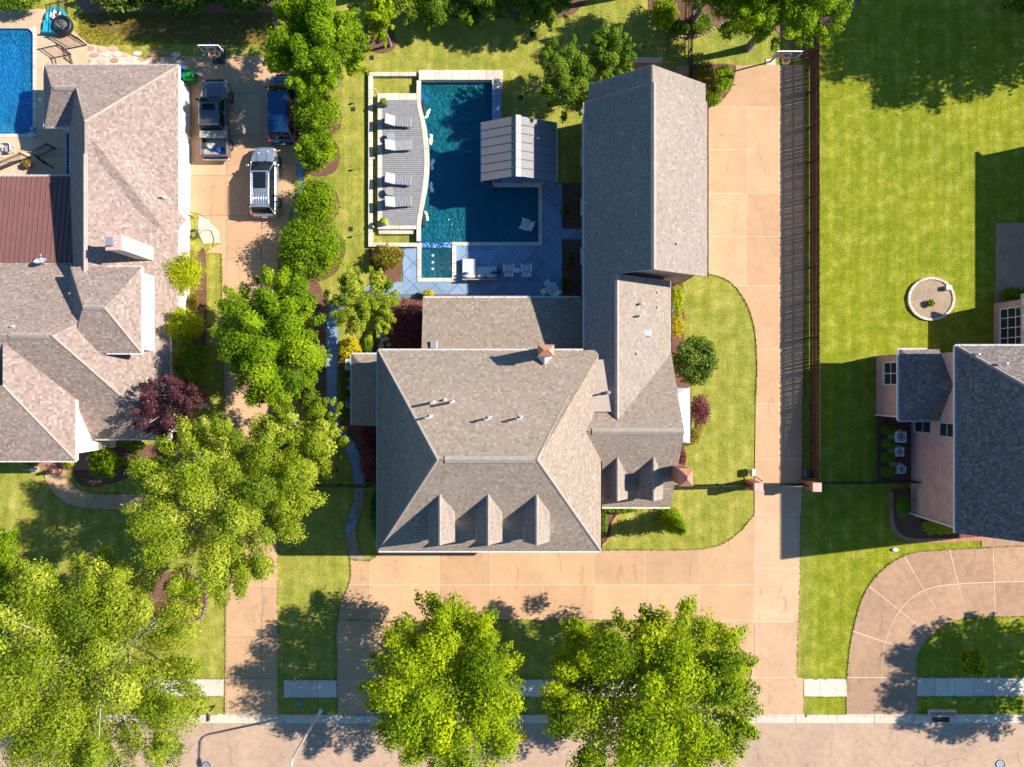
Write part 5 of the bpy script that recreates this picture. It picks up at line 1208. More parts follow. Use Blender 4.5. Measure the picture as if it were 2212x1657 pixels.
# ================================================================== STREET
lamp = thing('street_lamp', G(693, 1534), 'grey metal street lamp with curved arm over the street', 'street lamp')
bx_, by_ = g2(693, 1534)
MB().tube([(bx_, by_, 0), (bx_, by_, 3.4), (bx_, by_, 6.4), (bx_, by_ - .12, 6.7), (bx_, by_ - .4, 6.85), (bx_, by_ - 1.6, 6.9)], [.10, .085, .065, .06, .055, .05], 12).obj('pole', 'galv', lamp, smooth=True)
MB().blob((bx_, by_ - 1.9, 6.88), (.16, .36, .10), 14, 8).obj('lamp_head', 'galv', lamp, smooth=True)
MB().cyl(bx_, by_, 0, .1, .17, n=16).obj('base_plate', 'galv', lamp)
mbx = thing('mailbox', G(463, 1525), 'black mailbox on a post at the kerb by the western drive', 'mailbox')
MB().box(-.05, .05, -.05, .05, 0, 1.25).box(-.05, .05, -.45, -.05, .92, 1.0).obj('post', 'iron', mbx, True)
prof = [(-.11, 0), (.11, 0), (.11, .13)] + [(.11 * math.cos(a), .13 + .11 * math.sin(a)) for a in (.5, 1.05, 1.57, 2.09, 2.64)] + [(-.11, .13)]
MB().loft([[Vector((p[0], y, 1.0 + p[1])) for p in prof] for y in (-.55, -.05)]).obj('box', 'car_black', mbx, True); MB().box(.112, .125, -.3, -.22, 1.1, 1.3).obj('flag', 'lamp_red', mbx, True)
dr = thing('storm_drain', G(2032, 1540), 'storm drain inlet with brick back and iron grate in the kerb', 'storm drain')
x0, y0 = g2(2003, 1549); x1, y1 = g2(2062, 1532)
MB().bbox(x0, x1, y0 + .18, y1, 0, .22, .03).obj('hood', 'kerb_white', dr); MB().box(x0 + .08, x1 - .08, y0 + .20, y1 - .12, .22, .235).obj('brick_top', 'terracotta', dr)
gx0_, gx1_ = g2(2013, 0)[0], g2(2050, 0)[0]; gy0, gy1 = g2(0, 1560)[1], g2(0, 1548.5)[1]
MB().box(gx0_, gx1_, gy0, gy1, .036, .044).obj('pit', 'composite_gap', dr)
for k in range(5): y = gy0 + .04 + (gy1 - gy0 - .08) * k / 4; MB().box(gx0_, gx1_, y - .015, y + .015, .045, .06).obj('bar', 'grate', dr)
for (u, v, l, r_) in ((2160, 1651, 'iron manhole lid in the street at the right', .29), (445, 1655, 'iron manhole lid in the street at the left', .29)):
    t = thing('manhole_lid', G(u, v), l, 'manhole lid'); x, y = g2(u, v); MB().lathe(x, y, [(r_, .012), (r_, .026), (r_ - .03, .028)], 24).obj('lid', 'lead', t)
    MB().torus(x, y, .026, r_ + .03, .025, 24, 6).obj('rim', 'grate', t)
t = thing('meter_lid', G(646, 1520), 'teal water meter lid in the shaded verge grass', 'meter lid'); x, y = g2(646, 1520)
MB().bbox(x - .2, x + .2, y - .13, y + .13, 0, .04, .01).obj('lid', 'plastic_teal', t); MB().torus(x, y, .04, .06, .01, 12, 5).obj('ring', 'grate', t)
for (u, v, l) in ((803, 125, 'lawn drain grate below the mulch island tree'), (763, 236, 'lawn drain grate left of the upper deck'), (758, 495, 'lawn drain grate left of the lower deck'),
                  (1149, 74, 'lawn drain grate in the shaded top lawn'), (1125, 211, 'lawn drain grate near the crape myrtle'), (725, 1015, 'lawn drain grate by the bluestone walk')):
    t = thing('drain_grate', G(u, v), l, 'drain grate', 'black drain grates in the lawn'); x, y = g2(u, v)
    MB().bbox(x - .15, x + .15, y - .15, y + .15, 0, .03, .01).obj('frame', 'plastic_black', t)
    for k in range(4): MB().box(x - .12, x + .12, y - .105 + k * .06, y - .075 + k * .06, .031, .036).obj('bar', 'grate', t)
# air conditioners
def ac(label, u, v, w, h, round_, group, mat='ac_case'):
    x, y = g2(u, v, h); t = thing('air_conditioner', (x, y, 0), label, 'air conditioner', group)
    MB().box(-w - .08, w + .08, -w - .08, w + .08, 0, .06).obj('pad', 'walk_white', t, True)
    if round_: MB().lathe(0, 0, [(w, .06), (w, h - .05), (w * .96, h)], 28).obj('casing', mat, t, True)
    else: MB().bbox(-w, w, -w, w, .06, h, .04).obj('casing', mat, t, True)
    MB().lathe(0, 0, [(w * .72, h + .002), (w * .72, h + .012)], 24).obj('fan_well', 'composite_gap', t, True)
    m = MB()
    for k in range(5): a = 6.2832 * k / 5; m.add([(0, 0, h + .016), (w * .66 * math.cos(a), w * .66 * math.sin(a), h + .016), (w * .66 * math.cos(a + .6), w * .66 * math.sin(a + .6), h + .03)], [(0, 1, 2)])
    m.obj('fan', 'lead', t, True)
    m = MB()
    for q in (.3, .5, .68): m.torus(0, 0, h + .04, w * q, .008, 22, 4)
    m.obj('guard', 'galv', t, True)
ac('largest air conditioner by the brick house, nearest the bay', 1947, 944, .40, .95, False, 'air conditioners by the brick house')
ac('middle square air conditioner by the brick house', 1944, 976, .33, .8, False, 'air conditioners by the brick house')
ac('round air conditioner by the brick house, nearest the iron fence', 1948, 1014, .34, .85, True, 'air conditioners by the brick house')
ac('air conditioner under the east eave of the main house', 1453, 660, .42, .8, False, None, 'galv')
for (v, l) in ((787, 'upper'), (830, 'middle'), (868, 'lower')): ac(l + ' air conditioner half hidden under the west eave of the main house', 757, v, .40, .85, False, 'air conditioners west of the main house')
# pump lid, green and blue bins
def bin_(label, u, v, rz, mat, lid):
    x, y = g2(u, v, .9); t = thing('wheeled_bin', (x, y, 0.05), label, 'bin', rz=R(rz))
    MB().loft([[Vector((sx * a, sy * c, z)) for sx, sy in ((-1, -1), (1, -1), (1, 1), (-1, 1))] for (a, c, z) in ((.22, .26, .03), (.29, .34, .95), (.31, .36, 1.0))]).obj('body', mat, t, True)
    m = MB().bbox(-.33, .33, -.40, .36, 1.0, 1.09, .04); m.obj('lid', lid, t, True)
    for s_ in (-1, 1): MB().tube([(s_ * .26, .30, .11), (s_ * .32, .30, .11)], .11, 12).obj('wheel', 'rubber', t, True)
    MB().tube([(-.24, .42, .98), (.24, .42, .98)], .02, 6).obj('handle', lid, t, True)
bin_('bright green wheeled bin at the corner of the western garage', 407, 163, 8, 'plastic_green', 'plastic_green')
bin_('blue wheeled bin behind the green one, mostly under the eave', 390, 158, 5, 'plastic_blue', 'plastic_blue')
# basketball hoops
def hoop(label, base, top, board_y, portable):
    bx0, by0 = g2(*base); tx, ty = top; t = thing('basketball_hoop', (bx0, by0, .045 if portable else 0), label, 'basketball hoop')
    dx, dy = tx - bx0, ty - by0; dirv = Vector((0, -1, 0)) if True else None
    if portable:
        MB().loft([[Vector((sx * a, sy * c, z)) for sx, sy in ((-1, -1), (1, -1), (1, 1), (-1, 1))] for (a, c, z) in ((.42, .58, 0), (.42, .58, .12), (.30, .45, .2))]).obj('base', 'plastic_black', t, True)
    else: MB().bbox(-.35, .35, -.25, .2, 0, .06, .02).obj('base', 'walk_white', t, True)
    MB().tube([(0, 0, .05), (dx * .15, dy * .15, 2.2), (dx * .75, dy * .75 + .25, 2.9)], .06, 8).obj('pole', 'iron', t, True)
    MB().tube([(dx * .12, dy * .12, 2.0), (dx, dy + .12, 2.75)], .025, 6).tube([(dx * .75, dy * .75 + .25, 2.9), (dx, dy + .1, 3.3)], .03, 6).tube([(dx * .5, dy * .5 + .2, 2.6), (dx + .3, dy + .1, 3.3)], .02, 6).obj('support_arm', 'iron', t, True)
    w = .68 if portable else .88
    bd = MB().box(dx - w, dx + w, dy, dy + .04, 2.75, 3.65).obj('backboard', 'board_clear', t, True)
    fr = MB(); f = .03
    fr.box(dx - w, dx + w, dy - .012, dy + .05, 3.62, 3.68).box(dx - w, dx + w, dy - .012, dy + .05, 2.73, 2.77).box(dx - w - .02, dx - w + .02, dy - .012, dy + .05, 2.73, 3.68).box(dx + w - .02, dx + w + .02, dy - .012, dy + .05, 2.73, 3.68)
    fr.obj('board_frame', 'white_paint', bd, True)
    MB().box(dx - .3, dx + .3, dy - .012, dy - .002, 3.35, 3.40).box(dx - .3, dx - .26, dy - .012, dy - .002, 2.95, 3.35).box(dx + .26, dx + .3, dy - .012, dy - .002, 2.95, 3.35).box(dx - .3, dx + .3, dy - .012, dy - .002, 2.92, 2.96).obj('target_box', 'white_paint', bd, True)
    MB().torus(dx, dy - .32, 3.02, .24, .022, 24, 6).tube([(dx, dy, 3.0), (dx, dy - .1, 3.02)], .05, 6).obj('rim', 'hoop_orange', t, True)
    m = MB()
    for k in range(12):
        a = 6.2832 * k / 12; m.tube([(dx + .24 * math.cos(a), dy - .32 + .24 * math.sin(a), 3.02), (dx + .15 * math.cos(a + .4), dy - .32 + .15 * math.sin(a + .4), 2.75), (dx + .13 * math.cos(a), dy - .32 + .13 * math.sin(a), 2.6)], .008, 3, cap=False)
    m.obj('net', 'fabric_white', t, True)
    if portable: MB().blob((.05, -.05, .3), (.2, .26, .14), 10, 6, .1).obj('ballast_bag', 'dry_grass', t, True, True)
hoop('portable basketball hoop with dark base at the top of the western court', (474, 121), g2(456, 106, 3.2), 0, True)
hoop('fixed basketball hoop with clear backboard at the top of the main drive', (1664, 134), g2(1700, 118, 3.2), 0, False)

# ================================================================== VEHICLES
def wheel(t, x, y, r=.36, w=.24):
    s_ = 1 if x > 0 else -1
    ty = MB(); ax = Matrix.Translation((x, y, r)) @ Matrix.Rotation(R(90), 4, 'Y')
    pr = [(r * .62, -w / 2), (r * .93, -w / 2), (r, -w * .3), (r, w * .3), (r * .93, w / 2), (r * .62, w / 2)]
    n = 22; rings = [[ax @ Vector((a * math.cos(6.2832 * k / n), a * math.sin(6.2832 * k / n), z)) for k in range(n)] for a, z in pr]
    tyr = ty.loft(rings, cap=False).obj('wheel', 'rubber', t, True, True)
    rm = MB().loft([[ax @ Vector((a * math.cos(6.2832 * k / n), a * math.sin(6.2832 * k / n), z)) for k in range(n)] for a, z in ((r * .66, s_ * w * .38), (r * .2, s_ * w * .42))]); rm.obj('rim', 'alloy', tyr, True)
def hull(L, W, prof, sill=.30):
    """prof: list of (y/L, half width factor, belt height, crown)"""
    rings = []
    for (fy, fw, zb, cr) in prof:
        h = W / 2 * fw; y = fy * L
        half = [(h * .90, sill), (h * .985, sill + .12), (h, zb * .62), (h * .985, zb * .84), (h * .92, zb * .96), (h * .70, zb + cr * .55), (h * .35, zb + cr * .92), (0, zb + cr)]
        rings.append([Vector((x, y, z)) for x, z in half] + [Vector((-x, y, z)) for x, z in half[-2::-1]])
    return rings
def car(label, cat, loc, rz, L, W, paint, prof, cab, extras, name):
    t = thing(name, (*loc, .047), label, cat, rz=rz)
    MB().loft(hull(L, W, prof)).obj('body', paint, t, True, True)
    yf0, yf1, yr1, yr0, zb, zt, wb, wt = cab      # windscreen base/top, rear top/base, belt, roof heights, half widths
    def P(x, y, z): return Vector((x, y, z))
    def bulged(a, b, c, d, nrm, amt, nu=5, nv=4):
        m = MB(); vs = []
        for j in range(nv + 1):
            for i in range(nu + 1):
                s_, q = i / nu, j / nv; p = (a * (1 - s_) + b * s_) * (1 - q) + (d * (1 - s_) + c * s_) * q
                vs.append(p + nrm * amt * math.sin(math.pi * s_) * math.sin(math.pi * (.15 + .7 * q)))
        return m.add(vs, [(j * (nu + 1) + i, j * (nu + 1) + i + 1, (j + 1) * (nu + 1) + i + 1, (j + 1) * (nu + 1) + i) for j in range(nv) for i in range(nu)])
    bulged(P(-wb, yf0, zb), P(wb, yf0, zb), P(wt, yf1, zt), P(-wt, yf1, zt), Vector((0, .5, .5)), .14).obj('windscreen', 'dark_glass', t, True, True)
    bulged(P(wb, yr0, zb), P(-wb, yr0, zb), P(-wt, yr1, zt), P(wt, yr1, zt), Vector((0, -.6, .4)), .08).obj('rear_window', 'dark_glass', t, True, True)
    for s_ in (-1, 1):
        bulged(P(s_ * wb, yf0, zb), P(s_ * wb, yr0, zb), P(s_ * wt, yr1, zt), P(s_ * wt, yf1, zt), Vector((s_, 0, 0)), .04).obj('side_window', 'dark_glass', t, True, True)
        MB().tube([P(s_ * wb * 1.0, yf0, zb), P(s_ * wt * 1.01, yf1, zt + .01)], .045, 6).obj('pillar', paint, t, True, True)
        MB().tube([P(s_ * wb * 1.0, yr0, zb), P(s_ * wt * 1.01, yr1, zt + .01)], .06, 6).obj('pillar', paint, t, True, True)
        ym = (yf0 * .45 + yr0 * .55); MB().tube([P(s_ * (wb + .02), ym, zb), P(s_ * (wt + .02), ym, zt)], .04, 5).obj('pillar', extras.get('bpillar', 'car_black'), t, True, True)
        mr_ = MB().blob((s_ * (W / 2 + .10), yf0 - .25, zb + .04), (.13, .09, .09), 10, 6).obj('mirror', paint, t, True, True)
        for yy in (yf0 - .75, yf0 - 1.65): MB().box(s_ * W / 2 - .03, s_ * W / 2 + .015, yy - .1, yy + .1, zb - .17, zb - .14).obj('door_handle', paint, t, True)
        MB().blob((s_ * W * .36, L * .438, zb * .72), (.15, .17, .075), 10, 6).obj('headlight', 'lamp_clear', t, True, True)
        MB().blob((s_ * W * .43, -L * .485, zb * .85), (.10, .07, .17), 10, 6).obj('taillight', 'lamp_red', t, True, True)
    roof = bulged(P(-wt, yr1, zt), P(wt, yr1, zt), P(wt, yf1, zt), P(-wt, yf1, zt), Vector((0, 0, 1)), .07, 8, 8)
    rf = roof.obj('roof', paint, t, True, True)
    for k in range(extras.get('ribs', 0)):
        x = -wt * .66 + k * wt * 1.32 / (extras['ribs'] - 1); MB().tube([(x, yr1 + .15, zt + .06), (x, yr1 + extras.get('riblen', 1.1), zt + .075)], .022, 5).obj('roof_rib', paint, rf, True, True)
    if 'sunroof' in extras:
        a, c, w = extras['sunroof']; MB().bbox(-w, w, a, c, zt + .055, zt + .085, .02).obj('sunroof', 'dark_glass', rf, True)
    if extras.get('rails'):
        for s_ in (-1, 1): MB().tube([(s_ * wt * .93, yr1 + .1, zt + .05), (s_ * wt * .93, yr1 + .3, zt + .10), (s_ * wt * .93, yf1 - .3, zt + .10), (s_ * wt * .93, yf1 - .1, zt + .05)], .025, 6).obj('roof_rail', 'alloy', rf, True, True)
    for yw in extras['axles']:
        for s_ in (-1, 1): wheel(t, s_ * (W / 2 - .10), yw, extras.get('wr', .36))
    MB().tube([(-.5, yf0 + .06, zb + .03), (.05, yf0 - .1, zb + .14)], .012, 4).tube([(.1, yf0 + .07, zb + .03), (.6, yf0 - .1, zb + .12)], .012, 4).obj('wiper', 'car_black', t, True)
    MB().bbox(-W * .42, W * .42, L * .485, L * .503, .30, .50, .01).obj('front_bumper', 'car_black', t, True); MB().bbox(-W * .42, W * .42, -L * .512, -L * .487, .35, .55, .01).obj('rear_bumper', extras.get('bump', paint), t, True)
    MB().box(-W * .25, W * .25, L * .490, L * .507, .52, .68).obj('grille', 'car_black', t, True); MB().box(-.17, .17, -L * .516, -L * .5125, .58, .70).obj('number_plate', 'white_paint', t, True)
    for s_ in (-1, 1): MB().tube([(s_ * W * .16, yf0 + .08, zb + .055), (s_ * W * .19, yf0 + .55, zb + .03), (s_ * W * .17, L * .43, zb * .93)], .012, 5).obj('bonnet_crease', paint, t, True, True)
    return t
suv = car('silver white station wagon with sunroof and ribbed roof in the western court', 'car', (-17.62, 14.38), 0, 4.95, 1.92, 'car_silver',
    [(-.5, .80, .75, 0), (-.485, .93, .98, .02), (-.45, .97, 1.04, .03), (-.3, 1, 1.04, .03), (0, 1, 1.03, .03), (.2, 1, 1.02, .05), (.30, .99, .98, .08), (.38, .965, .92, .10), (.44, .91, .84, .09), (.48, .80, .74, .06), (.505, .58, .60, .02)],
    (1.30, .50, -2.05, -2.33, 1.05, 1.66, .83, .66), {'axles': (1.52, -1.42), 'sunroof': (-.75, .40, .44), 'ribs': 6, 'riblen': 1.05, 'rails': True}, 'station_wagon')
van = car('dark blue minivan parked under the shrubs of the western court', 'car', (-16.35, 19.55), 0, 4.85, 1.95, 'car_blue',
    [(-.5, .80, .80, 0), (-.485, .94, 1.0, .02), (-.45, .98, 1.08, .03), (-.3, 1, 1.08, .03), (0, 1, 1.06, .03), (.2, 1, 1.04, .05), (.33, .97, .98, .08), (.41, .92, .88, .09), (.46, .82, .78, .07), (.495, .60, .62, .02)],
    (1.62, .86, -2.0, -2.26, 1.08, 1.72, .84, .68), {'axles': (1.55, -1.45)}, 'minivan')
# pickup: shorter cab and an open load bed
PL, PW = 5.45, 2.0
pu = thing('pickup_truck', (-21.1, 18.8, .047), 'dark grey pickup truck with open load bed beside the western garage', 'truck')
MB().loft(hull(PL, PW, [(-.165, 1, 1.18, .02), (-.1, 1, 1.18, .02), (.15, 1, 1.16, .03), (.26, 1, 1.14, .06), (.38, .98, 1.12, .09), (.46, .93, 1.04, .09), (.488, .84, .92, .05), (.5, .70, .75, .02)], .42)).obj('body', 'car_grey', pu, True, True)
bed_ = MB()
for s_ in (-1, 1): bed_.bbox(s_ * .93 - .065, s_ * .93 + .065, -PL * .495, -PL * .168, .45, 1.16, .03)
bed_.bbox(-.86, .86, -PL * .497, -PL * .497 + .10, .45, 1.14, .03).bbox(-.86, .86, -PL * .185, -PL * .170, .45, 1.15, .02).obj('load_bed', 'car_grey', pu, True)
MB().box(-.862, .862, -PL * .478, -PL * .186, .55, .62).obj('bed_floor', 'bed_liner', pu, True)
MB().bbox(-.95, .95, -PL * .27, -PL * .172, 1.165, 1.23, .02).obj('folded_tonneau', 'bed_liner', pu, True)
MB().bbox(-.92, .92, -PL * .525, -PL * .499, .48, .66, .03).obj('rear_bumper', 'alloy', pu, True)
def pquad(name, a, b, c, d, mat, th=.0): 
    m = MB(); m.quad(a, b, c, d); return m.obj(name, mat, pu, True)
zb, zt = 1.19, 1.84; wb, wt = .84, .68; yf0, yf1, yr1, yr0 = 1.42, .78, -.75, -.90
pquad('windscreen', (-wb, yf0, zb), (wb, yf0, zb), (wt, yf1, zt), (-wt, yf1, zt), 'dark_glass'); pquad('rear_window', (wb, yr0, zb), (-wb, yr0, zb), (-wt, yr1, zt), (wt, yr1, zt), 'dark_glass')
for s_ in (-1, 1):
    pquad('side_window', (s_ * wb, yf0, zb), (s_ * wb, yr0, zb), (s_ * wt, yr1, zt), (s_ * wt, yf1, zt), 'dark_glass')
    for (a, c) in ((yf0, yf1), (.28, .22), (yr0, yr1)): MB().tube([(s_ * (wb + .01), a, zb), (s_ * (wt + .01), c, zt)], .045, 6).obj('pillar', 'car_grey', pu, True, True)
    MB().blob((s_ * 1.12, yf0 - .2, zb + .03), (.15, .09, .11), 10, 6).obj('mirror', 'car_black', pu, True, True)
    MB().blob((s_ * .72, PL * .47, .86), (.2, .15, .09), 10, 6).obj('headlight', 'lamp_clear', pu, True, True); MB().bbox(s_ * .94 - .07, s_ * .94 + .07, -PL * .502, -PL * .49, .75, 1.08, .01).obj('taillight', 'lamp_red', pu, True)
    for yw in (1.72, -1.75): wheel(pu, s_ * .88, yw, .41, .27)
    MB().blob((s_ * .965, -1.75, .72), (.09, .52, .30), 14, 8).obj('wheel_arch', 'car_grey', pu, True, True); MB().blob((s_ * .965, 1.72, .72), (.09, .52, .30), 14, 8).obj('wheel_arch', 'car_grey', pu, True, True)
rf = MB().bbox(-wt - .04, wt + .04, yr1 - .06, yf1 + .05, zt - .02, zt + .07, .06).obj('roof', 'car_grey', pu, True)
MB().bbox(-.44, .44, .22, .66, zt + .072, zt + .082, .004).obj('sunroof', 'dark_glass', rf, True)
for x in (-.34, -.12, .12, .34): MB().box(x - .02, x + .02, yr1 + .1, .1, zt + .07, zt + .085).obj('roof_rib', 'car_grey', rf, True)
MB().box(-.6, .6, PL * .495, PL * .508, .62, .9).obj('grille', 'car_black', pu, True)
t = thing('blue_tarp', (-20.95, 16.62, .667), 'crumpled blue tarp lying in the pickup load bed', 'tarp')
m = MB()
for k in range(9): m.blob((rnd.uniform(-.3, .4), rnd.uniform(-.1, .12), .07), (.14, .10, .07), 8, 5, .3)
m.obj('cloth', 'tarp_blue', t, True, True)
t = thing('white_sacks', (-21.35, 16.95, .667), 'white sacks and rubble heaped in the pickup load bed', 'sacks')
for k in range(5): MB().blob((rnd.uniform(-.25, .25), rnd.uniform(-.2, .25), .09), (.16, .12, .09), 8, 5, .25).obj('sack', 'statue_white', t, True, True)

# ================================================================== WESTERN POOL GARDEN
wp = thing('west_pool', G(30, 180), 'bright blue swimming pool at the left edge of the picture', 'pool')
wb_ = MB(); wb_.sheet(pxs([(-125, 58), (74, 58), (74, 294), (-125, 294)]), -1.5)
pbox(-125, 74, 56, 62, -1.6, .0, wb_); pbox(72, 76, 56, 296, -1.6, .0, wb_); pbox(-125, 74, 289.6, 296, -1.6, .0, wb_); wb_.obj('basin', 'vinyl_blue', wp)
pbox(-125, 36, 268, 290, -1.5, -.25).obj('step', 'fabric_white', wp)
MB().sheet(pxs([(-124, 61.8), (72.3, 61.8), (72.3, 289.8), (-124, 289.8)]), -.1).obj('water', 'vinyl_water', wp)
row(-120, 72, 55.5, 62.2, -.02, .07, 14, 'pool_deck_tan', name='coping_stone', par=wp); row(71.8, 79, 55.5, 296, -.02, .07, 16, 'limestone', vert=True, name='coping_stone', par=wp); row(-120, 72, 289.8, 297, -.02, .07, 14, 'limestone', par=wp)
MB().prism(pxs([(72.5, 62), (72.5, 78), (70.5, 71), (67, 66), (61, 62.3)]), -.3, .06).obj('corner_fillet', 'limestone', wp)
MB().prism(pxs([(72.5, 290), (72.5, 272), (70.5, 279), (67, 285), (60, 289.8)]), -.3, .06).obj('corner_fillet', 'limestone', wp)
wdk = paved('pool_terrace', [[(-125, 20), (100, 20), (150, 58), (190, 95), (240, 104), (272, 116), (305, 125), (360, 124), (400, 122), (400, 150), (79, 150), (79, 55.4), (-125, 55.4)], [(79, 150), (160, 150), (160, 400), (-125, 400), (-125, 297), (79, 297)]], .012, 'walk_white')
slabs(wdk, [(-125, 20), (100, 20), (150, 58), (190, 95), (190, 150), (79, 150), (79, 55.4), (-125, 55.4)], [-125, -40, 38, 79, 130, 200], [18, 55.4, 100, 150], 0, .045, 'pool_deck_tan', gap=.02)
slabs(wdk, [(79, 150), (150, 150), (150, 400), (79, 400)], [79, 160], [150, 215, 280, 340, 400], 0, .045, 'pool_deck_tan', gap=.02)
slabs(wdk, [(-125, 297), (79, 297), (79, 400), (-125, 400)], [-125, -20, 36, 79], [297, 350, 400], 0, .045, 'pool_deck_tan', gap=.02)
for j in range(9):
    for i in range(3):
        u, v = 165 + j * 27 + rnd.uniform(-4, 4) + (i % 2) * 10, 108 + i * 12 + rnd.uniform(-3, 3) + (8 if j > 3 else 0)
        if v > 141 or u > 398: continue
        MB().prism([g2(u + math.cos(a) * 11.5 * rnd.uniform(.8, 1.08), v + math.sin(a) * 5.6 * rnd.uniform(.8, 1.08)) for a in [6.2832 * k / 7 for k in range(7)]], .01, .04 + rnd.uniform(0, .008)).obj('flagstone', rnd.choice(['pool_deck_tan', 'drive_tan', 'limestone', 'terracotta']), wdk)
t = thing('pool_float', (*g2(125, 42), .06), 'crumpled turquoise and white pool float by the iron fence', 'pool float'); 
MB().torus(0, 0, .16, .62, .17, 22, 8).obj('ring', 'plastic_teal', t, True, True)
m = MB()
for k in range(16): m.blob((rnd.uniform(-.4, .4), rnd.uniform(-.4, .4), .22), (.16, .14, .10), 8, 5, .3)
m.obj('clear_cover', 'foam', t, True, True)
t = thing('plastic_lounge', (*g2(115, 61), .06), 'turquoise plastic seat next to the black tub', 'plastic seat', rz=R(-4))
MB().bbox(-.55, .45, -.42, .42, .12, .28, .06).obj('seat', 'plastic_teal', t, True); 
for k in range(7): MB().box(-.5 + k * .13, -.45 + k * .13, -.38, .38, .28, .30).obj('rib', 'plastic_teal', t, True)
MB().bbox(-.6, .45, -.5, -.40, .10, .42, .04).obj('side', 'plastic_teal', t, True)
t = thing('black_tub', (*g2(142, 60), .06), 'round black tub with slatted lid beside the pool float', 'tub')
MB().lathe(0, 0, [(.50, 0), (.68, .10), (.72, .35), (.66, .48), (.55, .50), (.48, .36)], 28).obj('shell', 'plastic_black', t, True, True)
for k in range(6): w = .42 * math.cos((k - 2.5) * .45); MB().box(-w, w, -.30 + k * .11, -.23 + k * .11, .40, .43).obj('slat', 'lead', t, True)
t = thing('skimmer_lid', (*g2(75, 281), .047), 'small blue pump unit on the shaded western pool terrace', 'pump'); MB().bbox(-.13, .13, -.15, .15, 0, .25, .03).obj('case', 'plastic_teal', t, True); MB().cyl(0, 0, .25, .30, .08).obj('lid', 'galv', t, True)
t = thing('round_skimmer', (*g2(87, 215), .047), 'round white skimmer lid in the terrace right of the western pool', 'skimmer lid'); MB().cyl(0, 0, 0, .03, .13, n=20).obj('lid', 'white_paint', t, True); MB().torus(0, 0, .03, .05, .01, 12, 5).obj('ring', 'galv', t, True)
for (u, v, l, rz) in ((27, 325, 'white plastic garden chair on the sunny terrace by the western pool', 5), (6, 333, 'white plastic garden chair at the very left edge of the picture', 80)):
    t = thing('garden_chair', (*g2(u, v), .047), l, 'chair', 'white chairs by the western pool', R(rz))
    MB().bbox(-.24, .24, -.24, .24, .40, .45, .02).obj('seat', 'fabric_pale', t, True); MB().bbox(-.25, .25, .24, .30, .42, .85, .02).obj('backrest', 'fabric_white', t, True)
    for sx in (-1, 1):
        MB().bbox(sx * .27 - .03, sx * .27 + .03, -.22, .25, .60, .64, .01).obj('armrest', 'fabric_white', t, True)
        for sy in (-1, 1): MB().box(sx * .22 - .02, sx * .22 + .02, sy * .2 - .02, sy * .2 + .02, 0, .40).obj('leg', 'fabric_white', t, True)
t = thing('clay_pot', (*g2(67, 357), .047), 'terracotta pot of plants at the end of the sunlit iron fence', 'potted plant'); MB().lathe(0, 0, [(.18, 0), (.28, .38), (.30, .42), (.24, .42)], 18).obj('pot', 'terracotta', t, True)
P, D_ = leafset(200, (0, 0, .45), (.28, .28, .2), .1); leaf_obj('plant', P, D_, .10, 'leaf_russet', t, local=True)
# white dog statue on the porch of the western house
t = thing('porch_statue', (*g2(80, 1013), 0.14), 'white animal shaped lawn statue by the brick porch steps', 'statue')
m = MB().blob((0, 0, .26), (.30, .13, .14), 14, 8).blob((.30, .06, .42), (.13, .09, .10), 10, 6).tube([(.2, .03, .3), (.3, .06, .42)], [.11, .08], 8)
for (a, c) in ((-.2, -.08), (-.2, .08), (.2, -.08), (.2, .08)): m.tube([(a, c, .22), (a, c, 0)], [.05, .035], 6)
m.tube([(-.28, 0, .3), (-.42, 0, .42)], [.04, .015], 5); m.obj('figure', 'statue_white', t, True, True)
t = thing('porch_post_lamp', G(132, 1014), 'dark square lamp post beside the brick porch', 'lamp post'); x, y = g2(132, 1014)
MB().bbox(x - .14, x + .14, y - .14, y + .14, 0, 1.1, .03).obj('post', 'brick_red', t); MB().lathe(x, y, [(.10, 1.1), (.13, 1.3), (.05, 1.45)], 8).obj('lantern', 'iron', t)
# railing by the western side door and coiled hose
t = thing('hand_railing', (*g2(434, 500), .05), 'black hand railing by the side door of the western house', 'railing')
MB().tube([(-.55, .95, 0), (-.55, .95, .95), (-.1, .8, .95), (.0, .6, .95), (0, -.5, .95), (0, -.5, 0)], .022, 6).tube([(0, .1, 0), (0, .1, .95)], .02, 6).obj('rail', 'iron', t, True, True)
t = thing('garden_hose', (*g2(421, 506), .05), 'dark garden hose coiled on the ground by the hand railing', 'hose')
m = MB()
for k in range(4): m.torus(rnd.uniform(-.05, .05), rnd.uniform(-.05, .05), .03 + k * .03, .26 + k * .02, .018, 26, 5)
m.obj('coil', 'iron', t, True, True); MB().tube([(.3, 0, .03), (.7, .3, .03), (1.2, .25, .03), (1.4, -.3, .03), (1.35, -.9, .03)], .016, 5).obj('loose_end', 'iron', t, True, True)
# brick shed walls glimpsed behind the garage ridge
t = thing('garden_shed', (*g2(1400, 150), 0), 'low brown timber shed roof behind the garage gable', 'shed')
x0, y1 = g2(1372, 124, 1.6); x1, y0 = g2(1432, 134, 1.6); 
MB().box(x0 + .1, x1 - .1, y0 - 1.0, y1 - .1, 0, 1.4).obj('wall', 'cedar_new', t); MB().box(x0, x1, y0, y1, 1.402, 1.6).obj('fascia_board', 'brick_pink', t)
MB().box(g2(1455, 0)[0], g2(1482, 0)[0], g2(0, 170)[1], g2(0, 153)[1], 0, .8).obj('bin_store', 'cedar_new', t)
t = thing('box_by_bed', (*g2(2042, 623), .1), 'small dark box standing on the rim of the round flower bed', 'box'); MB().bbox(-.2, .2, -.14, .14, 0, .34, .02).obj('case', 'composite', t, True); MB().box(-.21, .21, -.15, .15, .34, .37).obj('lid', 'lead', t, True)
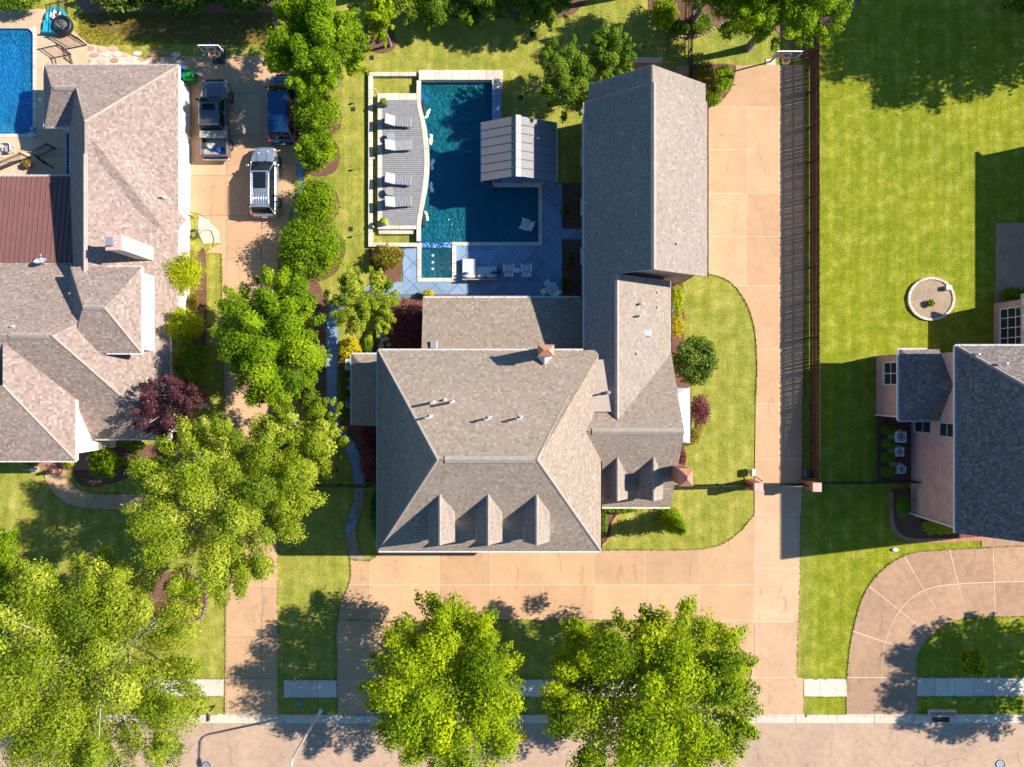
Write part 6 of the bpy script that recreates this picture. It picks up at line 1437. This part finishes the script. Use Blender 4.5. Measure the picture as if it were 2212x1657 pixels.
t = thing('white_bag', (*g2(1932, 1187), 0), 'small white bag lying on the eastern front lawn', 'bag'); MB().blob((0, 0, .08), (.26, .15, .08), 10, 6, .2).obj('sack', 'statue_white', t, True, True); MB().blob((.15, .02, .1), (.08, .08, .08), 8, 5, .1).obj('knot', 'statue_white', t, True, True)
# ================================================================== TREES AND SHRUBS
def ell_leaves(lobes, n, stretch=1.0):
    """scatter leaves through soft ellipsoids; columns 6-8, when given, are a direction to stretch along"""
    L = [tuple(l) + ((0, 0, 1) if len(l) < 9 else ()) for l in lobes]; L = np.array(L); a = (L[:, 3] * L[:, 4] + L[:, 3] * L[:, 5] + L[:, 4] * L[:, 5]); cnt = np.maximum(8, (n * a / a.sum())).astype(int)
    Ps, Ds, Vs = [], [], []
    for l, c in zip(L, cnt):
        d = rng.normal(size=(c, 3)); d /= np.linalg.norm(d, axis=1)[:, None]
        flip = (d[:, 2] < -.15) & (rng.random(c) < .7); d[flip, 2] *= -1
        r = rng.uniform(.25, 1.0, (c, 1)) ** .5 * np.clip(rng.normal(1.0, .10, (c, 1)), .6, 1.4)
        p = d * l[3:6] * r
        if stretch != 1.0: p = p + np.outer(p @ l[6:9], l[6:9]) * (stretch - 1)
        Ps.append(l[:3] + p); Ds.append(d); Vs.append(np.clip(rng.normal(.5 + rng.normal(0, .17), .13, c), 0, 1))
    return np.vstack(Ps), np.vstack(Ds), np.concatenate(Vs)
def limbs(m, base, top_z, r0, ends, n=7):
    x, y = base; fork = top_z * .45
    m.tube([(x, y, 0), (x + .04, y - .03, fork * .5), (x, y, fork), (x, y, top_z * .8)], [r0 * 1.25, r0 * .9, r0 * .75, r0 * .2], n + 2)
    for e in ends:
        z0 = fork * rnd.uniform(.7, 1.4); mid = Vector(((x * .45 + e[0] * .55) + rnd.uniform(-.3, .3), (y * .45 + e[1] * .55) + rnd.uniform(-.3, .3), z0 * .5 + e[2] * .5 - .1))
        m.tube([(x, y, z0), tuple(mid), tuple(e)], [r0 * .45, r0 * .26, r0 * .06], n - 1)
        for k in range(3):
            f = Vector(e) + Vector((rnd.uniform(-1, 1), rnd.uniform(-1, 1), rnd.uniform(.2, .8))) * (Vector(e) - mid).length * .22
            m.tube([tuple(mid.lerp(Vector(e), rnd.uniform(.2, .8))), tuple(f)], [r0 * .14, r0 * .03], 4)
def tree(label, u, v, ru, rv, zc, rz, n, size, mat, nl=22, lob=(.28, .42), bark='bark', group=None, trunk=.2, fringe=14, cat='tree', off=(0, 0), name='broadleaf_tree', extra=None, asp=.6):
    k = (CAM_H - zc) / CAM_H / S; cx, cy = g2(u, v, zc); rx, ry = ru * k * 1.08, rv * k * 1.08
    lobes = []
    def put(t, zz, e, l):
        q = math.sqrt(max(0.0, 1 - zz * zz)) if zz > 0 else math.sqrt(1 - .5 * zz * zz)
        dv = Vector((rx * q * math.cos(t), ry * q * math.sin(t), rz * (zz + .35))).normalized()
        m_ = (rx + ry) / 2
        lobes.append((cx + rx * e * q * math.cos(t), cy + ry * e * q * math.sin(t), zc + rz * e * zz, m_ * l, m_ * l, min(rz, m_) * l * 1.1, *dv))
    bump = [rnd.uniform(.86, 1.06) for _ in range(9)]
    for i in range(int(nl * 1.7)):
        t = i * 2.39996 + rnd.uniform(-.4, .4); l = rnd.uniform(lob[0] * .42, lob[1] * .62)
        put(t, rnd.uniform(-.55, .97), (1 - l * 1.3) * rnd.uniform(.62, 1.0) * bump[int(t / 6.2832 * 9) % 9], l)
    for i in range(fringe * 2):
        t = rnd.uniform(0, 6.2832); l = rnd.uniform(.05, .10)
        put(t, rnd.uniform(-.3, .5), rnd.uniform(.84, .97) * bump[int(t / 6.2832 * 9) % 9], l)
    lobes.append((cx, cy, zc - rz * .2, rx * .38, ry * .38, rz * .45, 0, 0, 1))
    if extra: lobes += extra
    bx, by = cx + off[0], cy + off[1]
    t = thing(name, (bx, by, 0), label, cat, group)
    m = MB(); limbs(m, (bx, by), zc + rz * .4, trunk, [tuple(Vector(l[:3]).lerp(Vector((cx, cy, zc)), .15)) for l in lobes[:min(nl, 16)]]); m.obj('trunk', bark, t, smooth=True)
    tw = MB()
    for l in lobes[4:4 + nl]:
        c_ = Vector(l[:3]); a = Vector((cx, cy, zc - rz * .3)).lerp(c_, .45); e_ = c_ + Vector(l[6:9]) * l[3] * 1.05
        tw.tube([tuple(a), tuple(a.lerp(e_, .55) + Vector((rnd.uniform(-.2, .2), rnd.uniform(-.2, .2), .15))), tuple(e_)], [.035, .022, .006], 4, cap=False)
        for k in range(3):
            q = a.lerp(e_, rnd.uniform(.45, .85)); tw.tube([tuple(q), tuple(q + Vector((rnd.uniform(-1, 1), rnd.uniform(-1, 1), rnd.uniform(.1, .8))) * l[3] * .9)], [.016, .004], 3, cap=False)
    tw.obj('twigs', 'bark_pale', t)
    P, D_, var = ell_leaves(lobes, int(n * 2.3), 1.7); leaf_obj('crown', P, D_, size * .64, mat, t, var, asp=asp); return t
def shrub(label, u, v, ru, rv, zc, rz, n, size, mat, group=None, nl=9, lob=(.4, .6), cat='shrub', name='round_shrub', mat2=None, clipd=False):
    k = (CAM_H - zc) / CAM_H / S; cx, cy = g2(u, v, zc); rx, ry = ru * k * (1 if clipd else 1.04), rv * k * (1 if clipd else 1.04)
    t = thing(name, (cx, cy, 0), label, cat, group); lobes = []
    for i in range(nl):
        a = i * 2.39996; zz = rnd.uniform(-.3, .8); q = math.sqrt(1 - zz * zz); l = rnd.uniform(*lob); e = 1 - l
        if clipd: l, e = .85, .13
        lobes.append((cx + rx * e * q * math.cos(a), cy + ry * e * q * math.sin(a), zc + rz * e * zz, rx * l, ry * l, rz * l))
    lobes.append((cx, cy, zc, rx * .7, ry * .7, rz * .85))
    for i in range(0 if clipd else 6):
        a = rnd.uniform(0, 6.2832); zz = rnd.uniform(-.2, .8); q = math.sqrt(1 - zz * zz); e = rnd.uniform(.86, 1.02); l = rnd.uniform(.10, .2)
        lobes.append((cx + rx * e * q * math.cos(a), cy + ry * e * q * math.sin(a), zc + rz * e * zz, rx * l, ry * l, rz * l))
    m = MB()
    for i in range(5): a = rnd.uniform(0, 6.28); m.tube([(cx, cy, 0), (cx + rx * .3 * math.cos(a), cy + ry * .3 * math.sin(a), zc * .7), (cx + rx * .6 * math.cos(a), cy + ry * .6 * math.sin(a), zc + rz * .3)], [.05, .035, .01], 5)
    m.obj('stem', 'bark', t, smooth=True)
    P, D_, var = ell_leaves(lobes, n); leaf_obj('foliage', P, D_, size, mat, t, var)
    if mat2:
        P, D_, var = ell_leaves(lobes, n // 5); leaf_obj('blossom', P, D_, size, mat2, t, var)
    return t
# street trees in front
tree('lime green tree in front of the main house, left one of the pair', 960, 1490, 172, 195, 6.8, 4.4, 30000, .22, 'leaf_lime', nl=30, lob=(.24, .36), group='pair of front yard trees', trunk=.24, fringe=26)
tree('larger lime green tree in front of the main house, right one of the pair', 1412, 1500, 222, 205, 7.2, 4.6, 42000, .23, 'leaf_lime', nl=36, lob=(.22, .34), group='pair of front yard trees', trunk=.3, fringe=30)
# west side
tree('huge olive green tree at the lower left corner over the street', 195, 1440, 228, 245, 8.0, 5.2, 52000, .22, 'leaf_olive', nl=40, lob=(.20, .32), bark='bark_pale', trunk=.32, fringe=34, asp=.45)
tree('large light olive tree in the middle of the western front yard', 482, 1080, 195, 195, 8.4, 5.0, 46000, .21, 'leaf_olive', nl=36, lob=(.2, .32), bark='bark_pale', trunk=.3, fringe=30, asp=.45)
tree('airy light green tree leaning toward the bluestone walk', 655, 945, 88, 95, 6.6, 3.0, 13000, .19, 'leaf_olive', nl=20, lob=(.22, .36), trunk=.14, fringe=20, asp=.5)
tree('dense green tree between the western drive and the bluestone walk', 592, 728, 112, 142, 6.5, 3.8, 30000, .20, 'leaf_bright', nl=28, lob=(.24, .38), trunk=.24, fringe=20)
tree('purple leaved tree at the corner of the western house', 372, 880, 74, 72, 5.2, 2.4, 6500, .19, 'leaf_plum', nl=20, lob=(.22, .36), trunk=.14, fringe=24, bark='bark_pale', asp=.45)
tree('tall green tree at the top between court and pool lawn', 680, 88, 104, 112, 6.0, 3.4, 26000, .20, 'leaf_bright', nl=26, lob=(.24, .38), trunk=.22, fringe=18)
tree('small pale tree on the mulch island at the top lawn', 822, 38, 34, 56, 4.0, 1.8, 5000, .19, 'leaf_lime', nl=14, lob=(.28, .42), trunk=.1, fringe=10)
tree('small airy tree beside the patio corner of the main house', 786, 655, 68, 76, 4.0, 1.9, 9500, .16, 'leaf_olive', nl=22, lob=(.2, .34), trunk=.09, fringe=20)
tree('crape myrtle beside the garage gable, left of the pair', 1223, 168, 54, 88, 4.4, 2.0, 9000, .16, 'leaf_green', nl=20, lob=(.24, .38), bark='bark_pale', group='crape myrtles by the garage', trunk=.09, fringe=16)
tree('crape myrtle beside the garage gable, right of the pair', 1315, 122, 56, 55, 4.2, 1.9, 8000, .16, 'leaf_green', nl=18, lob=(.26, .4), bark='bark_pale', group='crape myrtles by the garage', trunk=.09, fringe=14)
tree('large tree at the top edge over the end of the main drive', 1690, 0, 160, 95, 6.5, 3.6, 26000, .20, 'leaf_bright', nl=28, lob=(.22, .36), trunk=.26, fringe=22)
tree('tree at the top edge behind the garage fence', 1540, -40, 90, 70, 5.5, 2.6, 10000, .19, 'leaf_green', nl=18, trunk=.2)
for (u, l) in ((905, 'leftmost of the three dense evergreens at the top edge'), (1035, 'middle of the three dense evergreens at the top edge'), (1170, 'rightmost of the three dense evergreens at the top edge')):
    tree(l, u, -14, 80, 70, 2.0, 1.7, 11000, .19, 'leaf_green', nl=16, lob=(.3, .45), group='evergreens along the top edge', trunk=.14, fringe=14)
for (u, v, ru, l) in ((260, -14, 70, 'dark ivy bush left along the top left fence'), (390, -8, 80, 'dark ivy bush in the middle of the top left fence'), (520, -12, 75, 'dark ivy bush right along the top left fence')):
    shrub(l, u, v, ru, 40, 1.2, 1.2, 5500, .17, 'leaf_dark', 'ivy bushes at the top left', nl=16, lob=(.25, .4), name='ivy_bush')
shrub('clipped green hedge end at the top left corner', 30, 2, 70, 24, 1.0, .9, 4500, .12, 'leaf_green', name='hedge')
# trees just outside the frame whose shade and outer twigs reach in
tree('big shade tree standing beyond the upper right corner', 2640, -200, 290, 200, 9.0, 4.6, 24000, .34, 'leaf_green', nl=34, lob=(.24, .38), trunk=.35, fringe=26)
tree('street tree standing beyond the lower right edge', 2620, 1505, 160, 150, 8.0, 4.0, 17000, .28, 'leaf_lime', nl=28, trunk=.3, fringe=26)
tree('tree standing beyond the top edge, shading the top lawn', 1420, -170, 110, 70, 8.0, 3.2, 6000, .26, 'leaf_green', nl=22, trunk=.25, fringe=20)
tree('tree standing beyond the top edge, shading the leaf litter', 720, -170, 170, 80, 8.5, 3.4, 7000, .26, 'leaf_green', nl=26, trunk=.25, fringe=20)
# row of clipped shrubs between the court and the pool lawn
row_ = 'shrub row between court and pool lawn'
shrub('topmost shrub of the row, under the tall tree', 690, 160, 47, 49, 1.5, 1.4, 9000, .12, 'leaf_bright', row_, nl=14)
shrub('second shrub of the row, right of the blue minivan', 686, 246, 55, 55, 1.7, 1.6, 9500, .12, 'leaf_bright', row_, nl=14)
shrub('loose shrub of the row, below the blue minivan', 684, 326, 46, 45, 1.5, 1.4, 8000, .12, 'leaf_bright', row_, nl=14, lob=(.3, .45))
shrub('fourth shrub of the row, level with the lower loungers', 684, 436, 53, 53, 1.7, 1.6, 9000, .12, 'leaf_bright', row_, nl=14)
shrub('largest lowest shrub of the row, a big rounded dome', 672, 538, 78, 72, 2.0, 1.9, 15000, .13, 'leaf_bright', row_, nl=18)
# beds by the main house
shrub('olive shrub at the corner of the bluestone patio', 838, 556, 36, 28, .8, .75, 4200, .11, 'leaf_russet')
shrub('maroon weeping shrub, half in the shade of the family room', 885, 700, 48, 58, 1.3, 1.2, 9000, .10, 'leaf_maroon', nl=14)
shrub('bright yellow dwarf shrub at the gutter corner', 926, 634, 12, 9, .6, .4, 900, .08, 'leaf_yellow')
shrub('yellow green shrub cluster beside the bluestone walk', 757, 752, 26, 24, .7, .6, 2400, .13, 'leaf_yellow', nl=14, lob=(.25, .4))
shrub('green shrub right of the yellow cluster', 797, 745, 14, 22, .7, .6, 1600, .11, 'leaf_green')
shrub('small russet shrub below the yellow cluster', 742, 780, 12, 12, .5, .4, 800, .10, 'leaf_russet')
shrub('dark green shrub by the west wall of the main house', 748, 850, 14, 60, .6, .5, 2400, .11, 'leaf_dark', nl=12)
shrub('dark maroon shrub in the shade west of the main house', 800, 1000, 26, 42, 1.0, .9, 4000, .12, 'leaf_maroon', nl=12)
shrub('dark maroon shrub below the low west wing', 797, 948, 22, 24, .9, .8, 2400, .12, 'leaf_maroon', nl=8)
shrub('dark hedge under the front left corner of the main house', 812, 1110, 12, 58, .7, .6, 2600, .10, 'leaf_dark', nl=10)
shrub('light green shrub beside the air conditioner at the east eave', 1462, 650, 16, 40, .6, .55, 2600, .10, 'leaf_chart', nl=12)
shrub('yellow green shrub below the air conditioner at the east eave', 1462, 704, 16, 24, .5, .45, 1700, .10, 'leaf_yellow', mat2='leaf_russet')
shrub('dark spiky holly on the east side of the main house', 1497, 780, 52, 55, 2.3, 2.0, 7500, .14, 'leaf_dark', nl=20, lob=(.24, .4), name='holly_tree')
shrub('maroon dwarf maple on the lawn by the metal bay roof', 1511, 888, 23, 38, .9, .8, 4500, .085, 'leaf_maroon', nl=12)
shrub('golden green low shrub below the maroon dwarf maple', 1494, 942, 20, 22, .5, .4, 1700, .09, 'leaf_russet')
shrub('plum coloured low shrub at the foot of the brick chimney', 1472, 990, 10, 26, .5, .4, 1400, .09, 'leaf_maroon')
shrub('low green hedge along the front wing eave', 1340, 1100, 40, 9, .5, .4, 2200, .10, 'leaf_bright', nl=12)
shrub('low green hedge along the east wall by the front wing bed', 1303, 1130, 10, 40, .5, .4, 1600, .10, 'leaf_green', nl=10)
# conical evergreen (leans away in the picture because it is tall)
def conifer(label, u, v, h, r, mat):
    x, y = g2(u, v); t = thing('conical_evergreen', (x, y, 0), label, 'evergreen'); m = MB(); m.tube([(x, y, 0), (x, y, h * .9)], [.09, .02], 7).obj('trunk', 'bark', t)
    lob = [(x + rnd.uniform(-.12, .12), y + rnd.uniform(-.12, .12), .3 + (h - .4) * k / 13, r * (1.05 - .9 * (k / 13) ** 1.3), r * (1.05 - .9 * (k / 13) ** 1.3), h * .11) for k in range(14)]
    P, D_, var = ell_leaves(lob, 9000); leaf_obj('crown', P, D_, .13, mat, t, var, asp=.4)
conifer('tall conical evergreen at the corner of the front wing', 1444, 1120, 4.6, .85, 'leaf_bright')
# garage bed and top right
shrub('mixed light shrub at the back corner of the garage', 1522, 170, 26, 38, .9, .8, 3600, .11, 'leaf_russet', nl=12)
shrub('green hedge curving round the end of the main drive', 1560, 170, 26, 30, .7, .6, 3600, .10, 'leaf_bright', nl=12)
shrub('low green ground hedge lower end of the drive bed', 1540, 212, 20, 18, .5, .4, 1600, .09, 'leaf_bright', nl=8)
shrub('leafy shrub under the top fence left of the iron fence', 1432, 30, 30, 40, 1.0, .9, 3600, .13, 'leaf_lime', nl=14)
shrub('dark ground cover left of the top iron fence', 1465, 58, 26, 20, .5, .4, 1800, .11, 'leaf_green', nl=8)
shrub('dark ground cover right of the top iron fence', 1515, 50, 26, 24, .5, .4, 1800, .11, 'leaf_green', nl=8)
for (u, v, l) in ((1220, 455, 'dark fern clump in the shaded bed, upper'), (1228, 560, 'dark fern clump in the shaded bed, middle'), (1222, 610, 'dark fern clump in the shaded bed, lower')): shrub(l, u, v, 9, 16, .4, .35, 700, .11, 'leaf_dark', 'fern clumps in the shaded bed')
# western house
shrub('chartreuse clipped shrub at the west house, topmost of three', 399, 591, 45, 46, 2.2, 1.7, 8500, .10, 'leaf_chart', nl=14)
shrub('chartreuse clipped shrub at the west house, middle of three', 398, 702, 46, 42, 2.2, 1.7, 8500, .10, 'leaf_chart', nl=14)
shrub('darker green clipped shrub at the west house, lowest of three', 414, 780, 42, 50, 2.2, 1.7, 8500, .10, 'leaf_green', nl=14)
shrub('russet low shrub between the chartreuse shrubs', 418, 650, 14, 18, .5, .4, 1200, .10, 'leaf_russet')
shrub('glossy green shrub in front of the western white wall', 229, 1000, 36, 34, 1.4, 1.2, 3600, .15, 'leaf_bright', nl=14, lob=(.3, .45))
shrub('small green shrub at the corner of the western porch', 148, 1001, 14, 9, .6, .45, 1100, .09, 'leaf_chart')
shrub('small green shrub beneath the western porch eave', 70, 1001, 16, 7, .5, .4, 1000, .09, 'leaf_green')
shrub('green shrub under the purple tree', 293, 963, 22, 13, .8, .6, 1700, .11, 'leaf_bright')
shrub('green bush at the left edge in the western front yard', 8, 1220, 40, 84, 1.8, 1.6, 8000, .15, 'leaf_bright', nl=16, lob=(.3, .45))
shrub('low mixed plant in the island bed, upper', 396, 1270, 30, 24, .5, .4, 2400, .11, 'leaf_lime', nl=12)
shrub('low mixed plant in the island bed, lower', 400, 1322, 20, 16, .5, .4, 1500, .11, 'leaf_russet', nl=8)
for (u, v, l) in ((428, 1282, 'first grass tuft from the top in the island bed'), (429, 1301, 'second grass tuft from the top in the island bed'), (427, 1321, 'lowest grass tuft in the island bed'), (417, 1256, 'grass tuft at the upper rim of the island bed')): shrub(l, u, v, 7, 7, .25, .22, 420, .09, 'leaf_bright', 'grass tufts in the island bed', cat='plant', name='grass_tuft')
# eastern house
for (v, l) in ((929, 'topmost'), (959, 'second'), (988, 'third'), (1018, 'lowest')): shrub(l + ' of the four clipped round boxwoods by the air conditioners', 1918, v, 17, 14, .6, .5, 2600, .075, 'leaf_green', 'clipped boxwoods by the air conditioners', clipd=True, nl=5, name='boxwood')
shrub('clipped oblong boxwood at the front corner of the brick house', 1950, 1092, 17, 29, .6, .55, 3600, .075, 'leaf_green', clipd=True, nl=5, name='boxwood')
shrub('lit yellow green hedge under the brick house front eave', 2030, 1138, 40, 16, .6, .5, 4200, .085, 'leaf_chart', nl=12, name='hedge')
shrub('clipped hedge on the shaded terrace of the brick house', 2190, 635, 34, 15, .7, .55, 4600, .085, 'leaf_green', clipd=True, nl=5, name='hedge')
shrub('small green plant in the round flower bed', 2011, 655, 8, 8, .35, .25, 500, .09, 'leaf_bright', cat='plant', name='bedding_plant')
shrub('green weeping young tree on the eastern front island', 2098, 1430, 24, 30, 1.6, 1.2, 2600, .16, 'leaf_lime', nl=14, lob=(.25, .4), name='young_tree')
shrub('dark leaves at the upper right corner under the shade tree', 2195, 12, 34, 18, 1.2, .7, 1800, .16, 'leaf_green', nl=10)
# ================================================================== loose litter: fallen leaves under the western trees
n = 9000; P = np.zeros((n, 3)); uu = rng.uniform(170, 590, n); vv = rng.uniform(28, 96, n)
P[:, 0] = (uu - CU) / S; P[:, 1] = (CV - vv) / S; P[:, 2] = .02; D_ = np.tile([0, 0, 1.0], (n, 1))
o = leaf_obj('fallen_leaves', P, D_, .10, 'leaf_russet', None, spread=.3); tag(o, 'fallen brown leaves scattered on the ground below the ivy', 'leaves', kind='stuff')

# ragged turf creeping over the paving edges
E = []
def edge(poly, closed=True):
    q = poly + [poly[0]] if closed else poly
    for a, b in zip(q, q[1:]):
        (x0, y0), (x1, y1) = g2(*a), g2(*b); L_ = math.hypot(x1 - x0, y1 - y0)
        for _ in range(int(L_ * 34)):
            t = rnd.random(); E.append((x0 + (x1 - x0) * t + rnd.gauss(0, .035), y0 + (y1 - y0) * t + rnd.gauss(0, .035), .05 + rnd.uniform(0, .02)))
edge(ne[7:-1], False); edge(band[1:], False); edge(leg_w, False); edge(leg_e[2:5], False); edge([(486, 1543), (488, 1250), (487, 900), (480, 640), (479, 548)], False); edge([(600, 760), (600, 1250), (601, 1543)], False)
edge(outer[5:], False); edge(inner[5:], False)
for (a, b, c, d_) in ((-60, 484, 1466, 1504), (613, 728, 1468, 1507), (905, 1580, 1467, 1505), (1736, 1829, 1465, 1505), (1980, 2212, 1463, 1504)): edge([(a, c), (b, c)], False); edge([(a, d_), (b, d_)], False)
edge([a for a, b in bw], False); edge([b for a, b in bw], False); edge([a for a, b in fp], False); edge([b for a, b in fp], False); edge([a for a, b in fw], False); edge([b for a, b in fw], False)
edge([(1739, 141), (1739, 600), (1736, 760), (1733, 872), (1732, 1045)], False)
P = np.array(E); o = leaf_obj('edge_grass', P, np.tile([0, 0, 1.0], (len(P), 1)), .085, 'leaf_grass', None, asp=.35); tag(o, 'ragged grass blades creeping over the edges of the paving', 'grass', kind='stuff')
